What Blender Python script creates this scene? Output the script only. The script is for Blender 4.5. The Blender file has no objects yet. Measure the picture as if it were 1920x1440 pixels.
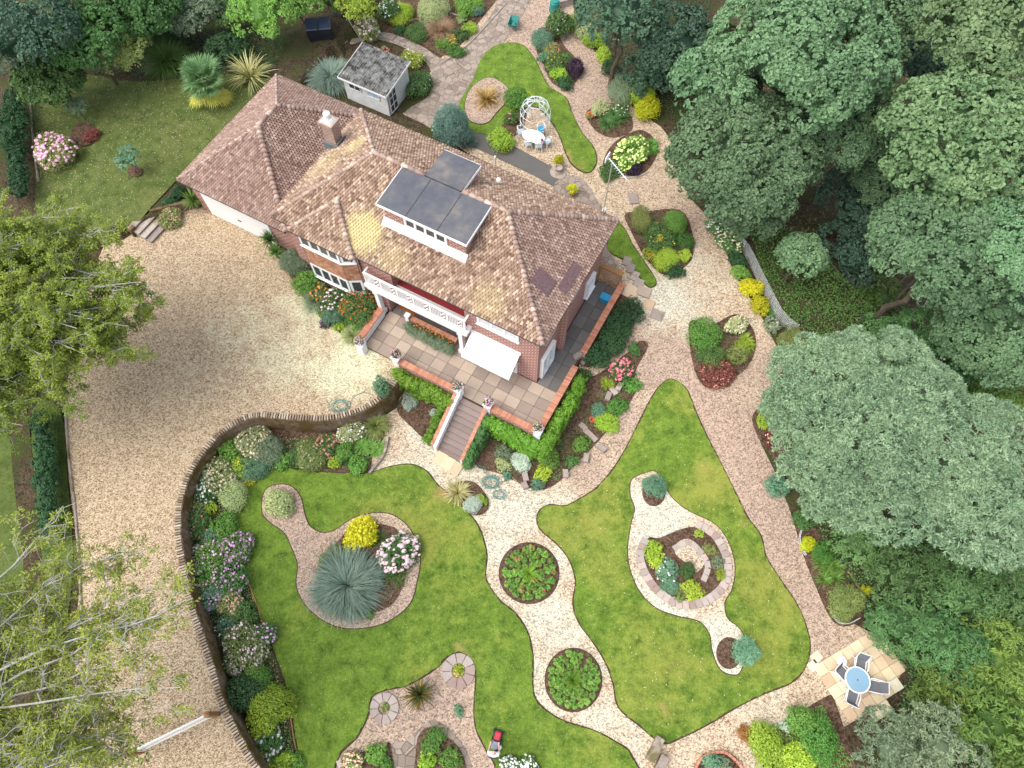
import bpy, math, random
import numpy as np
from mathutils import Vector, Matrix
from mathutils.geometry import delaunay_2d_cdt
R = math.radians
SC = bpy.context.scene
COL = SC.collection
# ---------------------------------------------------------------- camera, sky, sun, exposure
F, TH, H, YAW = 1331.0, R(25), 36.0, R(-28.7)
cd = bpy.data.cameras.new('camera'); cam = bpy.data.objects.new('camera', cd); COL.objects.link(cam)
cam.location = (0, 0, H); cam.rotation_euler = (TH, 0, 0)
cd.sensor_fit = 'HORIZONTAL'; cd.sensor_width = 36; cd.lens = 36 * F / 1920; cd.clip_end = 2000; cd.clip_start = .5
SC.camera = cam
SUN_EL, SUN_AZ = R(58), R(-112)          # azimuth measured from +Y towards +X
w = bpy.data.worlds.new('World'); SC.world = w; w.use_nodes = True
nt = w.node_tree; sky = nt.nodes.new('ShaderNodeTexSky'); sky.sky_type = 'NISHITA'; sky.sun_disc = False
sky.sun_elevation = SUN_EL; sky.sun_rotation = SUN_AZ; sky.dust_density = 3
nt.nodes['Background'].inputs[1].default_value = .15
hs = nt.nodes.new('ShaderNodeHueSaturation'); hs.inputs['Saturation'].default_value = .45   # thin overcast: the blue is muted
nt.links.new(sky.outputs[0], hs.inputs['Color']); nt.links.new(hs.outputs[0], nt.nodes['Background'].inputs[0])
sl = bpy.data.lights.new('sun', 'SUN'); sl.energy = 1.1; sl.angle = R(60); sl.color = (1, .94, .85)
so = bpy.data.objects.new('sun', sl); COL.objects.link(so)
so.rotation_euler = Vector((math.sin(SUN_AZ) * math.cos(SUN_EL), math.cos(SUN_AZ) * math.cos(SUN_EL), math.sin(SUN_EL))).to_track_quat('Z', 'Y').to_euler()
SC.view_settings.view_transform = 'Standard'; SC.view_settings.look = 'None'
SC.view_settings.exposure = 1.15; SC.view_settings.gamma = 1
SC.render.engine = 'CYCLES'

# ---------------------------------------------------------------- geometry helpers
CY, SY = math.cos(YAW), math.sin(YAW)
def uv2w(u, v): return u * CY - v * SY, u * SY + v * CY
def w2uv(x, y): return x * CY + y * SY, -x * SY + y * CY
def sstep(t): t = np.clip(t, 0, 1); return t * t * (3 - 2 * t)
def rayd(px, py):
    a = (px - 960, -(py - 720), -F); c, s = math.cos(TH), math.sin(TH)
    return np.array([a[0], c * a[1] - s * a[2], s * a[1] + c * a[2]])
def P(px, py, z=0.0):
    d = rayd(px, py); t = (z - H) / d[2]; return d[0] * t, d[1] * t
def mpp(px, py, z=0.0):      # metres per photo pixel at that height
    d = rayd(px, py); return (z - H) / d[2]
def inpoly(x, y, poly):
    x = np.asarray(x, float); y = np.asarray(y, float); r = np.zeros(x.shape, bool); n = len(poly)
    for i in range(n):
        x1, y1 = poly[i]; x2, y2 = poly[i - 1]
        if y1 == y2: continue
        c = ((y1 > y) != (y2 > y)) & (x < (x2 - x1) * (y - y1) / (y2 - y1) + x1)
        r ^= c
    return r
def smooth(pts, k=6, closed=True):
    pts = np.array(pts, float); n = len(pts); out = []
    rng = range(n) if closed else range(n - 1)
    for i in rng:
        if closed: p0, p1, p2, p3 = pts[i - 1], pts[i], pts[(i + 1) % n], pts[(i + 2) % n]
        else: p0, p1, p2, p3 = pts[max(i - 1, 0)], pts[i], pts[i + 1], pts[min(i + 2, n - 1)]
        for j in range(k):
            t = j / k
            out.append(.5 * ((2 * p1) + (-p0 + p2) * t + (2 * p0 - 5 * p1 + 4 * p2 - p3) * t * t + (-p0 + 3 * p1 - 3 * p2 + p3) * t ** 3))
    if not closed: out.append(pts[-1])
    return np.array(out)
LOW = -1.6
WALLPX = [(752,692),(735,716),(712,742),(680,762),(640,776),(600,781),(540,778),(480,775),(440,790),(405,815),(375,850),(350,890),(334,940),(330,1000),(338,1060),(352,1130),(375,1200),(395,1265),(415,1330),(450,1400),(492,1470),(540,1540)]
WALLW = [P(*p, 0) for p in smooth(WALLPX, 6, False)]
DRIVEPX = WALLPX[::1] + [(300,1560),(-80,1560),(60,1440),(120,1300),(140,1200),(150,1100),(142,1000),(130,900),(122,800),(124,740),(130,700),(150,620),(170,520),(200,450),(262,430),(345,372),(403,398),(540,468),(680,540),(735,600),(741,680)]
DRIVEW = [P(*p, 0) for p in DRIVEPX]
EASTPX = [(1075,-60),(1100,60),(1200,150),(1262,240),(1300,380),(1385,430),(1445,560),(1490,620),(1470,700),(1450,780),(1470,880),(1520,980),(1580,1090),(1640,1180),(1730,1290),(1800,1440),(1850,1600)]
EAST = np.array([P(*p, -.8) for p in EASTPX])[::-1]
def Gr(x, y):                # terrain height
    x = np.asarray(x, float); y = np.asarray(y, float)
    u, v = w2uv(x, y)
    g = LOW + (0 - LOW) * sstep((v - 12.5) / 9.5)
    wv = sstep((-19 - x) / 3); g = g * (1 - wv) + np.minimum(g, 0) * 0 * wv - .12 * wv
    lawn = sstep((-31.3 - np.maximum(0, 16 - v) * .63 - u) / .3) * sstep((v - 9) / 2)
    g = g + lawn * .72
    e = x - np.interp(y, EAST[:, 1], EAST[:, 0])
    g = g - 4.5 * sstep((e - .8) / 14)
    return g
def surf(x, y):
    u, v = w2uv(x, y); g = Gr(x, y)
    d = inpoly(x, y, DRIVEW); g = np.where(d, 0.0, g)
    t = ((u > -16.6) & (u < -5.4) & (v > 12.75) & (v < 15.5)) | ((u > -7) & (u < -5.4) & (v > 12.75) & (v < 23.3))
    return np.where(t, .1, g)
def at(px, py, dz=0.0, fn=surf):
    d = rayd(px, py); z = np.arange(12, -7, -.03); t = (z - H) / d[2]; x = d[0] * t; y = d[1] * t
    s = fn(x, y) + dz; k = int(np.argmax(z <= s))
    return float(x[k]), float(y[k]), float(s[k] - dz)

def mesh_np(name, V, Q=None, T=None, tint=None, smooth_=False, attrs=None):
    V = np.asarray(V, np.float32).reshape(-1, 3)
    Q = np.zeros((0, 4), np.int32) if Q is None else np.asarray(Q, np.int32).reshape(-1, 4)
    T = np.zeros((0, 3), np.int32) if T is None else np.asarray(T, np.int32).reshape(-1, 3)
    m = bpy.data.meshes.new(name); m.vertices.add(len(V)); m.vertices.foreach_set('co', V.ravel())
    nl = Q.size + T.size; m.loops.add(nl); m.loops.foreach_set('vertex_index', np.concatenate([Q.ravel(), T.ravel()]))
    m.polygons.add(len(Q) + len(T))
    st = np.concatenate([np.arange(len(Q)) * 4, Q.size + np.arange(len(T)) * 3]).astype(np.int32)
    m.polygons.foreach_set('loop_start', st)
    m.polygons.foreach_set('loop_total', np.concatenate([np.full(len(Q), 4), np.full(len(T), 3)]).astype(np.int32))
    m.update(calc_edges=True)
    if tint is not None:
        a = m.attributes.new('tint', 'FLOAT', 'FACE'); a.data.foreach_set('value', np.asarray(tint, np.float32))
    for k, v in (attrs or {}).items():
        a = m.attributes.new(k, 'FLOAT', 'POINT'); a.data.foreach_set('value', np.asarray(v, np.float32))
    m.polygons.foreach_set('use_smooth', np.full(len(m.polygons), bool(smooth_)))
    return m
def tag(o, label=None, cat=None, group=None, kind=None):
    if label: o['label'] = label
    if cat: o['category'] = cat
    if group: o['group'] = group
    if kind: o['kind'] = kind
    return o
def thing(name, label, cat, loc=(0, 0, 0), rz=0, group=None):
    o = bpy.data.objects.new(name, None); COL.objects.link(o); o.location = loc; o.rotation_euler = (0, 0, rz)
    o.empty_display_size = .2
    return tag(o, label, cat, group)
def link(name, m, mat, parent=None, loc=None, rz=0):
    m.materials.clear(); m.materials.append(mat)
    o = bpy.data.objects.new(name, m); COL.objects.link(o)
    if parent is not None: o.parent = parent
    if loc is not None: o.location = loc; o.rotation_euler = (0, 0, rz)
    return o
def copy_tree(o, parent=None, **kw):
    c = o.copy(); COL.objects.link(c)
    if parent is not None: c.parent = parent
    for ch in list(o.children): copy_tree(ch, c)
    for k, v in kw.items(): c[k] = v
    return c
class MB:
    def __init__(s, org=(0, 0, 0)): s.V = []; s.Q = []; s.T = []; s.tq = []; s.tt = []; s.n = 0; s.o = np.array(org, float)
    def add(s, V, Q=None, T=None, tint=None):
        V = np.asarray(V, float).reshape(-1, 3) - s.o; s.V.append(V); t = random.random() if tint is None else tint
        if Q is not None and len(Q):
            Q = np.asarray(Q).reshape(-1, 4); s.Q.append(Q + s.n); s.tq.append(np.broadcast_to(np.asarray(t, float), (len(Q),)))
        if T is not None and len(T):
            T = np.asarray(T).reshape(-1, 3); s.T.append(T + s.n); s.tt.append(np.broadcast_to(np.asarray(t, float), (len(T),)))
        s.n += len(V); return s
    def hexa(s, b, t, tint=None):          # bottom 4 pts ccw, top 4 pts
        return s.add(list(b) + list(t), [(3, 2, 1, 0), (4, 5, 6, 7), (0, 1, 5, 4), (1, 2, 6, 5), (2, 3, 7, 6), (3, 0, 4, 7)], tint=tint)
    def box(s, x0, x1, y0, y1, z0, z1, tint=None):
        return s.hexa([(x0, y0, z0), (x1, y0, z0), (x1, y1, z0), (x0, y1, z0)], [(x0, y0, z1), (x1, y0, z1), (x1, y1, z1), (x0, y1, z1)], tint)
    def rbox(s, cx, cy, z0, z1, lx, ly, a, tint=None, taper=1.0, bev=0):
        c, n = math.cos(a), math.sin(a)
        def q(k, z): return [(cx + (i * lx / 2 * k) * c - (j * ly / 2 * k) * n, cy + (i * lx / 2 * k) * n + (j * ly / 2 * k) * c, z) for i, j in ((-1, -1), (1, -1), (1, 1), (-1, 1))]
        return s.hexa(q(1, z0), q(taper, z1), tint)
    def tube(s, pts, r, n=6, tint=None, cap=True):
        pts = np.array(pts, float); m = len(pts); r = np.broadcast_to(np.asarray(r, float), (m,)); V = []
        d = np.gradient(pts, axis=0); d /= np.linalg.norm(d, axis=1)[:, None] + 1e-9
        for i in range(m):
            a = np.array([0, 0, 1.]) if abs(d[i][2]) < .9 else np.array([1., 0, 0])
            x = np.cross(d[i], a); x /= np.linalg.norm(x); y = np.cross(d[i], x)
            for k in range(n):
                t = 2 * math.pi * k / n; V.append(pts[i] + r[i] * (math.cos(t) * x + math.sin(t) * y))
        Q = [(i * n + k, i * n + (k + 1) % n, (i + 1) * n + (k + 1) % n, (i + 1) * n + k) for i in range(m - 1) for k in range(n)]
        T = []
        if cap:
            V += [pts[0], pts[-1]]; a, b = m * n, m * n + 1
            T = [(a, (k + 1) % n, k) for k in range(n)] + [(b, (m - 1) * n + k, (m - 1) * n + (k + 1) % n) for k in range(n)]
        return s.add(V, Q, T, tint)
    def lathe(s, prof, n=20, c=(0, 0), tint=None, arc=None):
        V = [(c[0] + r * math.cos(2 * math.pi * k / n), c[1] + r * math.sin(2 * math.pi * k / n), z) for r, z in prof for k in range(n)]
        Q = [(i * n + k, i * n + (k + 1) % n, (i + 1) * n + (k + 1) % n, (i + 1) * n + k) for i in range(len(prof) - 1) for k in range(n)]
        return s.add(V, Q, tint=tint)
    def prism(s, poly, z0, z1, tint=None):
        n = len(poly); V = [(x, y, z0) for x, y in poly] + [(x, y, z1) for x, y in poly]
        cx = sum(p[0] for p in poly) / n; cy = sum(p[1] for p in poly) / n; V += [(cx, cy, z1), (cx, cy, z0)]
        Q = [(i, (i + 1) % n, n + (i + 1) % n, n + i) for i in range(n)]
        T = [(n + i, n + (i + 1) % n, 2 * n) for i in range(n)] + [((i + 1) % n, i, 2 * n + 1) for i in range(n)]
        return s.add(V, Q, T, tint)
    def build(s, name, mat, parent=None, loc=None, rz=0, smooth_=False):
        Q = np.concatenate(s.Q) if s.Q else None; T = np.concatenate(s.T) if s.T else None
        t = np.concatenate((s.tq if s.Q else []) + (s.tt if s.T else []))
        return link(name, mesh_np(name, np.concatenate(s.V), Q, T, t, smooth_), mat, parent, loc, rz)

# ---------------------------------------------------------------- materials
class NT:
    def __init__(s, name):
        s.m = bpy.data.materials.new(name); s.m.use_nodes = True; s.t = s.m.node_tree
        s.b = s.t.nodes['Principled BSDF']; s.out = s.t.nodes['Material Output']
    def n(s, typ, **kw):
        x = s.t.nodes.new('ShaderNode' + typ)
        for k, v in kw.items():
            if k.startswith('i_'):
                key = k[2:]; key = int(key) if key.isdigit() else key.replace('_', ' '); s.put(x, key, v)
            else: setattr(x, k, v)
        return x
    def put(s, x, key, v):
        if isinstance(v, bpy.types.NodeSocket): s.t.links.new(v, x.inputs[key])
        else:
            if isinstance(v, tuple) and len(v) == 3 and x.inputs[key].type == 'RGBA': v = (*v, 1)
            x.inputs[key].default_value = v
    def attr(s, a): return s.n('Attribute', attribute_name=a).outputs['Fac']
    def pos(s, obj=True): return s.n('TexCoord').outputs['Object'] if obj else s.n('NewGeometry').outputs['Position']
    def noise(s, vec, scale, detail=3, rough=.55, out=0): return s.n('TexNoise', i_Vector=vec, i_Scale=scale, i_Detail=detail, i_Roughness=rough).outputs[out]
    def ramp(s, fac, stops, interp='LINEAR'):
        r = s.n('ValToRGB', i_0=fac); cr = r.color_ramp; cr.interpolation = interp
        while len(cr.elements) < len(stops): cr.elements.new(.5)
        for e, (p, c) in zip(cr.elements, stops): e.position = p; e.color = (*(c if isinstance(c, tuple) else (c, c, c)), 1)
        return r.outputs[0]
    def mix(s, f, a, b, mode='MIX'):
        x = s.n('Mix', data_type='RGBA', blend_type=mode); s.put(x, 0, f); s.put(x, 6, a); s.put(x, 7, b); return x.outputs[2]
    def math(s, op, a, b=0.0): x = s.n('Math', operation=op); s.put(x, 0, a); s.put(x, 1, b); return x.outputs[0]
    def bump(s, h, strength=.5, dist=.02): s.t.links.new(s.n('Bump', i_Strength=strength, i_Distance=dist, i_Height=h).outputs[0], s.b.inputs['Normal'])
    def col(s, c, rough=.8, spec=.3):
        s.put(s.b, 'Base Color', c); s.put(s.b, 'Roughness', rough); s.b.inputs['Specular IOR Level'].default_value = spec; return s.m
def flat(name, c, rough=.6, var=.12, sc=6, metal=0, spec=.4):
    t = NT(name); n = t.noise(t.pos(), sc, 4)
    a = tuple(x * (1 - var) for x in c); b = tuple(min(1, x * (1 + var)) for x in c)
    t.b.inputs['Metallic'].default_value = metal
    return t.col(t.ramp(n, [(.3, a), (.7, b)]), rough, spec)
def foliage(name, c0, c1, trans=.25, rough=.5, spec=.35):
    t = NT(name); k = t.attr('tint'); mid = tuple((a + b) / 2 for a, b in zip(c0, c1))
    c = t.ramp(k, [(0, c0), (.5, mid), (1, c1)]); n = t.noise(t.pos(False), .5, 2)
    c = t.mix(t.ramp(n, [(.35, 0.0), (.65, .35)]), c, c1)
    oi = t.n('ObjectInfo').outputs['Random']; hv = t.n('HueSaturation'); t.put(hv, 'Color', c); t.put(hv, 'Value', t.math('ADD', .8, t.math('MULTIPLY', oi, .45))); t.put(hv, 'Hue', t.math('ADD', .485, t.math('MULTIPLY', t.math('FRACT', t.math('MULTIPLY', oi, 7.3)), .03))); c = hv.outputs[0]; t.col(c, rough, spec)
    tr = t.n('BsdfTranslucent'); t.t.links.new(c, tr.inputs[0]); mx = t.n('MixShader'); mx.inputs[0].default_value = trans
    t.t.links.new(t.b.outputs[0], mx.inputs[1]); t.t.links.new(tr.outputs[0], mx.inputs[2]); t.t.links.new(mx.outputs[0], t.out.inputs[0])
    return t.m
def gravel(name, dark, mid, light, pale, pink, fs=15.0):
    t = NT(name); p = t.pos(False)
    v1 = t.n('TexVoronoi', i_Vector=p, i_Scale=fs); v2 = t.n('TexVoronoi', i_Vector=p, i_Scale=fs * 2.2)
    r1 = t.n('SeparateColor', i_0=v1.outputs['Color']).outputs[0]; r2 = t.n('SeparateColor', i_0=v2.outputs['Color']).outputs[0]
    k = t.math('ADD', t.math('MULTIPLY', r1, .55), t.math('MULTIPLY', r2, .45))
    k = t.math('ADD', t.math('MULTIPLY', k, .88), t.math('MULTIPLY', t.noise(p, .5, 5, .65), .16))
    c = t.ramp(k, [(.22, dark), (.45, mid), (.8, light)])
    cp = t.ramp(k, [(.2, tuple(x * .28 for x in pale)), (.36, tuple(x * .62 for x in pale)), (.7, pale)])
    cr = t.ramp(k, [(.2, tuple(x * .38 for x in pink)), (.5, pink), (.85, tuple(min(.8, x * 1.55) for x in pink))])
    nz = t.math('MULTIPLY', t.math('SUBTRACT', t.noise(p, 1.1, 5, .65), .5), 1.3)
    f1 = t.ramp(t.math('ADD', t.attr('pink'), t.math('MULTIPLY', nz, .5)), [(.2, 0.0), (.8, 1.0)])
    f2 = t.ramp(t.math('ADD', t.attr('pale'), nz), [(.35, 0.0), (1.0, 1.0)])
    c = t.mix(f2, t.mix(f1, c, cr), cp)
    t.bump(v1.outputs['Distance'], .7, .04)
    return t.col(c, .9, .15)
def soil(name, a, b, moss=None):
    t = NT(name); p = t.pos(False); n = t.noise(p, 2.2, 6, .7); v = t.n('TexVoronoi', i_Vector=p, i_Scale=14.0)
    c = t.ramp(t.math('ADD', t.math('MULTIPLY', n, .6), t.math('MULTIPLY', t.n('SeparateColor', i_0=v.outputs['Color']).outputs[0], .4)), [(.3, a), (.7, b), (.9, tuple(min(1, x * 1.9) for x in b))])
    if moss: c = t.mix(t.ramp(t.noise(p, .5, 5, .7), [(.48, 0.0), (.62, 1.0)]), c, moss)
    t.bump(t.noise(p, 9, 4), .8, .06); return t.col(c, .95, .1)
def lawnmat(name, g0, g1, dryc, brown):
    t = NT(name); p = t.pos(False)
    fine = t.noise(p, 11, 6, .85); mid = t.noise(p, 1.6, 8, .75); big = t.noise(p, .28, 3)
    st = t.n('Mapping', i_Vector=p, i_Scale=(1.0, 1.0, 1.0)); st.inputs['Rotation'].default_value = (0, 0, .5)
    k = t.math('ADD', t.math('MULTIPLY', fine, .5), t.math('MULTIPLY', mid, .5))
    c = t.ramp(k, [(.38, g0), (.52, g1), (.62, tuple(x * 1.45 for x in g1))])
    d = t.math('ADD', t.attr('dry'), t.math('MULTIPLY', t.math('SUBTRACT', mid, .5), 2.0))
    d = t.math('ADD', d, t.math('MULTIPLY', t.math('SUBTRACT', big, .5), 1.6))
    c = t.mix(t.ramp(d, [(.15, 0.0), (.95, .85)]), c, t.ramp(fine, [(.35, tuple(x * .6 for x in dryc)), (.6, dryc)]))
    e = t.math('ADD', t.attr('brown'), t.math('MULTIPLY', t.math('SUBTRACT', t.noise(p, 3.1, 5, .7), .5), 1.6))
    c = t.mix(t.ramp(e, [(.4, 0.0), (.9, .8)]), c, t.ramp(fine, [(.35, tuple(x * .6 for x in brown)), (.65, brown)]))
    t.bump(fine, .9, .05); return t.col(c, .9, .12)
def tintmat(name, stops, rough=.8, noise_amt=.3, sc=5, moss=None, mossth=(.5, .65), bump=.02, blobs=None, blobcol=None, spec=.25):
    t = NT(name); p = t.pos(False); n = t.noise(p, sc, 5, .65)
    k = t.math('ADD', t.math('MULTIPLY', t.attr('tint'), 1 - noise_amt), t.math('MULTIPLY', n, noise_amt))
    c = t.ramp(k, stops)
    if moss: c = t.mix(t.ramp(t.math('ADD', t.noise(p, .7, 5, .75), t.math('MULTIPLY', t.attr('tint'), .12)), [(mossth[0], 0.0), (mossth[1], 1.0)]), c, moss)
    for (x, y, z, r, s) in (blobs or []):
        d = t.n('VectorMath', operation='DISTANCE'); t.put(d, 0, p); d.inputs[1].default_value = (x, y, z)
        f = t.math('SUBTRACT', 1.0, t.math('DIVIDE', d.outputs['Value'], r))
        f = t.math('ADD', f, t.math('MULTIPLY', t.math('SUBTRACT', t.noise(p, 3.2, 5, .8), .5), 1.5))
        c = t.mix(t.ramp(f, [(.15, 0.0), (.55, s)]), c, blobcol)
    if bump: t.bump(t.noise(p, 30, 3), .5, bump)
    return t.col(c, rough, spec)
def brickmat(name, c1, c2, mortar, sx=1.0, ms=.02, bw=.22, rh=.075, ang=0.0):
    t = NT(name); tc = t.n('TexCoord').outputs['Object']; g = t.n('NewGeometry')
    nn = t.n('TexCoord').outputs['Normal']; sp = t.n('SeparateXYZ', i_0=tc); sn = t.n('SeparateXYZ', i_0=nn)
    ax = t.math('GREATER_THAN', t.math('ABSOLUTE', sn.outputs[0]), .7)
    uu = t.math('ADD', t.math('MULTIPLY', sp.outputs[0], t.math('SUBTRACT', 1.0, ax)), t.math('MULTIPLY', sp.outputs[1], ax))
    cb = t.n('CombineXYZ'); t.put(cb, 0, uu); t.put(cb, 1, sp.outputs[2])
    b = t.n('TexBrick', i_Vector=cb.outputs[0], i_Color1=c1, i_Color2=c2, i_Mortar=mortar, i_Scale=1.0, i_Mortar_Size=ms, i_Bias=0.0, i_Brick_Width=bw, i_Row_Height=rh)
    c = t.mix(.45, b.outputs[0], t.ramp(t.noise(tc, 2.5, 5), [(.3, tuple(x * .55 for x in c1)), (.7, tuple(min(1, x * 1.3) for x in c2))]))
    t.bump(b.outputs['Fac'], -.3, .01); return t.col(c, .85, .2)
M = {}
M['drive'] = gravel('gravel_drive', (.13,.085,.045), (.36,.265,.165), (.62,.50,.35), (.72,.69,.46), (.42,.28,.19), 18.0)
M['gravel'] = gravel('gravel_path', (.13,.085,.05), (.42,.31,.21), (.62,.52,.38), (.66,.62,.49), (.35,.26,.20))
M['soil'] = soil('bed_soil', (.045,.028,.018), (.15,.095,.065))
M['earth'] = soil('ground_soil', (.03,.022,.014), (.10,.075,.045), (.05,.06,.02))
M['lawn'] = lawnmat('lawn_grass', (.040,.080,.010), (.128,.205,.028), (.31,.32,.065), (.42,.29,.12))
M['lawn_back'] = lawnmat('lawn_grass_shade_tinted', (.040,.066,.014), (.10,.135,.034), (.18,.175,.06), (.15,.10,.055))  # darker copy of the lawn colours, shade under trees painted in
M['edge'] = flat('edging_soil', (.06,.035,.022), .95)
tile = [(0, (.12,.075,.06)), (.35, (.23,.145,.115)), (.7, (.34,.235,.19)), (1, (.50,.39,.33))]
TIL2 = [(0, (.09,.055,.04)), (.3, (.20,.125,.088)), (.65, (.36,.25,.18)), (1, (.62,.50,.37))]
def ub(u, v, z, r, s): x, y = uv2w(u, v); return (x, y, z, r, s)
M['tile'] = tintmat('clay_roof_tiles', tile, .85, .35, 1.5, bump=.01)
M['tile_main'] = tintmat('weathered_roof_tiles', TIL2, .85, .35, 1.2, bump=.01, blobs=[ub(-17.6,16.2,6,1.6,.6), ub(-20.6,20.3,6.8,1.1,.3), ub(-21.9,18.9,6,1.8,.16), ub(-15.5,15.7,5.7,1.2,.22), ub(-10,15.8,5.8,1.4,.2)], blobcol=(.68,.60,.27))
M['ridge'] = tintmat('ridge_tiles', [(0, (.16,.10,.08)), (.5, (.38,.27,.22)), (1, (.66,.58,.48))], .9, .5, 3, bump=.01)
M['under'] = flat('roof_underlay', (.07,.04,.03), .95)
M['brick'] = brickmat('red_brick', (.30,.085,.06), (.20,.065,.05), (.70,.52,.46), ms=.04, bw=.36, rh=.16)
M['cope'] = tintmat('orange_brick_coping', [(0, (.36,.14,.08)), (1, (.56,.27,.18))], .85, .3, 8)
M['white'] = flat('white_paint', (.80,.80,.80), .45, .04)
M['cream'] = flat('off_white_render', (.72,.70,.64), .7, .1, 2)
M['lead'] = tintmat('dark_flat_roof_felt', [(.25, (.05,.06,.085)), (.5, (.10,.10,.11)), (.75, (.21,.185,.155))], .5, .9, .8, bump=.004, spec=.35)  # mottled felt; patches of reflected sky are imitated in the colour
M['gutter'] = flat('black_gutter', (.03,.028,.028), .4)
t = NT('window_glass'); t.b.inputs['Metallic'].default_value = 0; M['glass'] = t.col((.05,.06,.065), .08, .8)
t = NT('pale_glass'); M['glass2'] = t.col((.45,.62,.70), .15, .6)
M['blind'] = flat('closed_white_blind', (.62,.63,.64), .3, .05)
M['reddeck'] = flat('red_balcony_floor', (.30,.035,.04), .6, .1)
M['slab'] = tintmat('terrace_slabs', [(0, (.20,.16,.135)), (.5, (.34,.27,.215)), (1, (.50,.40,.31))], .85, .4, 1.5, bump=.01)
M['slabdark'] = tintmat('terrace_slabs_grey', [(0, (.10,.095,.09)), (1, (.19,.18,.17))], .85, .4, 1.5, bump=.01)
M['slablight'] = tintmat('patio_slabs', [(0, (.42,.28,.19)), (.45, (.60,.46,.31)), (.75, (.68,.60,.40)), (1, (.82,.80,.72))], .85, .3, 3, bump=.01)
M['stone'] = tintmat('grey_stone', [(0, (.16,.13,.12)), (.5, (.33,.27,.24)), (1, (.52,.45,.38))], .9, .5, 4, moss=(.14,.12,.05), mossth=(.58, .7), bump=.03)
M['pinkstone'] = tintmat('pink_grey_stone', [(0, (.26,.15,.12)), (.4, (.33,.28,.25)), (.8, (.43,.37,.33)), (1, (.42,.17,.13))], .9, .35, 5, bump=.02)
M['wallstone'] = tintmat('mossy_wall_stone', [(0, (.07,.05,.035)), (.5, (.19,.13,.09)), (1, (.38,.30,.24))], .95, .7, 5, moss=(.10,.065,.018), mossth=(.5, .62), bump=.05)
M['wallcope'] = tintmat('weathered_coping_bricks', [(0, (.14,.10,.07)), (.5, (.33,.26,.19)), (1, (.55,.47,.36))], .9, .3, 6, bump=.01)
M['step'] = tintmat('step_slabs', [(0, (.17,.13,.12)), (1, (.30,.235,.21))], .9, .5, 3, bump=.01)
M['wood'] = tintmat('brown_timber', [(0, (.24,.12,.05)), (1, (.42,.23,.10))], .8, .5, 4)
M['greywood'] = tintmat('grey_timber', [(0, (.20,.17,.14)), (1, (.42,.38,.33))], .85, .5, 6)
M['shedwall'] = flat('pale_painted_boards', (.60,.62,.62), .7, .12, 3)
t = NT('corrugated_sheet'); tc = t.pos(); n = t.noise(tc, 2.6, 6, .75)
M['corr'] = t.col(t.ramp(n, [(.40, (.03,.028,.025)), (.52, (.17,.17,.16)), (.68, (.34,.34,.33))]), .8)
M['metal'] = flat('white_metal', (.62,.66,.66), .45, .08, 5, 0)
M['bluewhite'] = flat('white_plastic', (.78,.80,.82), .4, .04)
M['chairgrey'] = flat('pale_blue_chair', (.42,.50,.56), .5, .1)
M['greyfab'] = flat('grey_mesh_fabric', (.13,.14,.155), .8, .1, 20)
M['tableglass'] = flat('blue_grey_glass_top', (.20,.33,.43), .15, .05, 1, 0, .6)
M['teal'] = flat('teal_plastic', (.02,.20,.17), .4, .1)
M['black'] = flat('black_plastic', (.02,.022,.03), .35, .2, 3)
M['blue'] = flat('blue_plastic', (.02,.27,.50), .4, .05)
M['red'] = flat('red_plastic', (.65,.02,.05), .35, .05)
M['hose'] = flat('green_hose', (.05,.22,.20), .5, .2)
M['palehose'] = flat('pale_hose', (.52,.45,.30), .5, .1)
M['slate'] = flat('blue_grey_slate', (.13,.155,.165), .7, .25, 3)
M['bark'] = flat('dark_bark', (.10,.075,.055), .95, .35, 8)
M['palebark'] = flat('pale_grey_bark', (.34,.33,.30), .9, .2, 6)
M['mat'] = flat('brown_doormat', (.28,.10,.025), .95, .2, 30)
M['skin'] = flat('skin', (.62,.38,.30), .6, .06); M['shirt'] = flat('white_shirt', (.80,.80,.82), .85, .03); M['trouser'] = flat('dark_trousers', (.04,.04,.055), .9, .1); M['shoe'] = flat('black_shoes', (.03, .03, .03), .6)
M['hair'] = flat('short_grey_hair', (.16,.13,.11), .9, .1)
t = NT('crazy_paving'); p = t.pos(False); v = t.n('TexVoronoi', i_Vector=p, i_Scale=2.3, feature='DISTANCE_TO_EDGE'); v2 = t.n('TexVoronoi', i_Vector=p, i_Scale=2.3)
c = t.ramp(t.math('ADD', t.math('MULTIPLY', t.n('SeparateColor', i_0=v2.outputs['Color']).outputs[0], .5), t.math('MULTIPLY', t.noise(p, 5, 5), .5)), [(.2, (.19,.15,.12)), (.8, (.34,.28,.23))])
c = t.mix(t.ramp(v.outputs['Distance'], [(.008, .8), (.035, 0.0)]), c, (.08,.06,.045)); t.bump(t.ramp(v.outputs['Distance'], [(.0, 0.0), (.06, 1.0)]), .6, .03); M['crazy'] = t.col(c, .9)

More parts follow.
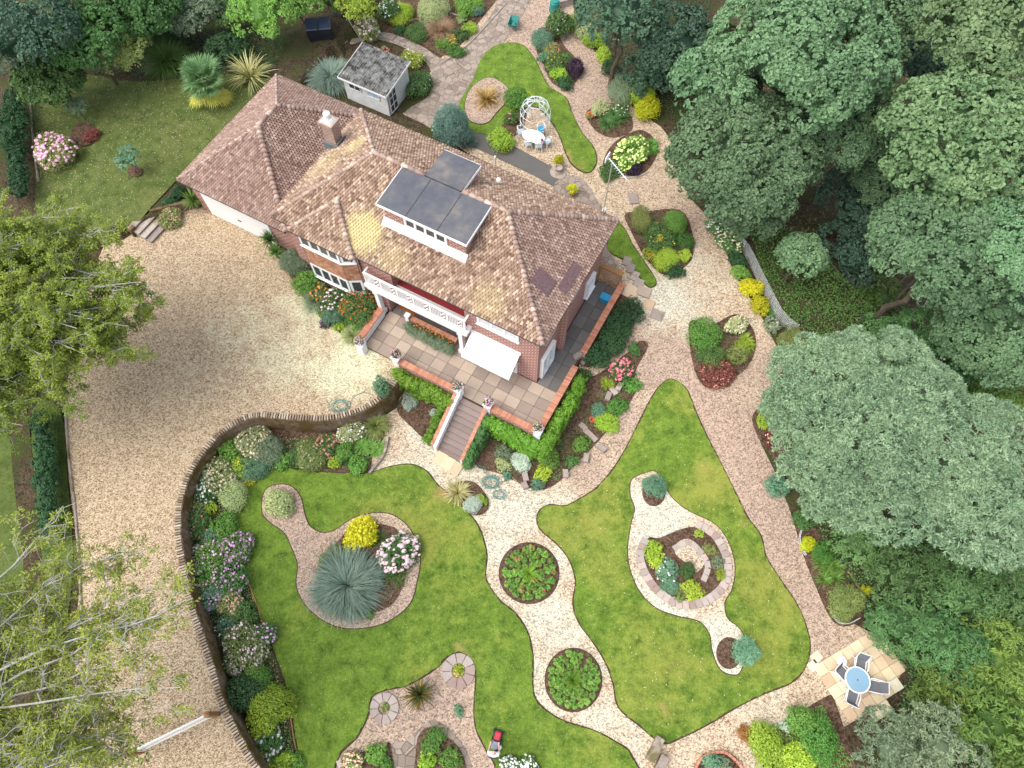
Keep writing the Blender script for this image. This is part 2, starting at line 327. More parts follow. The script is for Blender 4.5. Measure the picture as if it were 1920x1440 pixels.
# foliage palettes: (dark, light)
FP = dict(bedding=((.09,.23,.03),(.36,.58,.13)),
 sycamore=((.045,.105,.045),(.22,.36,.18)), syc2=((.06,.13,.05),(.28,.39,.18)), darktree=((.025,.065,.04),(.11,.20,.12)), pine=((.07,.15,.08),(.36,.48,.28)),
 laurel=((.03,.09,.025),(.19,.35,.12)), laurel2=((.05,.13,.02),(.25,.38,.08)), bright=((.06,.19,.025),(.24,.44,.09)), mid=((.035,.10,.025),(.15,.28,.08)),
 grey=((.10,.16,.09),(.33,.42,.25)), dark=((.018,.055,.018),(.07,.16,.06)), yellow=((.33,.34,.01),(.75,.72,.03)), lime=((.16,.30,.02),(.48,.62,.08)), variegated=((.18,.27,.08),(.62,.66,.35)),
 hedge=((.06,.17,.012),(.26,.46,.05)), robinia=((.07,.14,.015),(.40,.50,.07)), robinia2=((.08,.14,.015),(.46,.47,.07)), blue=((.07,.16,.13),(.28,.44,.36)), cyan=((.05,.16,.08),(.25,.43,.27)),
 olive=((.10,.15,.03),(.36,.42,.14)), spruce=((.08,.24,.13),(.34,.60,.40)), orangeblade=((.35,.16,.02),(.80,.50,.08)), redbrown=((.12,.035,.025),(.38,.15,.10)), purple=((.02,.012,.025),(.09,.05,.09)), fern=((.03,.09,.015),(.14,.26,.06)),
 strawgrass=((.30,.19,.09),(.62,.45,.28)), bluegrass=((.08,.15,.11),(.36,.47,.38)), stripe=((.13,.17,.04),(.66,.60,.28)), yellowspike=((.30,.20,.03),(.80,.62,.22)), spike=((.03,.08,.02),(.22,.36,.08)), darkspike=((.015,.025,.012),(.16,.17,.04)), palm=((.06,.16,.05),(.30,.48,.20)), palmy=((.22,.28,.03),(.60,.58,.10)), silver=((.30,.40,.32),(.66,.74,.62)), autumn=((.18,.10,.03),(.50,.26,.07)))
_f = {}
def FM(k):
    if k not in _f: _f[k] = foliage('leaves_' + k, *FP[k], trans=.3 if k not in ('pine',) else .15)
    return _f[k]
FL = dict(limeyellow=((.62,.66,.01),(.88,.88,.08)), pink=((.62,.22,.40),(.88,.60,.70)), palepink=((.72,.42,.45),(.90,.80,.80)), lilac=((.50,.20,.45),(.80,.58,.74)), white=((.75,.75,.68),(.92,.92,.88)), cream=((.72,.62,.38),(.86,.80,.60)), orange=((.65,.10,.02),(.85,.34,.10)), peach=((.75,.38,.26),(.88,.66,.48)), red=((.55,.02,.04),(.80,.12,.12)), rose=((.62,.06,.14),(.85,.32,.38)), yellow=((.75,.55,.0),(.9,.75,.05)), limehead=((.55,.68,.16),(.80,.86,.45)), coral=((.70,.20,.16),(.85,.45,.36)))
_fl = {}
def FLM(k):
    if k not in _fl: _fl[k] = foliage('petals_' + k, *FL[k], trans=.15, rough=.8, spec=.1)
    return _fl[k]
# ================================================================ GROUND
def blobattr(W, blobs, fn=Gr):
    r = np.zeros(len(W))
    for px, py, rp, s in blobs:
        x, y, z = at(px, py, 0, fn); rw = rp * mpp(px, py, z)
        d = np.hypot(W[:, 0] - x, W[:, 1] - y) / rw; r = np.maximum(r, s * np.clip(1.3 - d, 0, 1))
    return r
PALE = [(620,600,70,1),(560,600,50,.7),(690,660,80,1.1),(650,720,80,1),(700,720,50,1),(480,650,120,.55),(560,690,110,.7),(330,520,150,.25),(420,720,160,.35),  # paler gravel; blown highlights are painted into its colour too
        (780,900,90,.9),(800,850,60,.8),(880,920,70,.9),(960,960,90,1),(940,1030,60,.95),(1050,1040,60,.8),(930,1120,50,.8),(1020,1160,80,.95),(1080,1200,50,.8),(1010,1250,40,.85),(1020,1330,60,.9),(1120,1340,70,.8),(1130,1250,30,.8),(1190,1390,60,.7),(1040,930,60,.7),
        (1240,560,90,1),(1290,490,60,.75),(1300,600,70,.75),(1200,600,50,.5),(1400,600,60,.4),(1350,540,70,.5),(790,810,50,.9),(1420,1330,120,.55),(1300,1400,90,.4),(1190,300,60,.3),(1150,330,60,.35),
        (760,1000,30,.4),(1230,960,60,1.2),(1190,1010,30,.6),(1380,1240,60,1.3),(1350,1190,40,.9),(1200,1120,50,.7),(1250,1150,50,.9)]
PINK = [(1250,680,90,1),(1300,760,110,1),(1380,820,110,1),(1420,920,110,1),(1470,1010,90,1),(1520,1120,90,.9),(1560,1200,80,.6),(1180,800,90,.8),(1100,880,60,.8),(1450,700,80,.8),(1380,700,60,.6),(1120,200,120,.9),(1050,120,120,.9),(1200,330,90,.5),(1280,420,80,.7),(1000,40,120,.9),(920,200,100,.7),(1160,650,60,.9),(560,1000,120,.8),(640,1150,120,.9),(760,1100,80,.8),(740,1300,120,.9),(820,1320,120,.8),(900,1400,100,.7),(640,1400,60,.8),(1250,900,60,.3)]
DRY = [(700,980,60,.6),(800,1000,70,.7),(860,1020,70,.6),(850,1100,80,.5),(820,940,50,.9),(760,1220,90,.2),(930,1200,70,.4),(1050,1000,60,.6),(1130,950,70,.3),(1100,980,50,.6),(1150,1080,60,.4),(1180,1180,80,.3),(1150,1220,60,.45),(1250,1280,100,.5),(1450,1130,90,.4),(1430,1220,80,.4),(1300,760,50,.3),(1330,900,60,.7),(1270,940,40,.7),(1440,1080,40,.5),(1100,1400,90,.3),(1060,320,60,.3),(1020,180,70,.3),(690,970,40,.6)]
BROWN = [(830,925,25,.9),(750,910,35,.4),(1060,300,30,.8),(1085,315,20,.6),(1270,1250,25,.6),(1245,1330,30,.6),(1400,980,20,.5),(1440,1100,18,.5),(1400,1120,25,.5),(1230,1390,30,.3),(865,1220,30,.7),(1030,1345,22,.3),(590,1130,25,.3),(480,890,30,.3),(1320,880,40,.45),(1290,905,30,.4)]
dcount = [0]
def drape(name, px, off, mat, res=.5, k=5, fn=Gr, skirt=0, grow=0.0, const=None, pale=0.0, pink=0.0, dry=0.0, lay=None, parent=None, ragged=0):
    pts = smooth(px, k) if k else np.array(px, float)
    dcount[0] += 1; off = off + (dcount[0] % 14) * .0012
    W = np.array([(P(*p, const) if const is not None else at(p[0], p[1], 0, fn)[:2]) for p in pts])
    keep = [0]
    for i in range(1, len(W)):
        if np.hypot(*(W[i] - W[keep[-1]])) > .06: keep.append(i)
    W = W[keep]
    if ragged:
        q_ = np.vstack([W, W[:1]]); d_ = np.linalg.norm(np.diff(q_, axis=0), axis=1); cu = np.concatenate([[0], np.cumsum(d_)]); s_ = np.arange(0, cu[-1], .13); W = np.column_stack([np.interp(s_, cu, q_[:, 0]), np.interp(s_, cu, q_[:, 1])]) + np.random.default_rng(3).normal(size=(len(s_), 2)) * ragged
    A = .5 * np.sum(W[:, 0] * np.roll(W[:, 1], -1) - W[:, 1] * np.roll(W[:, 0], -1))
    if A < 0: W = W[::-1]
    if grow:
        t = np.roll(W, -1, 0) - np.roll(W, 1, 0); t /= np.linalg.norm(t, axis=1)[:, None] + 1e-9; W = W + np.stack([t[:, 1], -t[:, 0]], 1) * grow
    x0, y0 = W.min(0); x1, y1 = W.max(0)
    gx, gy = np.meshgrid(np.arange(x0, x1, res), np.arange(y0, y1, res)); gx = gx.ravel() + .013; gy = gy.ravel() + .007
    ins = inpoly(gx, gy, [tuple(p) for p in W]); G0 = np.stack([gx[ins], gy[ins]], 1)
    vs = [Vector(p) for p in W] + [Vector(p) for p in G0]
    vo, _, fo, *_ = delaunay_2d_cdt(vs, [], [list(range(len(W)))], 1, 1e-4)
    V2 = np.array([tuple(v) for v in vo]); z = (np.full(len(V2), const) if const is not None else fn(V2[:, 0], V2[:, 1])) + off
    V = np.column_stack([V2, z]); T = []
    for f in fo:
        a, b, c = f[:3]
        ar = (V2[b][0] - V2[a][0]) * (V2[c][1] - V2[a][1]) - (V2[b][1] - V2[a][1]) * (V2[c][0] - V2[a][0])
        T.append((a, b, c) if ar > 0 else (a, c, b))
    Q = []
    if skirt:
        n0 = len(V); zb = (const if const is not None else fn(W[:, 0], W[:, 1])) + off
        top = np.column_stack([W, np.broadcast_to(zb, (len(W),))]); bot = top - [0, 0, skirt]
        V = np.vstack([V, top, bot]); n = len(W); Q = [(n0 + n + i, n0 + n + (i + 1) % n, n0 + (i + 1) % n, n0 + i) for i in range(n)]
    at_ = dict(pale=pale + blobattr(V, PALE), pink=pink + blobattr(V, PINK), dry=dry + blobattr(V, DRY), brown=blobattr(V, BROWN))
    if lay: at_.update({kk: np.full(len(V), vv) for kk, vv in lay.items()})
    m = mesh_np(name, V, Q, T, attrs=at_)
    o = link(name, m, mat, parent)
    if parent is None: o['kind'] = 'structure'
    return o
# base sheet, reaching far beyond the picture
xs = np.concatenate([[-600, -300, -150, -90], np.arange(-60, 60, .5), [90, 150, 300, 600]])
ys = np.concatenate([[-600, -300, -120, -50], np.arange(-20, 75, .5), [90, 150, 300, 600]])
gx, gy = np.meshgrid(xs, ys); V = np.column_stack([gx.ravel(), gy.ravel(), Gr(gx.ravel(), gy.ravel())])
nx, ny = len(xs), len(ys); ii, jj = np.meshgrid(np.arange(nx - 1), np.arange(ny - 1)); b0 = (jj * nx + ii).ravel()
o = link('ground', mesh_np('ground', V, np.column_stack([b0, b0 + 1, b0 + nx + 1, b0 + nx])), M['earth']); o['kind'] = 'structure'

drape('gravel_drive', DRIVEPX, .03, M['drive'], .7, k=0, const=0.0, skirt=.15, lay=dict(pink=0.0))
GRAV = [(560,1560),(430,1330),(400,1200),(365,1080),(350,960),(375,880),(420,830),(480,805),(600,812),(690,800),(745,765),(760,700),(900,700),(1090,640),(1110,520),(1090,420),(990,340),(880,290),(800,235),(755,215),(790,160),(880,40),(910,-60),(1060,-60),(1085,60),(1120,105),(1170,190),(1240,240),(1262,270),(1290,370),(1335,415),(1380,520),(1425,590),(1470,680),(1440,760),(1425,830),(1450,880),(1478,950),(1500,1020),(1550,1100),(1580,1160),(1640,1190),(1700,1250),(1640,1330),(1560,1375),(1420,1380),(1450,1560)]
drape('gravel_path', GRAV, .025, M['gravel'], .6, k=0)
drape('crazy_paving_path', [(962,-40),(1010,-40),(985,20),(925,110),(870,190),(830,245),(790,232),(760,212),(800,185),(812,160),(800,120),(755,90),(700,75),(660,85),(650,78),(720,62),(790,88),(835,112),(880,80),(920,30)], .05, M['crazy'], .6)
L1 = [(478,893),(500,880),(530,878),(580,885),(640,888),(690,889),(730,877),(770,872),(800,885),(820,910),(850,935),(880,965),(900,995),(912,1040),(910,1085),(935,1125),(965,1150),(988,1185),(998,1230),(998,1290),(1010,1320),(1050,1350),(1110,1370),(1150,1390),(1185,1420),(1205,1520),(938,1520),(930,1440),(915,1410),(895,1370),(890,1330),(893,1270),(885,1240),(865,1222),(840,1230),(820,1250),(790,1270),(760,1285),(715,1295),(695,1310),(690,1340),(670,1380),(640,1410),(628,1440),(620,1520),(575,1520),(565,1440),(555,1380),(548,1330),(535,1280),(515,1220),(495,1170),(478,1130),(462,1080),(450,1040),(440,1000),(440,970),(455,925)]
L2 = [(1010,962),(1030,948),(1060,950),(1090,935),(1120,915),(1150,880),(1175,840),(1195,800),(1215,760),(1235,728),(1258,713),(1285,730),(1300,765),(1320,810),(1345,860),(1375,920),(1400,970),(1425,1005),(1435,1045),(1460,1085),(1490,1130),(1508,1170),(1517,1215),(1505,1255),(1480,1280),(1430,1300),(1380,1325),(1330,1355),(1280,1380),(1243,1392),(1200,1360),(1160,1325),(1150,1280),(1135,1240),(1110,1200),(1085,1165),(1075,1130),(1080,1090),(1068,1050),(1045,1020),(1012,990)]
L3 = [(905,108),(925,90),(948,83),(978,86),(1000,110),(1015,140),(1030,165),(1060,185),(1072,215),(1090,250),(1110,275),(1118,300),(1112,318),(1098,325),(1075,312),(1062,290),(1052,262),(1040,238),(1012,206),(985,200),(960,215),(945,235),(925,250),(905,254),(880,243),(873,225),(858,205),(870,180),(885,155),(895,130)]
L4 = [(1150,420),(1168,428),(1185,460),(1205,490),(1225,520),(1228,535),(1215,538),(1195,515),(1172,490),(1150,478),(1138,465)]
L5 = [(62,150),(150,140),(250,155),(330,150),(430,140),(500,150),(515,150),(330,342),(285,390),(232,445),(150,470),(75,420),(68,300),(60,200)]
for nm, L, mat, dz in (('lawn', L1, 'lawn', 0), ('lawn', L2, 'lawn', .12), ('lawn', L3, 'lawn', -.35), ('lawn', L4, 'lawn', -.1)):
    drape('lawn_edging', L, .04, M['edge'], .6, grow=.07)
    drape(nm, L, .085, M[mat], .5, skirt=.06, dry=dz, ragged=.022)
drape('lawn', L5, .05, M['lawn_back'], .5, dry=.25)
# gravel islands let into the lawns
I1 = [(493,945),(500,920),(522,910),(548,914),(565,935),(572,965),(582,988),(605,1000),(630,995),(660,975),(690,965),(730,965),(762,985),(780,1015),(788,1050),(782,1090),(770,1130),(740,1158),(700,1175),(650,1178),(610,1165),(575,1135),(558,1100),(560,1060),(550,1030),(535,1000),(508,980),(495,965)]
I2 = [(1184,902),(1205,890),(1228,886),(1240,905),(1255,930),(1275,950),(1300,965),(1340,985),(1365,1020),(1376,1065),(1370,1105),(1357,1130),(1362,1160),(1385,1180),(1400,1215),(1390,1250),(1378,1265),(1350,1255),(1335,1220),(1330,1190),(1310,1165),(1270,1155),(1230,1140),(1200,1110),(1182,1070),(1177,1030),(1183,985),(1190,955),(1182,930)]
I3 = [(872,205),(878,178),(895,158),(918,149),(940,158),(955,175),(948,195),(930,215),(915,232),(895,235),(878,225)]
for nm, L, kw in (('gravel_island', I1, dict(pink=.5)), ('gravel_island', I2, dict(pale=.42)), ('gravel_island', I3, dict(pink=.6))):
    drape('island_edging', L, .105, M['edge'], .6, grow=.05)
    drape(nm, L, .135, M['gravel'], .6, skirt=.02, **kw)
# planting beds
def bed(px, off=.06, k=4, const=None, mat='soil'): drape('flower_bed', px, off, M[mat], .6, k=k, const=const)
bed([(690,889),(640,888),(580,885),(530,878),(500,880),(478,893),(455,925),(440,970),(440,1000),(450,1040),(462,1080),(495,1170),(535,1280),(555,1380),(575,1540),(545,1540),(470,1400),(430,1320),(405,1230),(372,1120),(355,1040),(350,960),(375,880),(420,830),(480,805),(600,810),(700,800),(722,815),(700,855)], .03)
bed([(520,455),(545,520),(570,560),(595,588),(640,628),(675,655),(690,640),(725,598),(700,570),(640,520),(560,460)], .05, const=0.0)
for c in ((992,1075,55,56), (1075,1275,52,58)):
    ring = [(c[0] + c[2] * math.cos(a), c[1] + c[3] * math.sin(a)) for a in np.linspace(0, 6.283, 28)[:-1]]
    drape('bed_edging', ring, .035, M['edge'], .6, grow=.06, k=0); bed(ring, .06, k=2)
bed([(760,740),(800,745),(852,760),(845,800),(815,835),(770,800),(745,770)], .04)
bed([(905,800),(1000,840),(1060,800),(1085,720),(1125,700),(1185,655),(1200,640),(1215,650),(1190,700),(1190,740),(1160,780),(1120,830),(1080,870),(1040,910),(1000,918),(940,890),(890,870)], .04)
bed([(1080,640),(1155,560),(1180,545),(1190,600),(1160,650),(1100,690)], .035)
bed([(1010,55),(1040,60),(1060,90),(1085,120),(1080,155),(1050,165),(1030,150),(1020,125),(1005,95)], .05)
bed([(1100,210),(1150,195),(1180,215),(1185,245),(1150,260),(1115,245)], .05)
bed([(1130,310),(1150,270),(1200,245),(1232,270),(1228,300),(1200,330),(1150,328)], .05)
bed([(1172,402),(1210,398),(1275,395),(1298,440),(1295,490),(1250,518),(1212,488),(1180,430)], .05)
bed([(1292,605),(1330,612),(1380,590),(1412,620),(1415,660),(1390,700),(1330,730),(1300,690)], .05)
bed([(935,225),(985,205),(975,250),(925,270),(905,265)], .05)
bed([(1410,780),(1440,765),(1475,850),(1480,900),(1440,850),(1420,820)], .05)
bed([(1490,960),(1520,975),(1560,1060),(1620,1130),(1600,1170),(1560,1165),(1520,1080),(1495,1010)], .05)
bed([(1408,1370),(1460,1365),(1540,1310),(1570,1330),(1620,1560),(1450,1560),(1430,1420)], .05)
bed([(1310,1430),(1330,1412),(1360,1410),(1390,1440),(1400,1560),(1300,1560)], .05)
bed([(860,905),(890,905),(915,935),(912,960),(885,965),(850,925)], .05)
bed([(600,75),(660,90),(700,80),(760,95),(790,120),(810,150),(800,190),(770,215),(600,170),(540,130)], .03, mat='earth')
bed([(740,-40),(940,-40),(900,40),(840,105),(790,85),(720,60)], .03)
bed([(1195,1040),(1215,1010),(1235,1010),(1290,990),(1335,1000),(1362,1050),(1355,1090),(1310,1130),(1260,1120),(1220,1100)], .165)
for c in ((1225,925,22,26), (1365,1225,24,30), (255,325,14,10), (160,255,24,22)):
    drape('tree_pit', [(c[0] + c[2] * math.cos(a), c[1] + c[3] * math.sin(a)) for a in np.linspace(0, 6.283, 14)[:-1]], .16, M['soil'], .6, k=2)
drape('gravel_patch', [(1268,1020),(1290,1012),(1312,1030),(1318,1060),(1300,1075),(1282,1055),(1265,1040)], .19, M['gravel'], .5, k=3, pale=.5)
bed([(605,1060),(640,1010),(670,985),(740,990),(760,1030),(762,1080),(740,1130),(700,1150),(640,1150),(600,1120)], .165)
bed([(635,1440),(665,1415),(715,1400),(735,1405),(735,1560),(620,1560)], .05); bed([(790,1372),(812,1362),(830,1375),(870,1420),(885,1560),(780,1560),(780,1410)], .05)
drape('dirt_lane', [(20,740),(45,735),(62,850),(75,1000),(95,1250),(60,1260),(45,1050),(25,880)], .05, M['earth'], .7, k=3)
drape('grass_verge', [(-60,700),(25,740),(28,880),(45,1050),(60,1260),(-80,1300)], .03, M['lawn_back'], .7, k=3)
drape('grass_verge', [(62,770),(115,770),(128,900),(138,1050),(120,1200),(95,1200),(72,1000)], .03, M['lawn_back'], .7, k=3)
drape('grey_paving', [(855,262),(1000,330),(1052,360),(1078,345),(1045,320),(950,268),(870,240)], .055, M['slabdark'], .6, k=0)
drape('crazy_paving', [(1052,380),(1040,345),(1075,330),(1100,345),(1118,375),(1130,400)], .06, M['crazy'], .6, k=3)
drape('crazy_paving', [(1125,410),(1140,470),(1160,500),(1165,540),(1130,520),(1115,470)], .05, M['crazy'], .6, k=3)
drape('paved_path', [(812,1350),(840,1365),(870,1400),(885,1440),(890,1520),(860,1520),(862,1450),(845,1410),(815,1375),(790,1390),(785,1440),(785,1520),(735,1520),(735,1400),(760,1390),(790,1362)], .05, M['crazy'], .6, k=3)

# terrace
def ring_slabs(mb, u0, u1, v0, v1, s, z, gap=.02, th=.05, jit=0, su=None):
    su = su or s; nu = max(1, round((u1 - u0) / su)); nv = max(1, round((v1 - v0) / s)); du = (u1 - u0) / nu; dv = (v1 - v0) / nv
    for i in range(nu):
        for j in range(nv):
            g = gap / 2; zz = z + random.uniform(-.004, .004)
            mb.box(u0 + i * du + g, u0 + (i + 1) * du - g, v0 + j * dv + g, v0 + (j + 1) * dv - g, zz - th, zz)
HO = (-15.0, 19.0, 0.0); HX, HY = uv2w(HO[0], HO[1])
def hbuild(mb, name, mat, parent=None, **k):
    if parent is None: return mb.build(name, mat, None, (HX, HY, 0), YAW, **k)
    return mb.build(name, mat, parent, **k)
mb = MB(HO); mb.box(-16.62, -5.4, 12.72, 15.44, -1.9, .055); mb.box(-6.88, -5.4, 15.44, 23.2, -1.9, .055); mb.box(-16.49, -11.31, 15.44, 17.69, -.2, .055)
hbuild(mb, 'terrace_base', M['edge'])['kind'] = 'structure'
mb = MB(HO); ring_slabs(mb, -16.6, -5.55, 12.75, 15.4, .66, .1, su=.8)
o = hbuild(mb, 'terrace', M['slab']); o['kind'] = 'structure'
mb = MB(HO); ring_slabs(mb, -6.85, -5.5, 15.4, 23.15, .85, .1, su=.7); ring_slabs(mb, -16.45, -11.35, 15.4, 17.65, .5, .11, su=.5)
o = hbuild(mb, 'terrace_side_passage', M['slabdark']); o['kind'] = 'structure'

# ================================================================ HOUSE
house = thing('brick_house', 'large brick house with brown hipped tile roofs, balcony, bay and attached garage', 'house', (HX, HY, 0), YAW)
E0, KP = 5.3, .66
def slope(mb, O, A, S2, poly, wt=.175, ex=.165, hi=.03):
    """tiles on one roof slope: O eave corner, A unit along eave, S2 horizontal unit up-slope; poly in (a, run)"""
    O = np.array(O, float); A = np.array([*A, 0.]); L = math.hypot(1, KP); S = np.array([S2[0] / L, S2[1] / L, KP / L]); N = np.cross(A, S)
    if N[2] < 0: N = -N
    pl = [(a, r * L) for a, r in poly]; smax = max(p[1] for p in pl); amin = min(p[0] for p in pl); amax = max(p[0] for p in pl)
    rows = int(smax / ex) + 1; rg = random.Random(5)
    for i in range(rows):
        s0 = i * ex; n = int((amax - amin) / wt) + 2
        cs = amin + (np.arange(n) - .5 * (i % 2)) * wt
        ok = inpoly(cs + wt / 2, np.full(n, s0 + ex / 2), pl)
        for a0 in cs[ok]:
            j = rg.uniform(-.006, .006); lo = .06 + j; up = .008; st = s0 - .02 if i else s0 - .06
            V = []
            for s_, l_ in ((st, lo), (s0 + ex + .02, up)):
                for f, h in ((.04, 0), (.28, hi), (.62, hi * .9), (.90, 0)): V.append(O + A * (a0 + f * wt) + S * s_ + N * (l_ + h))
            for f, h in ((.04, 0), (.28, hi), (.62, hi * .9), (.90, 0)): V.append(O + A * (a0 + f * wt) + S * st + N * (-.01))
            mb.add(V, [(0, 1, 5, 4), (1, 2, 6, 5), (2, 3, 7, 6), (8, 9, 1, 0), (9, 10, 2, 1), (10, 11, 3, 2)], tint=min(1, max(0, rg.gauss(.52, .27))))
def ridge(mb, p, q, r=.13, sp=.24):
    p = np.array(p, float); q = np.array(q, float); L = np.linalg.norm(q - p); n = max(1, int(L / sp)); d = (q - p) / n
    for i in range(n):
        a = p + d * i; b = a + d * 1.25; e = random.uniform(-.008, .008)
        mb.tube([a + [0, 0, .06 + e], b + [0, 0, -.02 + e]], [r * random.uniform(.98, 1.1), r * .66], 8)
def hip_under(mb, u0, u1, v0, v1, z, inset_u, inset_v, dz=-.02):
    zz = z + dz; h = min(inset_u, inset_v) * KP
    ru0, ru1, rv0, rv1 = u0 + inset_u, u1 - inset_u, v0 + inset_v, v1 - inset_v
    mb.hexa([(u0, v0, zz), (u1, v0, zz), (u1, v1, zz), (u0, v1, zz)], [(ru0, rv0, zz + h), (ru1, rv0, zz + h), (ru1, rv1 + 1e-3, zz + h), (ru0, rv1 + 1e-3, zz + h)])
# main roof
U0, U1, V0, V1 = -23.0, -6.55, 15.1, 23.75; hv = (V1 - V0) / 2; LU = U1 - U0; LV = V1 - V0; VR = V0 + hv; ZR = E0 + hv * KP
mb = MB(HO); hip_under(mb, U0, U1, V0, V1, E0, hv, hv); r_main = hbuild(mb, 'roof', M['under'], house)
mb = MB(HO)
slope(mb, (U0, V0, E0), (1, 0), (0, 1), [(0, 0), (LU, 0), (LU - hv, hv), (hv, hv)])
slope(mb, (U1, V1, E0), (-1, 0), (0, -1), [(0, 0), (LU, 0), (LU - hv, hv), (hv, hv)])
slope(mb, (U0, V1, E0), (0, -1), (1, 0), [(0, 0), (LV, 0), (hv, hv)])
hbuild(mb, 'roof_tiles', M['tile_main'], r_main)
mb = MB(HO); slope(mb, (U1, V0, E0), (0, 1), (-1, 0), [(0, 0), (LV, 0), (hv, hv)])
for (a, b, cc, d) in ((2.2, 3.9, .8, 1.5),): pass
hbuild(mb, 'roof_tiles', M['tile'], r_main)
mb = MB(HO)
for p, q in (((U0, V0, E0), (U0 + hv, VR, ZR)), ((U1, V0, E0), (U1 - hv, VR, ZR)), ((U1, V1, E0), (U1 - hv, VR, ZR)), ((U0, V1, E0), (U0 + hv, VR, ZR))): ridge(mb, p, q, .15 if p[0] == U1 else .11)
ridge(mb, (U0 + hv, VR, ZR), (-15.7, VR, ZR), .13, .4); ridge(mb, (-13.4, VR, ZR), (U1 - hv, VR, ZR), .13, .4); hbuild(mb, 'ridge_tiles', M['ridge'], r_main, smooth_=True)
# darker replaced tiles on the right slope
mb = MB(HO)
for (v0_, v1_, r0, r1) in ((17.3, 18.3, .9, 1.9), (18.1, 19.9, .25, .75)):
    b = [(U1 - r_, v_, E0 + r_ * KP + .125) for r_, v_ in ((r0, v0_), (r0, v1_), (r1, v1_), (r1, v0_))]; mb.hexa([(x, y, z - .05) for x, y, z in b], b)
o = hbuild(mb, 'repair_patch', flat('dark_repair_tiles', (.14,.085,.09), .9, .3, 9), r_main)
# garage roof
g0, g1, h0, h1 = -31.4, -23.4, 15.8, 25.6; EG = 2.8; gi = (g1 - g0) / 2; GU = g1 - g0; GV = h1 - h0; ZG = EG + gi * KP; gm = (g0 + g1) / 2
mb = MB(HO); hip_under(mb, g0, g1, h0, h1, EG, gi, gi); r_gar = hbuild(mb, 'roof', M['under'], house)
mb = MB(HO)
slope(mb, (g0, h0, EG), (1, 0), (0, 1), [(0, 0), (GU, 0), (gi, gi)]); slope(mb, (g1, h1, EG), (-1, 0), (0, -1), [(0, 0), (GU, 0), (gi, gi)])
slope(mb, (g0, h1, EG), (0, -1), (1, 0), [(0, 0), (GV, 0), (GV - gi, gi), (gi, gi)]); slope(mb, (g1, h0, EG), (0, 1), (-1, 0), [(0, 0), (GV, 0), (GV - gi, gi), (gi, gi)])
hbuild(mb, 'roof_tiles', M['tile'], r_gar)
mb = MB(HO); a, b = (gm, h0 + gi, ZG), (gm, h1 - gi, ZG)
ridge(mb, (g1, h0, EG), a, .2, .27); ridge(mb, (g0, h0, EG), a, .07); ridge(mb, (g1, h1, EG), b, .15, .25); ridge(mb, (g0, h1, EG), b, .08); ridge(mb, a, b, .14, .4); hbuild(mb, 'ridge_tiles', M['ridge'], r_gar, smooth_=True)
# bay roof
b0, b1, bv = -21.65, -17.55, 14.8; bi = (b1 - b0) / 2; ZB = E0 + bi * KP; bm = (b0 + b1) / 2
mb = MB(HO); e = -.02
mb.add([(b0, bv, E0 + e), (b1, bv, E0 + e), (b1, 15.12, E0 + e), (b0, 15.12, E0 + e), (bm, bv + bi, ZB + e), (bm, 15.1 + bi, ZB + e)], [(1, 2, 5, 4), (3, 0, 4, 5), (0, 3, 2, 1)], [(0, 1, 4)])
r_bay = hbuild(mb, 'roof', M['under'], house)
mb = MB(HO)
slope(mb, (b0, bv, E0), (1, 0), (0, 1), [(0, 0), (2 * bi, 0), (bi, bi)])
slope(mb, (b1, bv, E0), (0, 1), (-1, 0), [(0, 0), (.35, 0), (bi + .35, bi), (bi, bi)]); slope(mb, (b0, bv + .35, E0), (0, -1), (1, 0), [(0, 0), (.35, 0), (.35 - bi, bi), (-bi, bi)])
hbuild(mb, 'roof_tiles', M['tile_main'], r_bay)
mb = MB(HO); ridge(mb, (b0, bv, E0), (bm, bv + bi, ZB), .11); ridge(mb, (b1, bv, E0), (bm, bv + bi, ZB), .16); ridge(mb, (bm, bv + bi, ZB), (bm, 15.1 + bi, ZB), .12); hbuild(mb, 'ridge_tiles', M['ridge'], r_bay, smooth_=True)
# walls
mb = MB(HO)
mb.box(-22.7, -16.5, 15.45, 15.75, -.3, 5.2); mb.box(-16.5, -15.8, 15.45, 15.75, 3.06, 5.2); mb.box(-11.3, -6.9, 15.45, 15.75, -.3, 5.2)
mb.box(-7.2, -6.9, 15.75, 23.1, -.3, 5.2); mb.box(-22.7, -6.9, 23.1, 23.4, -.3, 5.2); mb.box(-22.7, -22.4, 15.75, 23.1, -.3, 5.2)
mb.box(-16.8, -16.5, 15.75, 17.7, .0, 2.45); mb.box(-16.1, -15.8, 15.75, 17.4, 3.06, 5.2); mb.box(-11.3, -11.0, 15.75, 18, .0, 5.2); mb.box(-16.8, -11.3, 17.7, 18, 0, 2.45); mb.box(-15.8, -11.3, 17.4, 17.7, 3.06, 5.2)
mb.box(-6.9, -6.55, 17.9, 18.25, -.1, 5.1)
mb.box(-31.0, -30.3, 16.1, 16.35, -.3, 2.75); mb.box(-25.2, -22.72, 16.1, 16.35, -.3, 2.75); mb.box(-30.3, -25.2, 16.1, 16.35, 2.25, 2.75)
mb.box(-31.0, -30.75, 16.35, 25.2, -.3, 2.75); mb.box(-31.0, -22.72, 25.2, 25.45, -.3, 2.75); mb.box(-22.98, -22.72, 16.35, 25.2, -.3, 2.75)
hbuild(mb, 'wall', M['brick'], house)
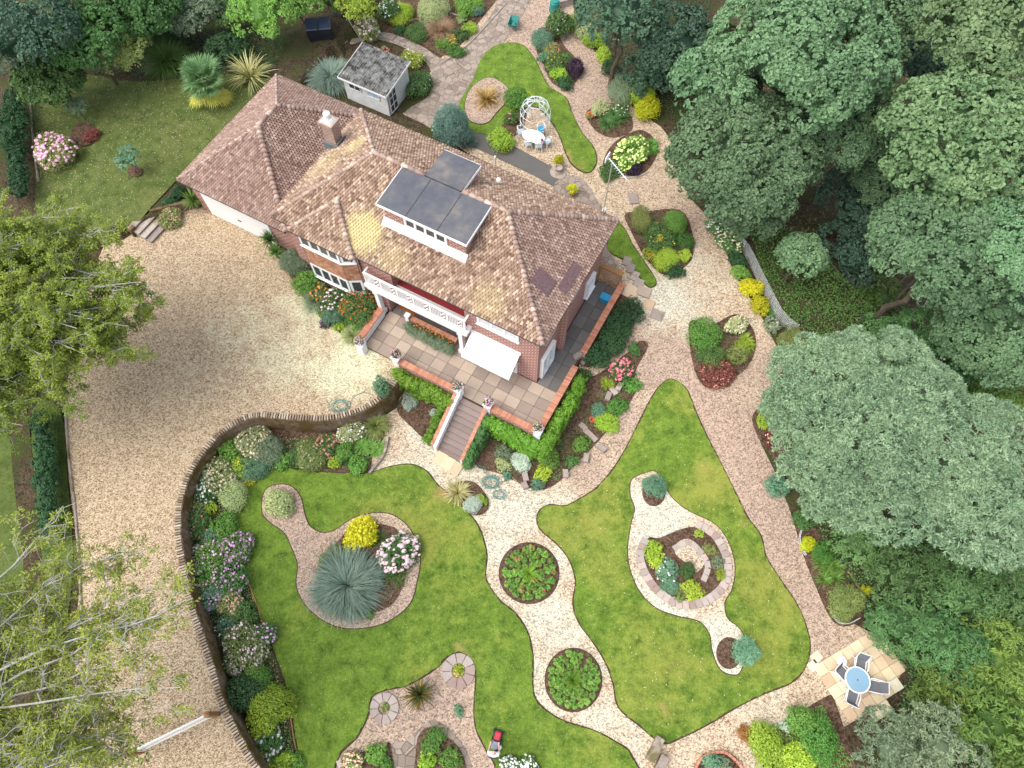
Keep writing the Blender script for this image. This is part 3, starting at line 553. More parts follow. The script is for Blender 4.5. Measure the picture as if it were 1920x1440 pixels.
# bay walls, tile-hung band, windows
def quadwall(mb, p, q, z0, z1, th=.12, tint=None):
    p = np.array(p, float); q = np.array(q, float); d = (q - p) / np.linalg.norm(q - p); n = np.array([-d[1], d[0]]) * th
    mb.hexa([(*p, z0), (*q, z0), (*(q + n), z0), (*(p + n), z0)], [(*p, z1), (*q, z1), (*(q + n), z1), (*(p + n), z1)], tint)
BP = [(-21.35, 15.44), (-21.35, 15.02), (-18.75, 15.02), (-18.05, 15.44)]
mb = MB(HO); [quadwall(mb, BP[i], BP[i + 1], -.2, .95) for i in range(3)]; hbuild(mb, 'wall', M['brick'], house)
mb = MB(HO)
for i in range(3):
    p, q = np.array(BP[i]), np.array(BP[i + 1]); L = np.linalg.norm(q - p); d = (q - p) / L; n = np.array([d[1], -d[0]])
    for r_ in range(10):
        z = 2.3 + r_ * .16; m_ = int(L / .17)
        for c_ in range(m_):
            a = p + d * (c_ + .02) * L / m_; b = p + d * (c_ + .98) * L / m_; f = n * .06
            mb.hexa([(*(a + f), z), (*(b + f), z), (*(b - n * .05), z), (*(a - n * .05), z)], [(*(a + n * .02), z + .18), (*(b + n * .02), z + .18), (*(b - n * .05), z + .18), (*(a - n * .05), z + .18)])
hbuild(mb, 'tile_hung_band', tintmat('wall_hung_tiles', [(0, (.20,.09,.05)), (.5, (.36,.18,.11)), (1, (.46,.28,.18))], .85, .3, 4, bump=.01), house)
def window(p, q, z0, z1, n, parent=house, name='window', depth=.07, glass='glass', fr=.13, mull=.13, sill=True):
    p = np.array(p, float); q = np.array(q, float); L = np.linalg.norm(q - p); d = (q - p) / L; nn = np.array([d[1], -d[0]])
    w_ = MB(HO); f_ = lambda mb, a0, a1, zz0, zz1, t0, t1: mb.hexa([(*(p + d * a0 + nn * t1), zz0), (*(p + d * a1 + nn * t1), zz0), (*(p + d * a1 + nn * t0), zz0), (*(p + d * a0 + nn * t0), zz0)], [(*(p + d * a0 + nn * t1), zz1), (*(p + d * a1 + nn * t1), zz1), (*(p + d * a1 + nn * t0), zz1), (*(p + d * a0 + nn * t0), zz1)])
    f_(w_, 0, L, z0, z0 + fr, 0, depth); f_(w_, 0, L, z1 - fr, z1, 0, depth)
    for i in range(n + 1):
        c_ = i * (L - mull) / n; f_(w_, c_, c_ + mull, z0 + fr, z1 - fr, 0, depth)
    if sill: f_(w_, -.05, L + .05, z0 - .07, z0 - .002, 0, depth + .06)
    fo = hbuild(w_, name, M['white'], parent)
    for i in range(n):
        g = MB(HO); a0 = i * (L - mull) / n + mull; a1 = (i + 1) * (L - mull) / n; f_(g, a0, a1, z0 + fr, z1 - fr, .0, .02); hbuild(g, 'pane', M[glass], fo)
    return fo
for z0, z1 in ((.97, 2.22), (3.95, 5.15)):
    window((-21.35, 15.01), (-18.77, 15.01), z0, z1, 4, depth=.05); window((-18.72, 15.03), (-18.07, 15.42), z0, z1, 1, depth=.05)
mb = MB(HO); mb.box(-21.34, -18.8, 15.1, 15.44, 0, 5.1); mb.box(-18.8, -18.3, 15.3, 15.44, 0, 5.1); hbuild(mb, 'inner_wall', M['white'], house)
window((-10.5, 15.44), (-8.05, 15.44), 3.8, 4.75, 3, depth=.06, glass='blind')
window((-13.9, 17.39), (-12.2, 17.39), 3.1, 5.0, 2, name='balcony_door', sill=False)
window((-14.5, 17.69), (-13.2, 17.69), .15, 2.25, 1, name='front_door', sill=False)
window((-10.7, 15.44), (-8.1, 15.44), .12, 2.25, 3, name='patio_door', sill=False)
window((-6.89, 15.75), (-6.89, 17.2), .12, 2.3, 2, name='side_door', glass='glass2', depth=.2, sill=False)
window((-6.89, 21.2), (-6.89, 22.2), .9, 2.3, 1, glass='glass2', depth=.2); window((-6.89, 19), (-6.89, 20), 3.7, 4.7, 2); window((-6.89, 16), (-6.89, 17.2), 3.7, 4.7, 2)
# garage door
mb = MB(HO)
for i in range(5): mb.box(-30.29, -25.21, 16.02, 16.14, .02 + i * .446, .02 + i * .446 + .44)
gd = hbuild(mb, 'garage_door', M['white'], house); mb = MB(HO); mb.box(-27.85, -27.6, 15.97, 16.02, .9, .94); hbuild(mb, 'handle', M['gutter'], gd)
# gutters, fascias, downpipes
mb = MB(HO)
for p, q in (((U0, V0 - .06), (b0 - .05, V0 - .06)), ((b1 + .05, V0 - .06), (U1, V0 - .06)), ((U0, V1 + .06), (U1, V1 + .06)), ((b0, bv - .06), (b1, bv - .06))): mb.tube([(*p, E0 - .03), (*q, E0 - .03)], .055, 8)
for p, q in (((g0, h0 - .06), (g1, h0 - .06)), ((g0 - .06, h0), (g0 - .06, h1))): mb.tube([(*p, EG - .03), (*q, EG - .03)], .055, 8)
mb.tube([(U1 + .06, V0, E0 - .03), (U1 + .06, V1, E0 - .03)], .05, 8); hbuild(mb, 'gutter', M['gutter'], house)
mb = MB(HO)
mb.box(U0, U1, V0, V0 + .03, E0 - .16, E0 - .03); mb.box(U1 - .03, U1, V0 + .03, V1, E0 - .18, E0 - .03); mb.box(b0, b1, bv, bv + .03, E0 - .16, E0 - .03); mb.box(g0, g1, h0, h0 + .03, EG - .16, EG - .03); mb.box(U0 + .05, U1 - .05, V0 + .04, V1 - .04, E0 - .08, E0 - .04); mb.box(g0 + .05, g1 - .05, h0 + .04, h1 - .04, EG - .08, EG - .04); mb.box(b0, b1, bv + .04, V0 + .03, E0 - .09, E0 - .05)
hbuild(mb, 'fascia', M['white'], house)
for (x, y, zt, zb) in ((-21.85, 15.36, 5.1, 0), (-17.75, 15.36, 5.1, 0), (-23.2, 16.0, 2.7, 0), (-6.8, 18.5, 5.1, .1), (-11.6, 15.3, .5, .1)):
    mb = MB(HO); mb.tube([(x, y, zb), (x, y, zt - .2), (x, y - .12, zt)], .045, 8); hbuild(mb, 'downpipe', M['gutter'], house)
# balcony
mb = MB(HO); mb.box(-17.35, -11.0, 14.98, 15.44, 2.46, 2.75); mb.box(-17.45, -10.9, 14.9, 15.44, 2.76, 3.0); mb.box(-16.5, -11.3, 15.44, 15.76, 2.46, 2.99)
balc = hbuild(mb, 'balcony', M['white'], house)
mb = MB(HO); mb.box(-16.49, -11.31, 15.76, 17.39, 2.5, 3.03); mb.box(-17.2, -11.15, 15.1, 15.44, 3.005, 3.03); hbuild(mb, 'balcony_floor', M['reddeck'], balc)
mb = MB(HO); mb.box(-17.35, -11.0, 14.98, 15.08, 4.0, 4.08); mb.box(-17.3, -11.05, 15.0, 15.06, 3.1, 3.16); mb.box(-17.35, -17.25, 15.08, 15.44, 4.0, 4.08); mb.box(-11.1, -11.0, 15.08, 15.44, 4.0, 4.08)
for u_ in np.linspace(-17.3, -11.05, 7): mb.box(u_ - .04, u_ + .04, 14.99, 15.07, 3.16, 4.0)
rail = hbuild(mb, 'balcony_railing', M['white'], house)
mb = MB(HO); mb.box(-17.22, -17.17, 15.015, 15.045, 3.16, 4.0, tint=.5); b_ = hbuild(mb, 'baluster', M['white'], rail)
seg = 6.25 / 6
for s_ in range(6):
    for k in range(10):
        u_ = s_ * seg + .09 + k * .095
        if 6 <= k <= 8: continue
        if s_ == 0 and k == 0: b_.location.x = 0; continue
        c = b_.copy(); COL.objects.link(c); c.parent = rail; c.location.x = u_ - .09
for s_ in range(6):        # pierced ornament panels
    mb = MB(HO); uc = -17.3 + s_ * seg + .75
    for a in range(5): mb.box(uc - .13 + (a % 2) * .12, uc - .01 + (a % 2) * .12, 15.01, 15.05, 3.17 + a * .165, 3.30 + a * .165)
    mb.box(uc + .115, uc + .135, 15.01, 15.05, 3.16, 4.0); hbuild(mb, 'fretwork_panel', M['white'], rail)
for u_ in (-16.9, -11.45):
    mb = MB(HO); mb.box(u_ - .2, u_ + .2, 14.95, 15.35, .1, .45); mb.box(u_ - .13, u_ + .13, 15.02, 15.28, .45, 2.2); mb.box(u_ - .17, u_ + .17, 14.98, 15.32, 2.2, 2.455); hbuild(mb, 'pillar', M['white'], house)
mb = MB(HO); mb.add([(-10.9, 15.4, 2.55), (-7.95, 15.4, 2.55), (-7.95, 14.2, 1.75), (-10.9, 14.2, 1.75), (-10.9, 15.4, 2.52), (-7.95, 15.4, 2.52), (-7.95, 14.2, 1.72), (-10.9, 14.2, 1.72)], [(3, 2, 1, 0), (4, 5, 6, 7), (3, 7, 6, 2)]); mb.box(-10.9, -7.95, 14.17, 14.2, 1.58, 1.77)
mb.tube([(-10.85, 15.42, 1.5), (-10.85, 14.2, 1.74)], .02); mb.tube([(-8.0, 15.42, 1.5), (-8.0, 14.2, 1.74)], .02); mb.box(-10.95, -7.9, 15.36, 15.44, 2.5, 2.66)
hbuild(mb, 'awning', M['white'], house)
# dormer
mb = MB(HO)
mb.add([(-16.65, 17.1, 6.5), (-11.95, 17.1, 6.5), (-11.95, 17.1, 7.95), (-16.65, 17.1, 7.95), (-16.65, 19.3, 7.6), (-11.95, 19.3, 7.6), (-11.95, 19.3, 8.08), (-16.65, 19.3, 8.08)], [(0, 1, 2, 3), (1, 5, 6, 2), (4, 0, 3, 7)])
mb.add([(-15.5, 21.2, 6.8), (-13.6, 21.2, 6.8), (-13.6, 21.2, 8.02), (-15.5, 21.2, 8.02), (-15.5, 19.4, 7.9), (-13.6, 19.4, 7.9), (-13.6, 19.4, 8.02), (-15.5, 19.4, 8.02)], [(1, 0, 3, 2), (5, 1, 2, 6), (0, 4, 7, 3)])
dorm = hbuild(mb, 'dormer', M['brick'], house)
mb = MB(HO)
mb.hexa([(-16.87, 16.87, 7.93), (-11.74, 16.87, 7.93), (-11.74, 19.36, 8.12), (-16.87, 19.36, 8.12)], [(-16.87, 16.87, 8.01), (-11.74, 16.87, 8.01), (-11.74, 19.36, 8.2), (-16.87, 19.36, 8.2)], .3)
mb.hexa([(-15.62, 19.37, 8.09), (-13.5, 19.37, 8.09), (-13.5, 21.35, 8.03), (-15.62, 21.35, 8.03)], [(-15.62, 19.37, 8.185), (-13.5, 19.37, 8.185), (-13.5, 21.35, 8.13), (-15.62, 21.35, 8.13)], .9)
hbuild(mb, 'flat_roof', M['lead'], dorm)
mb = MB(HO)
mb.box(-16.91, -11.70, 16.83, 16.865, 7.84, 7.99)
for u_ in (-11.735, -16.905): mb.hexa([(u_, 16.87, 7.84), (u_ + .03, 16.87, 7.84), (u_ + .03, 19.36, 8.03), (u_, 19.36, 8.03)], [(u_, 16.87, 8.0), (u_ + .03, 16.87, 8.0), (u_ + .03, 19.36, 8.195), (u_, 19.36, 8.195)])
mb.box(-13.495, -13.465, 19.5, 21.38, 7.93, 8.11); mb.box(-15.64, -13.465, 21.355, 21.385, 7.95, 8.11); hbuild(mb, 'fascia', M['white'], dorm)
mb = MB(HO); mb.hexa([(-16.8, 16.78, 6.40), (-11.85, 16.78, 6.40), (-11.85, 17.09, 6.6), (-16.8, 17.09, 6.6)], [(-16.8, 16.78, 6.50), (-11.85, 16.78, 6.50), (-11.85, 17.09, 6.8), (-16.8, 17.09, 6.8)]); hbuild(mb, 'apron_flashing', M['white'], dorm)
window((-15.5, 17.09), (-13.0, 17.09), 6.85, 7.6, 4, parent=dorm, depth=.06, sill=False)
mb = MB(HO); mb.tube([(-15.6, 19.365, 8.205), (-13.5, 19.365, 8.205)], .03, 6); [mb.hexa([(u_, 16.9, 8.012), (u_ + .03, 16.9, 8.012), (u_ + .03, 19.3, 8.197), (u_, 19.3, 8.197)], [(u_, 16.9, 8.022), (u_ + .03, 16.9, 8.022), (u_ + .03, 19.3, 8.207), (u_, 19.3, 8.207)]) for u_ in (-15.2, -13.4)]; hbuild(mb, 'roof_seam', M['gutter'], dorm)
# chimney
mb = MB(HO); cu, cv = -22.62, 20.72
mb.box(cu - .36, cu + .36, cv - .31, cv + .31, 4.6, 7.1); mb.box(cu - .40, cu + .40, cv - .35, cv + .35, 7.1, 7.22); mb.box(cu - .45, cu + .45, cv - .4, cv + .4, 7.22, 7.36); ch = hbuild(mb, 'chimney', brickmat('chimney_brick', (.22,.12,.09), (.30,.19,.15), (.52,.42,.35), ms=.03, bw=.26, rh=.11), r_main)
mb = MB(HO); mb.hexa([(cu - .34, cv - .3, 7.361), (cu + .34, cv - .3, 7.361), (cu + .34, cv + .3, 7.361), (cu - .34, cv + .3, 7.361)], [(cu - .25, cv - .2, 7.5), (cu + .25, cv - .2, 7.5), (cu + .25, cv + .2, 7.5), (cu - .25, cv + .2, 7.5)]); mb.lathe([(.17, 7.48), (.16, 7.75), (.2, 7.78), (.2, 7.84), (.12, 7.9), (.001, 7.92)], 14, (cu, cv)); hbuild(mb, 'chimney_pot', M['cream'], ch)
mb = MB(HO); mb.box(cu - .5, cu + .5, cv - .43, cv - .35, 5.2, 5.95); mb.box(cu + .42, cu + .5, cv - .35, cv + .43, 5.5, 6.12); hbuild(mb, 'flashing', M['slate'], ch)
for (px, py, r_, zz) in ((935, 338, .14, 6.9), (1133, 394, .11, 5.6), (928, 285, .07, 5.6)):
    d = rayd(px, py); t_ = (zz - H) / d[2]; u_, v_ = w2uv(d[0] * t_, d[1] * t_); zz0 = E0 + (V1 - v_) * KP
    mb = MB(HO); mb.lathe([(.05, zz0 - .1), (.05, zz0 + .28), (r_, zz0 + .3), (r_ * 1.1, zz0 + .36), (r_ * .8, zz0 + .46), (.001, zz0 + .5)], 14, (u_, v_)); hbuild(mb, 'roof_vent', M['cream'], r_main)
# aerial
mb = MB(HO); mu, mv = -7.35, 23.5
mb.tube([(mu, mv, 4.6), (mu, mv, 9.35)], .03, 6); aer = hbuild(mb, 'aerial_mast', M['greywood'], house)
mb = MB(HO); mb.tube([(mu - .35, mv + .35, 9.3), (mu + 1.0, mv - .45, 9.3)], .02, 6)
for k in range(9):
    a = np.array((mu - .3, mv + .3, 9.3)) + np.array((1.25, -.75, 0)) * k / 9; mb.tube([a + [-.06, -.10, 0], a + [.06, .10, 0]], .008, 4)
mb.box(mu - .42, mu - .38, mv + .1, mv + .6, 9.15, 9.45); hbuild(mb, 'aerial', M['white'], aer)

# terrace walls with brick coping
def low_wall(name, label, segs, mat, z0, z1, th, parent=None, cope='cope', brick=.11):
    mb = MB(HO)
    for (p, q) in segs: quadwall(mb, p, q, z0, z1, th)
    o = hbuild(mb, name, M[mat]); tag(o, label, 'garden wall'); mb = MB(HO)
    for (p, q) in segs:
        p = np.array(p, float); q = np.array(q, float); L = np.linalg.norm(q - p); d = (q - p) / L; n = np.array([-d[1], d[0]]); m_ = max(1, int(L / brick))
        for i in range(m_):
            a = p + d * (i * L / m_ + .008) - n * .04; b = p + d * ((i + 1) * L / m_ - .008) - n * .04; t_ = n * (th + .08); z = z1 + .001
            mb.hexa([(*a, z), (*b, z), (*(b + t_), z), (*(a + t_), z)], [(*a, z + .08), (*b, z + .08), (*(b + t_), z + .08), (*(a + t_), z + .08)])
    c = hbuild(mb, 'coping', M[cope], o); return o
low_wall('terrace_wall', 'white low wall with orange brick coping at the drive end of the terrace', [((-16.65, 12.6), (-16.65, 15.0))], 'white', -.1, .72, .3)
low_wall('terrace_wall', 'brick coped front terrace wall between drive and stairs', [((-14.2, 12.55), (-10.35, 12.55))], 'brick', -1.75, .62, .26)
low_wall('terrace_wall', 'brick coped front terrace wall between stairs and right corner', [((-8.35, 12.55), (-5.5, 12.55))], 'brick', -1.75, .62, .26)
low_wall('terrace_wall', 'long orange coped brick wall along the right side of the terrace, front stretch', [((-5.2, 12.55), (-5.2, 17.1))], 'brick', -1.75, .62, .28)
low_wall('terrace_wall', 'orange coped brick wall along the side passage up to the trellis', [((-5.2, 18.1), (-5.2, 23.3))], 'brick', -1.75, .62, .28)
def post(u_, v_, label):
    t_ = thing('gate_post', label, 'post', (*uv2w(u_, v_), 0), YAW)
    mb = MB(); mb.box(-.2, .2, -.2, .2, -.6, .85); mb.box(-.24, .24, -.24, .24, .85, .93); mb.build('pillar', M['white'], t_)
    return t_
posts = [(-14.3, 12.72, 'white wall post topped with pink flowers at the left end of the front terrace wall'), (-10.3, 12.72, 'white post with flowers at the top left of the stairs'), (-8.42, 12.72, 'white post with mixed flowers at the top right of the stairs'), (-5.35, 12.7, 'white post with flowers at the front right corner of the terrace'), (-16.5, 12.45, 'white post with flowers at the front of the white drive-end wall')]
for a in posts: post(*a)
# planter in front of the porch
low_wall('planter_wall', 'red brick planter edge below the balcony between the pillars', [((-15.05, 15.28), (-12.0, 15.28))], 'brick', .08, .5, .22)
mb = MB(); mb.box(-.12, .12, -.12, .12, .1, .75); mb.box(-.15, .15, -.15, .15, .75, .82); tag(mb.build('small_post', M['white'], None, (*uv2w(-15.25, 15.35), 0), YAW), 'small white post at the left end of the planter under the balcony', 'post')
mb = MB(); mb.box(-.62, .62, -.2, .2, .112, .135); tag(mb.build('doormat', M['mat'], None, (*uv2w(-15.7, 15.98), 0), YAW), 'brown rectangular doormat on the porch paving under the balcony', 'doormat')
mb = MB(); mb.box(-.27, .27, -.2, .2, .12, .45); mb.box(-.3, .3, -.23, .23, .45, .5); tag(mb.build('storage_box', M['blue'], None, (*uv2w(-5.85, 22.1), 0), YAW), 'small bright blue box in the side passage by the brick wall', 'box')
# trellis gate at the end of passage
tr = thing('trellis_gate', 'brown timber trellis gate closing the far end of the side passage', 'gate', (*uv2w(-6.2, 23.25), .1), YAW)
mb = MB(); mb.box(-.7, .7, -.03, .03, 0, .08); mb.box(-.7, .7, -.03, .03, 1.2, 1.28); mb.box(-.7, -.62, -.03, .03, .08, 1.2); mb.box(.62, .7, -.03, .03, .08, 1.2); mb.box(-.75, .75, -.02, .3, 1.29, 1.34); mb.build('frame', M['wood'], tr)
mb = MB()
for k in range(-6, 7):
    for sg, y in ((1, .012), (-1, -.012)):
        a = np.array([k * .18, 0.]); 
        x0, z0, x1, z1 = k * .18 - .56 * sg, .08, k * .18 + .56 * sg, 1.2
        def cl(x0, z0, x1, z1):
            pts = []
            for t_ in np.linspace(0, 1, 29):
                x = x0 + (x1 - x0) * t_; z = z0 + (z1 - z0) * t_
                if abs(x) <= .62: pts.append((x, z))
            return pts
        pp = cl(x0, z0, x1, z1)
        if len(pp) > 1: mb.tube([(pp[0][0], y, pp[0][1]), (pp[-1][0], y, pp[-1][1])], .018, 4)
mb.build('lattice', M['wood'], tr)
# stairs from terrace down to the lower garden
st = thing('garden_stairs', 'straight flight of brown stone stairs from the terrace down to the lower garden', 'stairs', (HX, HY, 0), YAW)
ns = 10
for i in range(ns):
    v1_ = 12.7 - i * .295; z = .1 - (i + 1) * .165
    mb = MB(HO); mb.box(-10.12, -8.62, v1_ - .295, v1_, z - .5, z - .05, .2); mb.box(-10.12, -8.62, v1_ - .32, v1_, z - .048, z, random.random()); hbuild(mb, 'step', M['step'], st)
for u_ in (-10.34, -8.6):
    mb = MB(HO); mb.hexa([(u_, 12.5, -1.8), (u_, 9.75, -1.8), (u_ + .2, 9.75, -1.8), (u_ + .2, 12.5, -1.8)], [(u_, 12.5, .5), (u_, 9.75, -1.05), (u_ + .2, 9.75, -1.05), (u_ + .2, 12.5, .5)]); hbuild(mb, 'side_wall', M['white'], st)
    mb = MB(HO)
    for k in range(24):
        v_ = 12.5 - (k + .05) * 2.75 / 24; v2 = 12.5 - (k + .95) * 2.75 / 24; za = .5 - (12.5 - v_) * 1.55 / 2.75; zb = .5 - (12.5 - v2) * 1.55 / 2.75; ua, uc = (u_ - .16, u_ + .03) if u_ < -9 else (u_ + .0, u_ + .19)
        mb.hexa([(ua, v_, za + .003), (ua, v2, zb + .003), (uc, v2, zb + .003), (uc, v_, za + .003)], [(ua, v_, za + .07), (ua, v2, zb + .07), (uc, v2, zb + .07), (uc, v_, za + .07)])
    hbuild(mb, 'coping', M['cope'], st)
# retaining wall of the drive
RW = np.array([P(*p, 0) for p in smooth(WALLPX, 8, False)])
t_ = np.gradient(RW, axis=0); t_ /= np.linalg.norm(t_, axis=1)[:, None]; nr = np.stack([-t_[:, 1], t_[:, 0]], 1)
# choose normal pointing to the garden (east / south)
mid = len(RW) // 2
if np.dot(nr[mid], np.array(P(600, 1000)) - RW[mid]) < 0: nr = -nr
mb = MB(); th_ = .32
for i in range(len(RW) - 1):
    a, b, c, d = RW[i], RW[i + 1], RW[i + 1] + nr[i + 1] * th_, RW[i] + nr[i] * th_
    f, g = RW[i + 1] + nr[i + 1] * (th_ + .04), RW[i] + nr[i] * (th_ + .04)
    bt = [(*a, -1.9), (*b, -1.9), (*f, -1.9), (*g, -1.9)]; tp = [(*a, .05), (*b, .05), (*c, .05), (*d, .05)]
    mb.hexa(bt, tp, random.random())
wo = mb.build('retaining_wall', M['wallstone']); tag(wo, 'curved mossy retaining wall between the gravel drive and the lower garden', 'retaining wall')
mb = MB(); acc = 0
segL = np.linalg.norm(np.diff(RW, axis=0), axis=1); tot = segL.sum(); cum = np.concatenate([[0], np.cumsum(segL)])
for k in range(int(tot / .145)):
    s_ = (k + .5) * .145 + random.uniform(-.01, .01); x = np.array([np.interp(s_, cum, RW[:, 0]), np.interp(s_, cum, RW[:, 1])]); n_ = np.array([np.interp(s_, cum, nr[:, 0]), np.interp(s_, cum, nr[:, 1])])
    n_ /= np.linalg.norm(n_); c = x + n_ * .14; mb.rbox(c[0], c[1], .051, .05 + random.uniform(.10, .16), .31 + random.uniform(-.05, .05), random.uniform(.07, .10), math.atan2(n_[1], n_[0]) + random.uniform(-.06, .06), random.random())
mb.build('coping', M['wallcope'], wo)
# ================================================================ VEGETATION
def nrm(v): return v / (np.linalg.norm(v, axis=-1, keepdims=True) + 1e-9)
class Fo:
    def __init__(s): s.V = []; s.Q = []; s.t = []; s.n = 0
    def add(s, V, Q, t): s.V.append(np.asarray(V, np.float32).reshape(-1, 3)); s.Q.append(np.asarray(Q).reshape(-1, 4) + s.n); s.t.append(np.asarray(t, np.float32).ravel()); s.n += len(s.V[-1])
    def mesh(s, name): return mesh_np(name, np.concatenate(s.V), np.concatenate(s.Q), None, np.concatenate(s.t))
def leafq(fo, C, N, L, W, rng, tint, droop=None):
    n = len(C); N = nrm(N); T = nrm(np.cross(N, rng.normal(size=(n, 3)))) if droop is None else nrm(droop - N * np.sum(droop * N, 1, keepdims=True) + rng.normal(size=(n, 3)) * .25)
    B = nrm(np.cross(N, T)); L = L * rng.uniform(.7, 1.25, (n, 1)); W = W * rng.uniform(.7, 1.25, (n, 1)); up = N * W * .22
    V = np.stack([C - T * L / 2, C + B * W / 2 + up + T * L * .08, C + T * L / 2, C - B * W / 2 + up + T * L * .08], 1)
    fo.add(V, np.arange(n * 4).reshape(n, 4), tint)
def sphere_dirs(n, rng, zmin=-.35):
    z = rng.uniform(zmin, 1, n); a = rng.uniform(0, 6.2832, n); r = np.sqrt(1 - z * z); return np.stack([r * np.cos(a), r * np.sin(a), z], 1)
def on_lobes(lobes, n, rng, zmin=-.35, depth=.8, idx=False):
    lo = np.array(lobes, float); ar = (lo[:, 3] * lo[:, 4] + lo[:, 3] * lo[:, 5]) ; k = rng.choice(len(lo), int(n * 1.7), p=ar / ar.sum())
    d = sphere_dirs(len(k), rng, zmin); p = lo[k, :3] + d * lo[k, 3:] * (rng.uniform(depth, 1.06, (len(k), 1)) + (rng.uniform(0, 1, (len(k), 1)) < .1) * rng.uniform(0, .22, (len(k), 1))); keep = np.ones(len(k), bool)
    for i, l in enumerate(lo):
        q = np.linalg.norm((p - l[:3]) / l[3:], axis=1); keep &= (q > .72) | (k == i)
    kk = k[keep][:n]; p, d = p[keep][:n], nrm(d[keep][:n] / lo[kk, 3:])
    if idx: return p, d, kk
    return p, d
def fill(fo, lobes, n, per, cr, L, W, rng, flatc=.55, zmin=-.35, spread=.6, needle=False, floor=None):
    p, d, kk = on_lobes(lobes, n, rng, zmin, idx=True); lt = rng.uniform(0, 1, len(lobes))[kk]; m = len(p); cd = nrm(d + [0, 0, .45])
    ct = rng.uniform(0, 1, m); v = sphere_dirs(m * per, rng, -1).reshape(m, per, 3)
    s = np.sign(np.sum(v * cd[:, None, :], 2, keepdims=True)); v = v * np.where(s == 0, 1, s)
    rr = cr * rng.uniform(.6, 1.3, (m, 1, 1)) * rng.uniform(.35, 1, (m, per, 1)) ** .5
    off = v * rr; proj = np.sum(off * cd[:, None, :], 2, keepdims=True); off = off - cd[:, None, :] * proj * (1 - flatc)
    C = (p[:, None, :] + off).reshape(-1, 3); N = nrm((v * .7 + cd[:, None, :] * .6).reshape(-1, 3) + rng.normal(size=(m * per, 3)) * spread * .5)
    t = (lt[:, None] * (.2 if needle else .32) + ct[:, None] * (.55 if needle else .30) + rng.uniform(0, .25 if needle else .38, (m, per))).ravel()
    if floor is not None:
        k = C[:, 2] > floor; C, N, t = C[k], N[k], t[k]
        if needle is not False: off = off.reshape(-1, 3)[k]
    dr = nrm(off.reshape(-1, 3)) if needle else None
    leafq(fo, C, N if not needle else rng.normal(size=C.shape), L, W, rng, t, dr)
def core(fo, lobes, k=.72, rng=None):
    for (x, y, z, a, b, c) in lobes:
        th = np.linspace(0, 2 * math.pi, 11)[:-1]; ph = np.linspace(-.5 * math.pi * .9, .5 * math.pi, 6)
        V = [(x + a * k * math.cos(p) * math.cos(t), y + b * k * math.cos(p) * math.sin(t), z + c * k * math.sin(p)) for p in ph for t in th]
        Q = [(i * 10 + j, i * 10 + (j + 1) % 10, (i + 1) * 10 + (j + 1) % 10, (i + 1) * 10 + j) for i in range(5) for j in range(10)]
        fo.add(V, Q, np.full(len(Q), .1))
def big_lobes(rx, ry, rz, zc, n, lr, rng, zmin=-.2):
    d = sphere_dirs(n, rng, zmin); r = lr * rng.uniform(.75, 1.3, n)
    c = d * (np.array([rx, ry, rz]) - r[:, None] * .75) ; L = [(c[i, 0], c[i, 1], zc + c[i, 2], r[i], r[i], r[i] * .75) for i in range(n)]
    return L, (0, 0, zc, rx * .8, ry * .8, rz * .8)
def blades(fo, n, L, W, e0, e1, droop, rng, r0=.05, segs=5, tint=(0, 1), z0=0, org=(0, 0), az=None, cup=False):
    az = rng.uniform(0, 6.2832, n) if az is None else az; el = rng.uniform(e0, e1, n); Ls = L * rng.uniform(.6, 1.1, n); Ws = W * rng.uniform(.7, 1.2, n)
    x = np.stack([org[0] + r0 * rng.uniform(0, 1, n) * np.cos(az), org[1] + r0 * rng.uniform(0, 1, n) * np.sin(az), np.full(n, z0)], 1)
    side = np.stack([-np.sin(az), np.cos(az), np.zeros(n)], 1); dr = droop * rng.uniform(.6, 1.4, n); P_ = [x]; e = el.copy()
    for k in range(segs):
        x = x + np.stack([np.cos(e) * np.cos(az), np.cos(e) * np.sin(az), np.sin(e)], 1) * (Ls / segs)[:, None]; P_.append(x); e = e - dr / segs * (.5 + k / segs)
    prof = [.55, 1, .95, .75, .45, .06] if segs == 5 else np.concatenate([[.6], np.ones(segs - 1), [.06]])
    V = np.stack([np.stack([p - side * (Ws * w_ / 2)[:, None], p + side * (Ws * w_ / 2)[:, None]], 1) for p, w_ in zip(P_, prof)], 1)   # n,segs+1,2,3
    b = np.arange(n)[:, None] * (segs + 1) * 2 + np.arange(segs)[None, :] * 2
    Q = np.stack([b, b + 1, b + 3, b + 2], 2).reshape(-1, 4); t = np.repeat(rng.uniform(tint[0], tint[1], n), segs)
    fo.add(V.reshape(-1, 3), Q, t)
ICO = None
def heads(C, r, rng, name, squash=.75):
    t = (1 + 5 ** .5) / 2; v = nrm(np.array([(-1, t, 0), (1, t, 0), (-1, -t, 0), (1, -t, 0), (0, -1, t), (0, 1, t), (0, -1, -t), (0, 1, -t), (t, 0, -1), (t, 0, 1), (-t, 0, -1), (-t, 0, 1)], float))
    f = np.array([(0, 11, 5), (0, 5, 1), (0, 1, 7), (0, 7, 10), (0, 10, 11), (1, 5, 9), (5, 11, 4), (11, 10, 2), (10, 7, 6), (7, 1, 8), (3, 9, 4), (3, 4, 2), (3, 2, 6), (3, 6, 8), (3, 8, 9), (4, 9, 5), (2, 4, 11), (6, 2, 10), (8, 6, 7), (9, 8, 1)])
    n = len(C); rr = r * rng.uniform(.6, 1.25, (n, 1, 1)); V = C[:, None, :] + v[None] * rr * np.array([1, 1, squash]) * rng.uniform(.85, 1.15, (n, 12, 1))
    T = (f[None] + (np.arange(n) * 12)[:, None, None]).reshape(-1, 3); return mesh_np(name, V.reshape(-1, 3), None, T, rng.uniform(0, 1, len(T)) * .5 + np.repeat(rng.uniform(0, .5, n), 20))
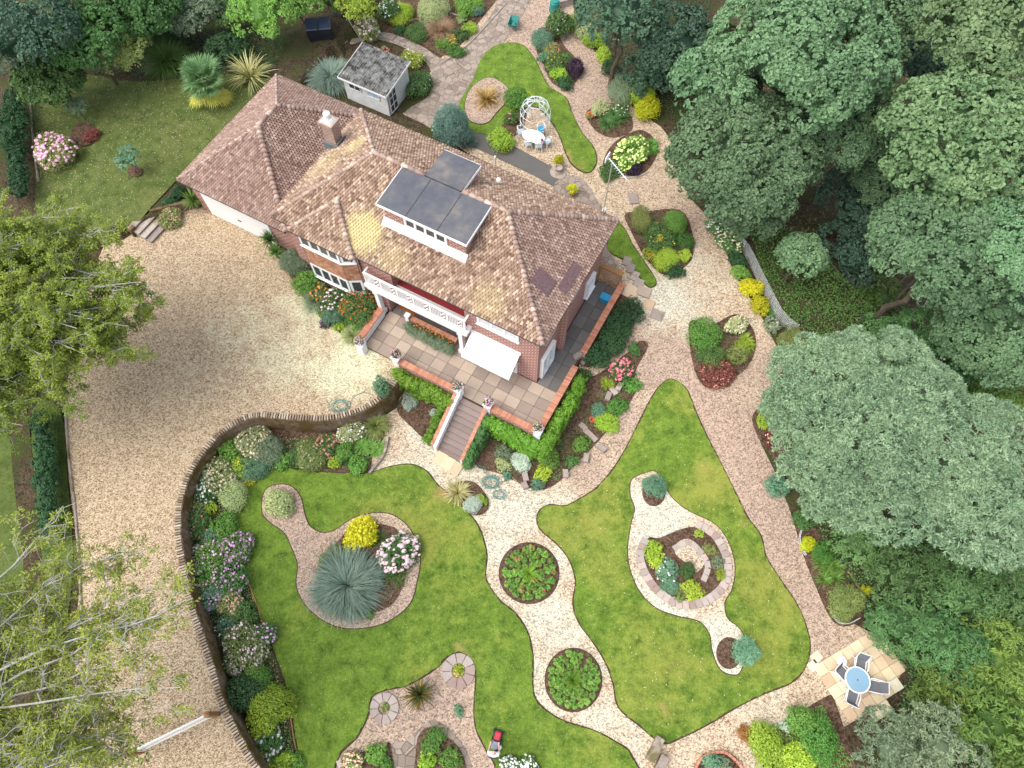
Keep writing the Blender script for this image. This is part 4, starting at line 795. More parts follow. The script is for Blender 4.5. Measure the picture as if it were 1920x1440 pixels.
seedc = [100]
def newrng(): seedc[0] += 1; return np.random.default_rng(seedc[0])
LEAF = dict(fine=(.075, .042), small=(.11, .07), med=(.13, .09), big=(.2, .12), needle=(.17, .03), strap=(.2, .035))
def mk_bush(r, h, leaf, rng, dense=1.0, elong=None):
    L, W = LEAF[leaf]; n = rng.integers(4, 8); lob = [(0, 0, h * .42, r * .8, r * .8, h * .55)]
    for i in range(n):
        a = i * 6.283 / n + rng.uniform(-.4, .4); q = r * rng.uniform(.38, .68); rr = r * rng.uniform(.28, .52); lob.append((q * math.cos(a), q * math.sin(a), h * rng.uniform(.3, .62), rr, rr, min(h * .45, rr * 1.1)))
    fo = Fo(); core(fo, lob, .55); area = 2.6 * math.pi * r * (r + h) / 2; nl = int(dense * 2.5 * area / (L * W)); nl = min(nl, 9000); per = 9
    fill(fo, lob, max(12, nl // per), per, max(.08, min(.26, r * .28)), L, W, rng, zmin=-.3, spread=1.0, flatc=.7, needle=leaf in ('needle',), floor=.0)
    return fo, lob
def flowers_on(lob, cover, fr, rng, name, zmin=.0):
    r = max(l[3] for l in lob); area = 2 * math.pi * r * r * 1.4; n = max(4, int(cover * area / (math.pi * fr * fr))); n = min(n, 320)
    p, d = on_lobes(lob, n, rng, zmin, .98); return heads(p + d * fr * .5, fr, rng, name)
def put_plant(kind, px, py, rpx, h, pal, flw, name, cat, label, group=None):
    rng = newrng(); x, y, z = at(px, py, h * .45); r = rpx * mpp(px, py, z + h * .4); loc = (x, y, z - .02); r *= 1.1
    if kind in ('bush', 'fine', 'big', 'needle', 'med', 'strap'):
        leaf = {'bush': 'small', 'fine': 'fine', 'big': 'big', 'needle': 'needle', 'med': 'med', 'strap': 'strap'}[kind]; fo, lob = mk_bush(r, h, leaf, rng)
    else:
        fo = Fo(); lob = [(0, 0, h * .4, r, r, h * .5)]
        if kind == 'grass': blades(fo, int(260 + 500 * r), r * 1.35, .022 + .008 * r, R(35), R(88), R(105), rng, r * .25)
        elif kind == 'biggrass': blades(fo, 2200, r * .95, .034, R(40), R(89), R(150), rng, r * .75, tint=(0, .8), segs=5); blades(fo, 900, r * .85, .03, R(30), R(85), R(120), rng, r * .5, tint=(.5, 1), z0=r * .12)
        elif kind == 'sword': blades(fo, 170, r * 1.25, .07, R(25), R(88), R(95), rng, .16)
        elif kind == 'spike': blades(fo, 110, r * 1.05, .06, R(-5), R(85), R(25), rng, .06, z0=h * .5); fo.add([(-.06, -.06, 0), (.06, -.06, 0), (.06, .06, 0), (-.06, .06, 0), (-.05, -.05, h * .5), (.05, -.05, h * .5), (.05, .05, h * .5), (-.05, .05, h * .5)], [(0, 1, 5, 4), (1, 2, 6, 5), (2, 3, 7, 6), (3, 0, 4, 7)], [.1] * 4)
        elif kind == 'straps': 
            for q in range(7):
                a = rng.uniform(0, 6.28); o_ = (r * .5 * math.cos(a) * (q > 0), r * .5 * math.sin(a) * (q > 0)); blades(fo, 60, r * .75, .04, R(35), R(85), R(110), rng, .08, org=o_)
    sx = float(rng.uniform(.86, 1.2)) if kind in ('bush', 'fine', 'big', 'med') else 1.0
    if not flw:
        o = link(name, fo.mesh(name), FM(pal), None, loc, float(rng.uniform(0, 6))); o.scale = (sx, 1 / sx, 1); tag(o, label, cat, group); return o
    t = thing(name, label, cat, loc, float(rng.uniform(0, 6)), group); t.scale = (sx, 1 / sx, 1); link('foliage', fo.mesh('foliage'), FM(pal), t)
    c, cv, fr = flw; link('flowers', flowers_on(lob, cv, fr, rng, 'flowers'), FLM(c), t); return t
PL = """
grass|705|797|22|.7|olive||grass_clump|plant|olive spiky grass clump against the right end of the curved retaining wall
straps|694|836|28|.6|bright||daylily|plant|green strappy clump at the right end of the wall border, beside the pale gravel
bush|660|808|24|.9|variegated|white,.25,.05|rose_bush|shrub|pale rose bush with white flowers below the coiled hose in the wall border
bush|672|872|18|.6|bright||garden_shrub|shrub|blue green low shrub at the tip of the wall border above the left lawn
bush|612|835|22|.7|mid|coral,.45,.08|hydrangea|hydrangea|coral red hydrangea halfway along the top wall border
bush|628|866|13|.4|lime||garden_shrub|shrub|small lime shrub just below the coral hydrangea
fine|585|852|28|.8|olive|cream,.15,.04|garden_shrub|shrub|brownish olive shrub left of the coral hydrangea
bush|646|846|18|.7|bright||garden_shrub|shrub|bright leafy shrub right of the coral hydrangea
bush|556|862|16|.5|mid||garden_shrub|shrub|small green shrub at the lawn edge, second from the olive shrub
bush|530|864|17|.5|bright||garden_shrub|shrub|fresh green low shrub at the lawn edge between grey and mid green ones
fine|503|848|27|.9|grey||garden_shrub|shrub|rounded grey green shrub in the wall border
bush|476|825|34|.9|variegated|cream,.35,.06|rose_bush|shrub|wide cream flowered bush below the bend of the mossy wall
big|430|842|27|.9|bright||broad_leaf_shrub|shrub|light green broad leaved shrub in the corner of the wall bend
grass|464|852|20|.5|olive||grass_clump|plant|small olive tuft between the cream bush and the broad leaved shrub
fine|478|880|26|.7|cyan||garden_shrub|shrub|low blue green shrub at the upper left corner of the left lawn
bush|410|888|35|1.0|olive|cream,.75,.07|hydrangea|hydrangea|large cream and tan hydrangea inside the wall bend
bush|452|878|20|.7|lime|yellow,.15,.05|garden_shrub|shrub|yellow green shrub right of the large cream hydrangea
bush|466|899|13|.4|yellow||garden_shrub|shrub|small yellow shrub at the lawn edge near the wall bend
bush|388|918|27|.9|mid|white,.5,.07|hydrangea|hydrangea|white flowered hydrangea against the left run of the wall
fine|437|926|29|.8|variegated||garden_shrub|shrub|mint variegated shrub by the upper left edge of the lawn
bush|364|952|17|.7|olive|cream,.6,.06|hydrangea|hydrangea|small cream hydrangea squeezed against the left wall
bush|394|950|15|.5|lime||garden_shrub|shrub|lime green low shrub between cream and white hydrangeas
bush|366|984|26|.9|mid|rose,.08,.06|rose_bush|shrub|green rose bush with a few red blooms by the left wall
bush|424|986|25|.7|bright||garden_shrub|shrub|bright green shrub at the lawn edge level with the keyhole island
bush|398|1008|20|.7|cyan|coral,.08,.05|garden_shrub|shrub|blue green shrub with a few coral blooms left of the lawn edge
bush|396|1042|30|.9|bright|lilac,.4,.07|phlox|flowers|lilac phlox clump upper left in the wall border
bush|440|1030|30|.9|mid|lilac,.7,.07|phlox|flowers|dense lilac phlox clump touching the left lawn
bush|384|1080|28|.9|bright|pink,.35,.06|phlox|flowers|magenta pink phlox against the mossy wall
bush|432|1082|30|.9|mid|lilac,.45,.07|phlox|flowers|lilac phlox clump left of the blue grass island
bush|400|1120|26|.8|cyan|lilac,.4,.06|phlox|flowers|lowest lilac phlox beside the peach bush
bush|432|1128|24|.8|olive|peach,.6,.06|hydrangea|hydrangea|peach coloured bush in the left border
bush|455|1150|24|.7|mid||garden_shrub|shrub|green shrub just below the peach bush
bush|430|1172|22|.7|cyan|white,.06,.04|garden_shrub|shrub|dark blue green shrub with tiny white flowers in the left border
bush|458|1212|42|1.0|olive|palepink,.5,.06|rose_bush|shrub|wide bush of pale pink roses in the lower left border
bush|496|1192|20|.8|mid|lilac,.45,.06|phlox|flowers|small lilac clump above right of the pale pink roses
bush|445|1244|24|.8|mid|palepink,.3,.05|rose_bush|shrub|thin rose bush under the pale pink rose bush
bush|452|1302|36|1.4|dark||garden_shrub|shrub|dark green tall shrub beside the large lime shrub
fine|478|1268|24|.9|bright||conifer_shrub|shrub|feathery green shrub above the dark one in the lower border
bush|512|1318|38|1.3|lime||golden_shrub|shrub|large lime yellow shrub at the lower left lawn edge
bush|492|1352|28|1.0|lime||golden_shrub|shrub|lime shrub directly below the large lime yellow one
bush|504|1392|30|.8|mid|white,.3,.08|hydrangea|hydrangea|white pompom hydrangea at the foot of the left border
bush|486|1428|24|.8|olive|yellow,.35,.05|garden_shrub|shrub|yellow green bush in the bottom left corner of the border
bush|528|1432|22|.6|lime||garden_shrub|shrub|lime mound at the bottom edge beside the left lawn
bush|555|1425|14|.5|bright||garden_shrub|shrub|small green plant at the bottom tip of the left border
fine|555|492|28|1.3|grey||privet_bush|shrub|rounded grey green bush against the house wall left of the bay
bush|577|530|24|1.1|bright||garden_shrub|shrub|green bush at the left corner of the bay window
bush|600|550|20|.9|mid|orange,.35,.07|hydrangea|hydrangea|orange red hydrangea below the left pane of the bay
bush|628|566|22|.9|mid|palepink,.3,.07|hydrangea|hydrangea|pale and red hydrangea in front of the bay windows
grass|592|566|23|.5|grey||grass_clump|plant|grey green grass clump in the bay bed near the drive
bush|606|585|10|.35|lime||golden_tuft|plant|upper one of the lime tufts at the drive edge of the bay bed
bush|636|611|11|.35|lime||golden_tuft|plant|middle lime tuft at the drive edge of the bay bed
bush|650|626|9|.3|lime||golden_tuft|plant|lowest small lime tuft at the drive edge of the bay bed
fine|626|588|22|.5|cyan||garden_shrub|shrub|silvery blue green shrub in the middle of the bay bed
bush|678|578|33|1.2|mid|orange,.3,.06|orange_shrub|shrub|large orange flowered shrub between bay and balcony pillar
bush|650|578|18|.8|bright|orange,.4,.05|orange_shrub|shrub|small orange flowered shrub at the right corner of the bay
fine|674|608|18|.6|bright||garden_shrub|shrub|green shrub beside the white drive-end terrace wall
grass|662|630|19|.5|variegated||grass_clump|plant|pale grass clump at the front tip of the bay bed
straps|646|600|16|.45|bright||daylily|plant|small strappy plant among the lime tufts
fine|614|602|13|.35|purple|lilac,.2,.03|lavender|plant|dusty purple lavender at the drive edge of the bay bed
spike|363|378|24|1.5|spike||cordyline|plant|green cordyline left of the garage door
spike|507|452|22|1.8|spike||cordyline|plant|upper green cordyline right of the garage door
spike|518|474|18|1.3|spike||cordyline|plant|lower green cordyline right of the garage door
bush|336|362|12|.7|dark||garden_shrub|shrub|small dark shrub at the left corner of the garage
bush|318|385|16|.8|dark||garden_shrub|shrub|dark shrub beside the stone steps to the upper lawn
bush|321|406|20|.6|olive|peach,.7,.05|hydrangea|hydrangea|peach flowered low bush next to the stone steps
bush|103|284|37|1.3|olive|pink,.75,.11|hydrangea|hydrangea|large pink hydrangea alone on the upper left lawn
bush|172|255|14|.5|redbrown||garden_shrub|shrub|small sparse shrub in a bare patch on the upper left lawn
grass|312|112|40|1.6|fern||tall_grass|plant|tall arching green grass behind the upper lawn
sword|466|135|42|1.5|stripe||flax|plant|large striped flax at the back corner of the garage
biggrass|620|143|36|1.0|bluegrass||blue_grass|plant|round blue green grass left of the shed
bush|690|56|23|1.0|olive|palepink,.7,.09|hydrangea|hydrangea|pink and cream hydrangea behind the shed
bush|729|22|20|1.5|mid|white,.3,.07|rose_bush|shrub|tall bush with white flowers at the top edge behind the shed
fine|755|28|22|.8|lime||garden_shrub|shrub|lime leaved plant in the small round bed at the top
fine|812|18|32|1.5|variegated||variegated_shrub|shrub|pale variegated shrub at the top edge of the photo
bush|880|10|24|1.0|bright||garden_shrub|shrub|bright shrub at the top edge left of the crazy paving
grass|825|56|24|.7|strawgrass||straw_grass|plant|straw coloured round grass in the top bed
bush|749|57|10|.5|dark||garden_shrub|shrub|small dark shrub left of the straw grass
fine|783|62|20|.6|mid||garden_shrub|shrub|feathery green shrub near the straw grass
bush|796|52|11|.4|silver||garden_shrub|shrub|small silvery plant left of the straw grass
fine|893|21|12|.6|blue||conifer_shrub|shrub|small blue grey conifer in the top bed
bush|866|38|9|.4|variegated||garden_shrub|shrub|small pale green plant in the top bed near the path
fine|881|54|14|.4|lime||box_mound|shrub|lime green mound by the crazy paving path
bush|864|66|14|.5|mid||garden_shrub|shrub|green plant just left of the lime mound
straps|838|84|20|.5|bright||daylily|plant|bright strappy clump below the straw grass
bush|846|74|10|.5|olive|orange,.3,.05|marigold|flowers|orange and yellow flowers below the straw grass
bush|858|98|14|.5|fern||garden_shrub|shrub|dark low shrub at the path edge below the orange flowers
bush|772|112|20|.7|lime|palepink,.25,.06|rose_bush|shrub|lime bush with pink flowers at the back right corner of the shed
bush|786|158|26|1.0|mid|white,.03,.04|climbing_shrub|shrub|green shrub against the right wall of the shed
bush|722|98|10|.5|olive|rose,.4,.05|rose_bush|shrub|red flowers just behind the shed roof
big|1048|48|22|1.8|mid|white,.05,.05|standard_tree|tree|small standard tree on a thin stem by the wheelbarrow gravel
bush|1078|42|16|.8|lime||variegated_shrub|shrub|uppermost yellow shrub under the dark trees at the top
bush|1100|62|19|.9|variegated||variegated_shrub|shrub|middle yellow variegated shrub under the dark trees
bush|1112|76|17|.8|lime||variegated_shrub|shrub|lowest of the yellow shrubs in the row by the upper path
fine|1018|76|20|.9|cyan||conifer_shrub|shrub|blue green shrub right of the wheelbarrow
bush|1036|95|16|.7|olive|coral,.2,.05|rose_bush|shrub|reddish rose bush in the bed above the upper lawn
bush|1048|118|22|.8|mid|yellow,.08,.05|garden_shrub|shrub|green shrub in the middle of the bed right of the upper lawn
bush|1022|108|12|.5|cyan||garden_shrub|shrub|small blue green shrub at the left edge of the same bed
bush|1048|140|16|.6|lime||garden_shrub|shrub|lime shrub at the lower part of the bed right of the upper lawn
bush|1060|155|16|.5|dark||garden_shrub|shrub|dark green shrub at the lowest tip of the bed right of the upper lawn
bush|1078|128|17|1.0|purple||smoke_bush|shrub|dark purple leaved shrub beside the upper gravel path
bush|1132|103|15|.7|lime||variegated_shrub|shrub|yellow green shrub at the wood edge above the dark round one
bush|1144|126|15|.9|dark||garden_shrub|shrub|dark round shrub at the wood edge beside the upper path
fine|1164|172|27|1.1|grey||garden_shrub|shrub|pale feathery green shrub left of the yellow bushes
bush|1200|176|25|1.3|lime||golden_bush|shrub|yellow leaved bush at the wood edge, upper one
bush|1217|204|22|1.2|yellow||golden_bush|shrub|bright yellow bush at the wood edge, lower right one
bush|1183|158|17|1.1|olive||golden_bush|shrub|olive yellow bush above the other yellow bushes
bush|1126|204|17|.7|variegated|cream,.25,.05|garden_shrub|shrub|cream flowered shrub in the strappy bed
straps|1152|222|32|.7|mid||daylily|plant|wide dark strappy clump beside the upper gravel path
bush|1165|207|13|.7|mid|white,.2,.05|daisy_clump|flowers|white daisies behind the strappy clump
bush|1106|217|7|.4|olive|orange,.8,.05|marigold|flowers|small patch of orange flowers left of the strappy clump
bush|1184|285|33|1.1|bright|limehead,.7,.09|hydrangea|hydrangea|large lime flowered hydrangea under the aerial
straps|1218|272|20|.8|bright||daylily|plant|strappy leaves right of the lime hydrangea
bush|1144|318|20|.6|mid||garden_shrub|shrub|low green shrub at the left foot of the lime hydrangea
bush|1188|318|14|.5|purple||garden_shrub|shrub|small dark purple plant below the lime hydrangea
sword|912|183|27|.9|yellowspike||golden_flax|plant|yellow striped flax in the oval gravel island of the upper lawn
bush|966|186|23|.9|bright||garden_shrub|shrub|bright shrub just above left of the garden dome
bush|990|184|10|.6|lime|yellow,.15,.04|garden_shrub|shrub|small yellow green shrub touching the top of the garden dome
needle|846|238|33|3.0|blue||blue_spruce|conifer|tall blue conifer just behind the house roof
needle|878|264|14|1.0|blue||blue_spruce|conifer|small blue conifer at the foot of the tall one
bush|940|264|22|.9|lime||golden_shrub|shrub|lime shrub between the house and the white table
bush|960|222|13|.7|mid|rose,.08,.06|rose_bush|shrub|dark rose bush with red blooms left of the garden dome
bush|822|245|12|.6|mid|white,.3,.04|garden_shrub|shrub|small white flowered plant left of the tall blue conifer
olive|0|0|0|0|x||x|x|x
fine|1202|412|22|.9|olive||garden_shrub|shrub|olive shrub at the top left of the island bed right of the house
fine|1266|418|20|1.5|bright||box_ball|shrub|bright green rounded upright bush in the island bed right of the house
bush|1238|450|28|.8|mid|yellow,.04,.06|garden_shrub|shrub|leafy centre of the island bed with a few yellow blooms
bush|1236|452|8|.95|olive|yellow,.9,.05|marigold|flowers|small bright yellow flower patch in the island bed
fine|1284|452|17|.6|fern||garden_shrub|shrub|fine green shrub at the right edge of the island bed
bush|1218|477|12|.5|lime|orange,.1,.04|golden_tuft|plant|lime tuft with orange blooms at the left edge of the island bed
fine|1249|488|24|.7|lime||box_mound|shrub|rounded yellow green mound low in the island bed
bush|1284|480|12|.5|lime||golden_tuft|plant|lime tuft at the right edge of the island bed
bush|1262|507|17|.6|dark||garden_shrub|shrub|dark shrub at the bottom tip of the island bed
bush|1320|630|30|1.0|bright||garden_shrub|shrub|bright green bush in the lower island bed right of the house
bush|1381|609|18|.8|variegated|cream,.7,.06|hydrangea|hydrangea|cream yellow hydrangea in the lower island bed
straps|1394|642|22|.6|lime||daylily|plant|light green strappy clump in the lower island bed
fine|1334|668|24|.7|mid||garden_shrub|shrub|green shrub in the middle of the lower island bed
bush|1346|697|30|.7|redbrown|coral,.2,.05|garden_shrub|shrub|red brown shrub at the bottom of the lower island bed
bush|1382|668|18|.6|olive||garden_shrub|shrub|olive shrub at the right of the lower island bed
bush|1346|425|20|.9|mid|white,.5,.07|daisy_clump|flowers|white flowers at the wood edge, upper clump by the fence
bush|1368|455|22|.9|mid|cream,.5,.07|daisy_clump|flowers|cream and white flowers along the fence, lower clump
bush|1382|488|14|.7|dark||garden_shrub|shrub|dark shrub at the foot of the white flowers
bush|1388|512|15|.7|bright||garden_shrub|shrub|light green shrub along the fence above the yellow shrubs
bush|1408|542|18|.8|yellow||golden_bush|shrub|upper bright yellow shrub along the fence
bush|1425|574|17|.8|yellow||golden_bush|shrub|lower bright yellow shrub along the fence
straps|1440|585|14|.6|mid||daylily|plant|strappy tuft between the lower yellow shrub and the fence
bush|1447|610|15|.6|grey|palepink,.1,.05|garden_shrub|shrub|thin grey plant at the end of the fence
fine|1484|645|26|1.1|olive||garden_shrub|shrub|olive green bush at the path edge above the pine
bush|1434|788|15|.7|lime||garden_shrub|shrub|lime shrub at the left edge of the big pine
bush|1446|822|13|.6|redbrown|peach,.3,.05|garden_shrub|shrub|reddish shrub with peach flowers at the left edge of the pine
bush|1455|912|20|.8|cyan||garden_shrub|shrub|round blue green shrub at the path edge under the pine
bush|1505|976|18|.8|mid||garden_shrub|shrub|green shrub at the top of the narrow right border
fine|1516|1020|14|.5|yellow||box_mound|shrub|yellow round mound by the white wire edging
fine|1542|1034|19|.6|bright||garden_shrub|shrub|soft green shrub right of the yellow mound
straps|1556|1070|32|.8|bright||daylily|plant|large light green strappy clump in the narrow right border
fine|1582|1132|29|1.0|olive||box_ball|shrub|large round olive bush in front of the patio
sword|1592|1010|24|1.1|fern||flax|plant|dark green arching flax under the pine edge
bush|1626|1108|9|.4|yellow||golden_tuft|plant|tiny yellow plant behind the narrow right border
bush|1440|1400|34|.8|lime||golden_shrub|shrub|low lime shrub at the bottom right bed, left part
bush|1502|1352|26|1.1|bright||garden_shrub|shrub|bright shrub touching the patio at the bottom right
bush|1538|1388|33|1.5|bright||garden_shrub|shrub|large bright green bush in the bottom right bed
bush|1495|1418|28|.8|lime||golden_shrub|shrub|lime shrub at the very bottom of the right bed
bush|1472|1362|9|.5|silver||garden_shrub|shrub|small cream leaved plant at the top edge of the bottom right bed
fine|1400|1375|14|.3|autumn||dead_fern|plant|brown withered plant spilling onto the gravel path
bush|1336|1432|18|.6|cyan||garden_shrub|shrub|blue green shrub in the brick edged bed at the bottom
bush|1362|1436|13|.5|grey||garden_shrub|shrub|greyish plant right in the brick edged bottom bed
bush|1178|585|24|1.1|dark||evergreen_shrub|shrub|dark evergreen outside the passage wall, uppermost of four
bush|1160|612|25|1.1|dark||evergreen_shrub|shrub|dark evergreen outside the passage wall, second of four
bush|1146|640|25|1.1|dark||evergreen_shrub|shrub|dark evergreen outside the passage wall, third of four
bush|1120|666|24|1.1|dark||evergreen_shrub|shrub|dark evergreen outside the passage wall, lowest of four
bush|1092|706|14|.8|mid||garden_shrub|shrub|small shrub beside the gap in the right terrace wall
bush|1166|693|22|.8|mid|rose,.85,.09|hydrangea|hydrangea|deep pink hydrangea on the rocky slope right of the terrace
fine|1189|655|11|.6|mid||conifer_shrub|shrub|small pointed green bush above the deep pink hydrangea
bush|1186|722|14|.5|bright||garden_shrub|shrub|light green plant below right of the deep pink hydrangea
straps|1142|716|13|.4|lime||daylily|plant|small palm like tuft left below the deep pink hydrangea
fine|1122|770|13|.5|cyan||conifer_shrub|shrub|round blue green shrub on the rocky slope
bush|1158|762|18|.6|bright||garden_shrub|shrub|bright shrub at the rocky slope above the main path
fine|1138|792|20|.5|lime||garden_shrub|shrub|yellow green mat on the rocky slope
bush|1112|786|6|.35|olive|red,.8,.04|red_flowers|flowers|tiny red flower patch on the rocky slope
bush|1090|832|15|.6|bright||garden_shrub|shrub|bright plant at the foot of the slope below the stone steps
bush|1074|864|12|.5|mid||garden_shrub|shrub|green plant at the lower edge of the front right bed
bush|944|848|15|.5|grey||garden_shrub|shrub|greyish plant in the front right bed near the stairs hedge
fine|976|868|17|.6|silver||silver_shrub|shrub|silvery round shrub in the front right bed
bush|944|872|13|.4|variegated||garden_shrub|shrub|cream variegated low plant beside the silvery shrub
bush|1030|862|19|.7|bright||garden_shrub|shrub|bright shrub below the corner hedge of the terrace
bush|1018|888|15|.5|lime||garden_shrub|shrub|lime plant at the lower point of the front right bed
bush|1008|908|12|.4|cyan||garden_shrub|shrub|blue green plant spilling over the rocks by the path
bush|950|892|9|.3|cyan||garden_shrub|shrub|small blue green plant near the tangled hose
fine|768|754|14|.45|silver||silver_shrub|shrub|larger white silver mound left of the stairs
fine|814|774|8|.35|silver||silver_shrub|shrub|smaller white silver mound left of the stairs
bush|796|738|13|.5|olive|yellow,.2,.04|garden_shrub|shrub|yellowish plant in front of the left terrace hedge
bush|720|735|16|.9|cyan||climbing_shrub|shrub|bluish climber on the wall left of the front terrace
sword|858|922|22|.7|stripe||variegated_yucca|plant|cream striped yucca at the junction of the gravel paths
fine|886|946|16|.45|silver||silver_shrub|shrub|silver variegated mound beside the striped yucca
bush|904|936|10|.4|lime||garden_shrub|shrub|lime plant beside the silver mound at the path junction
bush|525|944|25|.95|variegated||box_ball|shrub|round clipped bush in the keyhole gravel island
bush|678|998|29|.9|yellow|limeyellow,.8,.07|euphorbia|shrub|brilliant yellow shrub in the left lawn island
biggrass|650|1096|56|1.1|bluegrass||blue_grass|plant|very large blue grey grass mound in the left lawn island
bush|748|1036|37|1.0|mid|palepink,.85,.11|hydrangea|hydrangea|pale pink hydrangea in the left lawn island
straps|738|1082|26|.5|fern||daylily|plant|dark strappy clump right of the large blue grass
bush|632|1040|18|.5|olive||garden_shrub|shrub|olive shrub left of the brilliant yellow shrub
bush|612|1050|14|.4|olive|yellow,.1,.04|garden_shrub|shrub|small yellowish plant at the left tip of the blue grass island
straps|596|1068|13|.5|fern||daylily|plant|dark spiky tuft left of the large blue grass
straps|728|1116|14|.4|cyan||daylily|plant|small blue green tuft at the lower right of the blue grass island
bush|692|1148|11|.3|bright||garden_shrub|shrub|small bright plant at the bottom of the blue grass island
grass|712|1010|14|.6|fern||grass_clump|plant|green grass between the yellow shrub and the pink hydrangea
spike|787|1302|33|.9|darkspike||cordyline|plant|dark star shaped cordyline with orange leaves in the bottom gravel area
fine|860|1333|9|.3|cyan||garden_shrub|shrub|small lone green plant in the bottom gravel area
bush|812|1390|20|.5|bright||garden_shrub|shrub|green shrub inside the stone ring at the bottom
bush|846|1422|18|.5|bright||garden_shrub|shrub|lower right green shrub inside the stone ring at the bottom
bush|800|1428|16|.4|lime||garden_shrub|shrub|lime shrub at the bottom edge inside the stone ring
bush|706|1414|18|.5|bright||garden_shrub|shrub|green shrub at the bottom edge left of the stone path
bush|662|1426|17|.5|olive|peach,.7,.05|hydrangea|hydrangea|peach flowered plant in the bottom left gravel corner
bush|720|1436|16|.4|bright||garden_shrub|shrub|small green shrub cut by the bottom edge
needle|1230|911|20|.7|spruce||dwarf_spruce|conifer|blue green dwarf conifer at the upper tip of the white gravel island
needle|1398|1223|23|.8|spruce||dwarf_spruce|conifer|blue green dwarf conifer at the lower tip of the white gravel island
bush|1225|1035|17|.5|lime||rose_bush|shrub|yellow green plant at the left of the oval rose bed
bush|1250|1072|20|.6|cyan|white,.06,.05|rose_bush|shrub|blue green rose bush in the oval rose bed
fine|1258|1100|15|.5|cyan||rose_bush|shrub|low blue green plant at the bottom left of the oval rose bed
bush|1296|1106|19|.5|lime|yellow,.05,.04|rose_bush|shrub|yellow green rose bush at the bottom of the oval rose bed
fine|1288|1072|14|.5|mid||rose_bush|shrub|mid green rose bush in the centre of the oval rose bed
bush|1232|1060|13|.45|lime||rose_bush|shrub|yellowish plant at the left rim of the oval rose bed
fine|1330|1030|12|.35|olive||rose_bush|shrub|thin olive plant at the upper right of the oval rose bed
bush|1276|1112|14|.4|olive||rose_bush|shrub|olive plant at the very bottom of the oval rose bed
bush|1312|1000|9|.3|lime||garden_shrub|shrub|tiny plant at the top of the oval rose bed
fine|1345|1055|12|.4|grey||rose_bush|shrub|thin grey green plant at the right of the oval rose bed
fine|1352|1078|11|.35|lime||rose_bush|shrub|pale plant at the right edge of the oval rose bed
bush|958|1434|16|.5|mid|white,.9,.07|white_roses|flowers|white roses at the bottom edge next to the person
bush|992|1440|18|.5|mid|white,.7,.06|white_roses|flowers|white roses at the bottom edge further right of the person
"""
for ln in PL.strip().split('\n'):
    k, px, py, r_, h_, pal, fl, nm, ct, lb = ln.split('|')
    if k == 'olive': continue
    flw = None
    if fl: a, b, c = fl.split(','); flw = (a, float(b), float(c))
    put_plant(k, float(px), float(py), float(r_), float(h_), pal, flw, nm, ct, lb)

o = bpy.data.objects.get('cordyline.003') or None
for o in [q for q in bpy.data.objects if q.get('label', '').startswith('dark star shaped')]:
    fo = Fo(); rg_ = newrng(); blades(fo, 22, .8, .07, R(-15), R(35), R(30), rg_, .06, z0=.4); link('orange_leaves', fo.mesh('orange_leaves'), FM('orangeblade'), o)
# flowers on the posts, planter plants
def uvpx(u, v, z):
    x, y = uv2w(u, v); return x, y, z
for i, (u_, v_, _) in enumerate(posts):
    rng = newrng(); fo, lob = mk_bush(.3, .35, 'fine', rng, .5)
    lb = ['pink flowers on the left front wall post', 'purple flowers on the post at the top left of the stairs', 'mixed pink flowers on the post at the top right of the stairs', 'pink flowers on the post at the front right terrace corner', 'faded pink flowers on the post of the white drive-end wall'][i]
    t_ = thing('flower_pot', lb, 'flowers', (*uv2w(u_, v_), .93)); mb = MB(); mb.lathe([(.001, 0), (.13, 0), (.17, .16), (.15, .16)], 12); mb.build('pot', M['stone'], t_)
    o = link('foliage', fo.mesh('foliage'), FM('fern'), t_); o.location.z = .1; f = link('flowers', flowers_on(lob, .4, .035, rng, 'flowers'), FLM('pink'), t_); f.location.z = .1
def hedge_run(pts, w_, z0, h_, pal, label, leaf='small', name='hedge', dens=1.0, flw=None):
    rng = newrng(); pts = np.array(pts, float); L = np.linalg.norm(np.diff(pts, axis=0), axis=1); cum = np.concatenate([[0], np.cumsum(L)]); n = max(2, int(cum[-1] / (w_ * .55))); lob = []
    for i in range(n + 1):
        s_ = cum[-1] * i / n; x = np.interp(s_, cum, pts[:, 0]); y = np.interp(s_, cum, pts[:, 1]); zz = np.interp(s_, cum, z0 if np.ndim(z0) else [z0] * len(pts)); hh = np.interp(s_, cum, h_ if np.ndim(h_) else [h_] * len(pts))
        nz = max(1, int(hh / (w_ * .8))); 
        for k in range(nz):
            q = w_ * rng.uniform(.5, .66); lob.append((x + rng.uniform(-.07, .07), y + rng.uniform(-.07, .07), zz + hh * (k + 1) / nz - q * .75 + rng.uniform(-.06, .1), q, q, q * .9))
    org = np.array([lob[0][0], lob[0][1], 0]); lob = [(a - org[0], b - org[1], c, d, e, f) for a, b, c, d, e, f in lob]
    fo = Fo(); core(fo, lob, .78); LL, WW = LEAF[leaf]; area = cum[-1] * (w_ + 1.6 * np.mean(h_)) * 1.2; per = 9
    fill(fo, lob, int(min(26000, dens * 2.4 * area / (LL * WW)) / per), per, .13, LL, WW, rng, zmin=-.2)
    o = link(name, fo.mesh(name), FM(pal), None, (org[0], org[1], 0)); tag(o, label, 'hedge'); return o
W2 = lambda L: [uv2w(*p) for p in L]
hedge_run(W2([(-14.1, 12.15), (-10.6, 12.15)]), .62, -1.6, 1.95, 'hedge', 'bright clipped hedge in front of the left terrace wall')
hedge_run(W2([(-10.75, 12.1), (-10.75, 9.9)]), .42, [-1.6, -1.6], [1.9, .7], 'hedge', 'bright hedge running down the left side of the stairs')
hedge_run(W2([(-8.05, 12.2), (-5.3, 12.15)]), .62, -1.6, 1.9, 'hedge', 'bright hedge below the right front terrace wall')
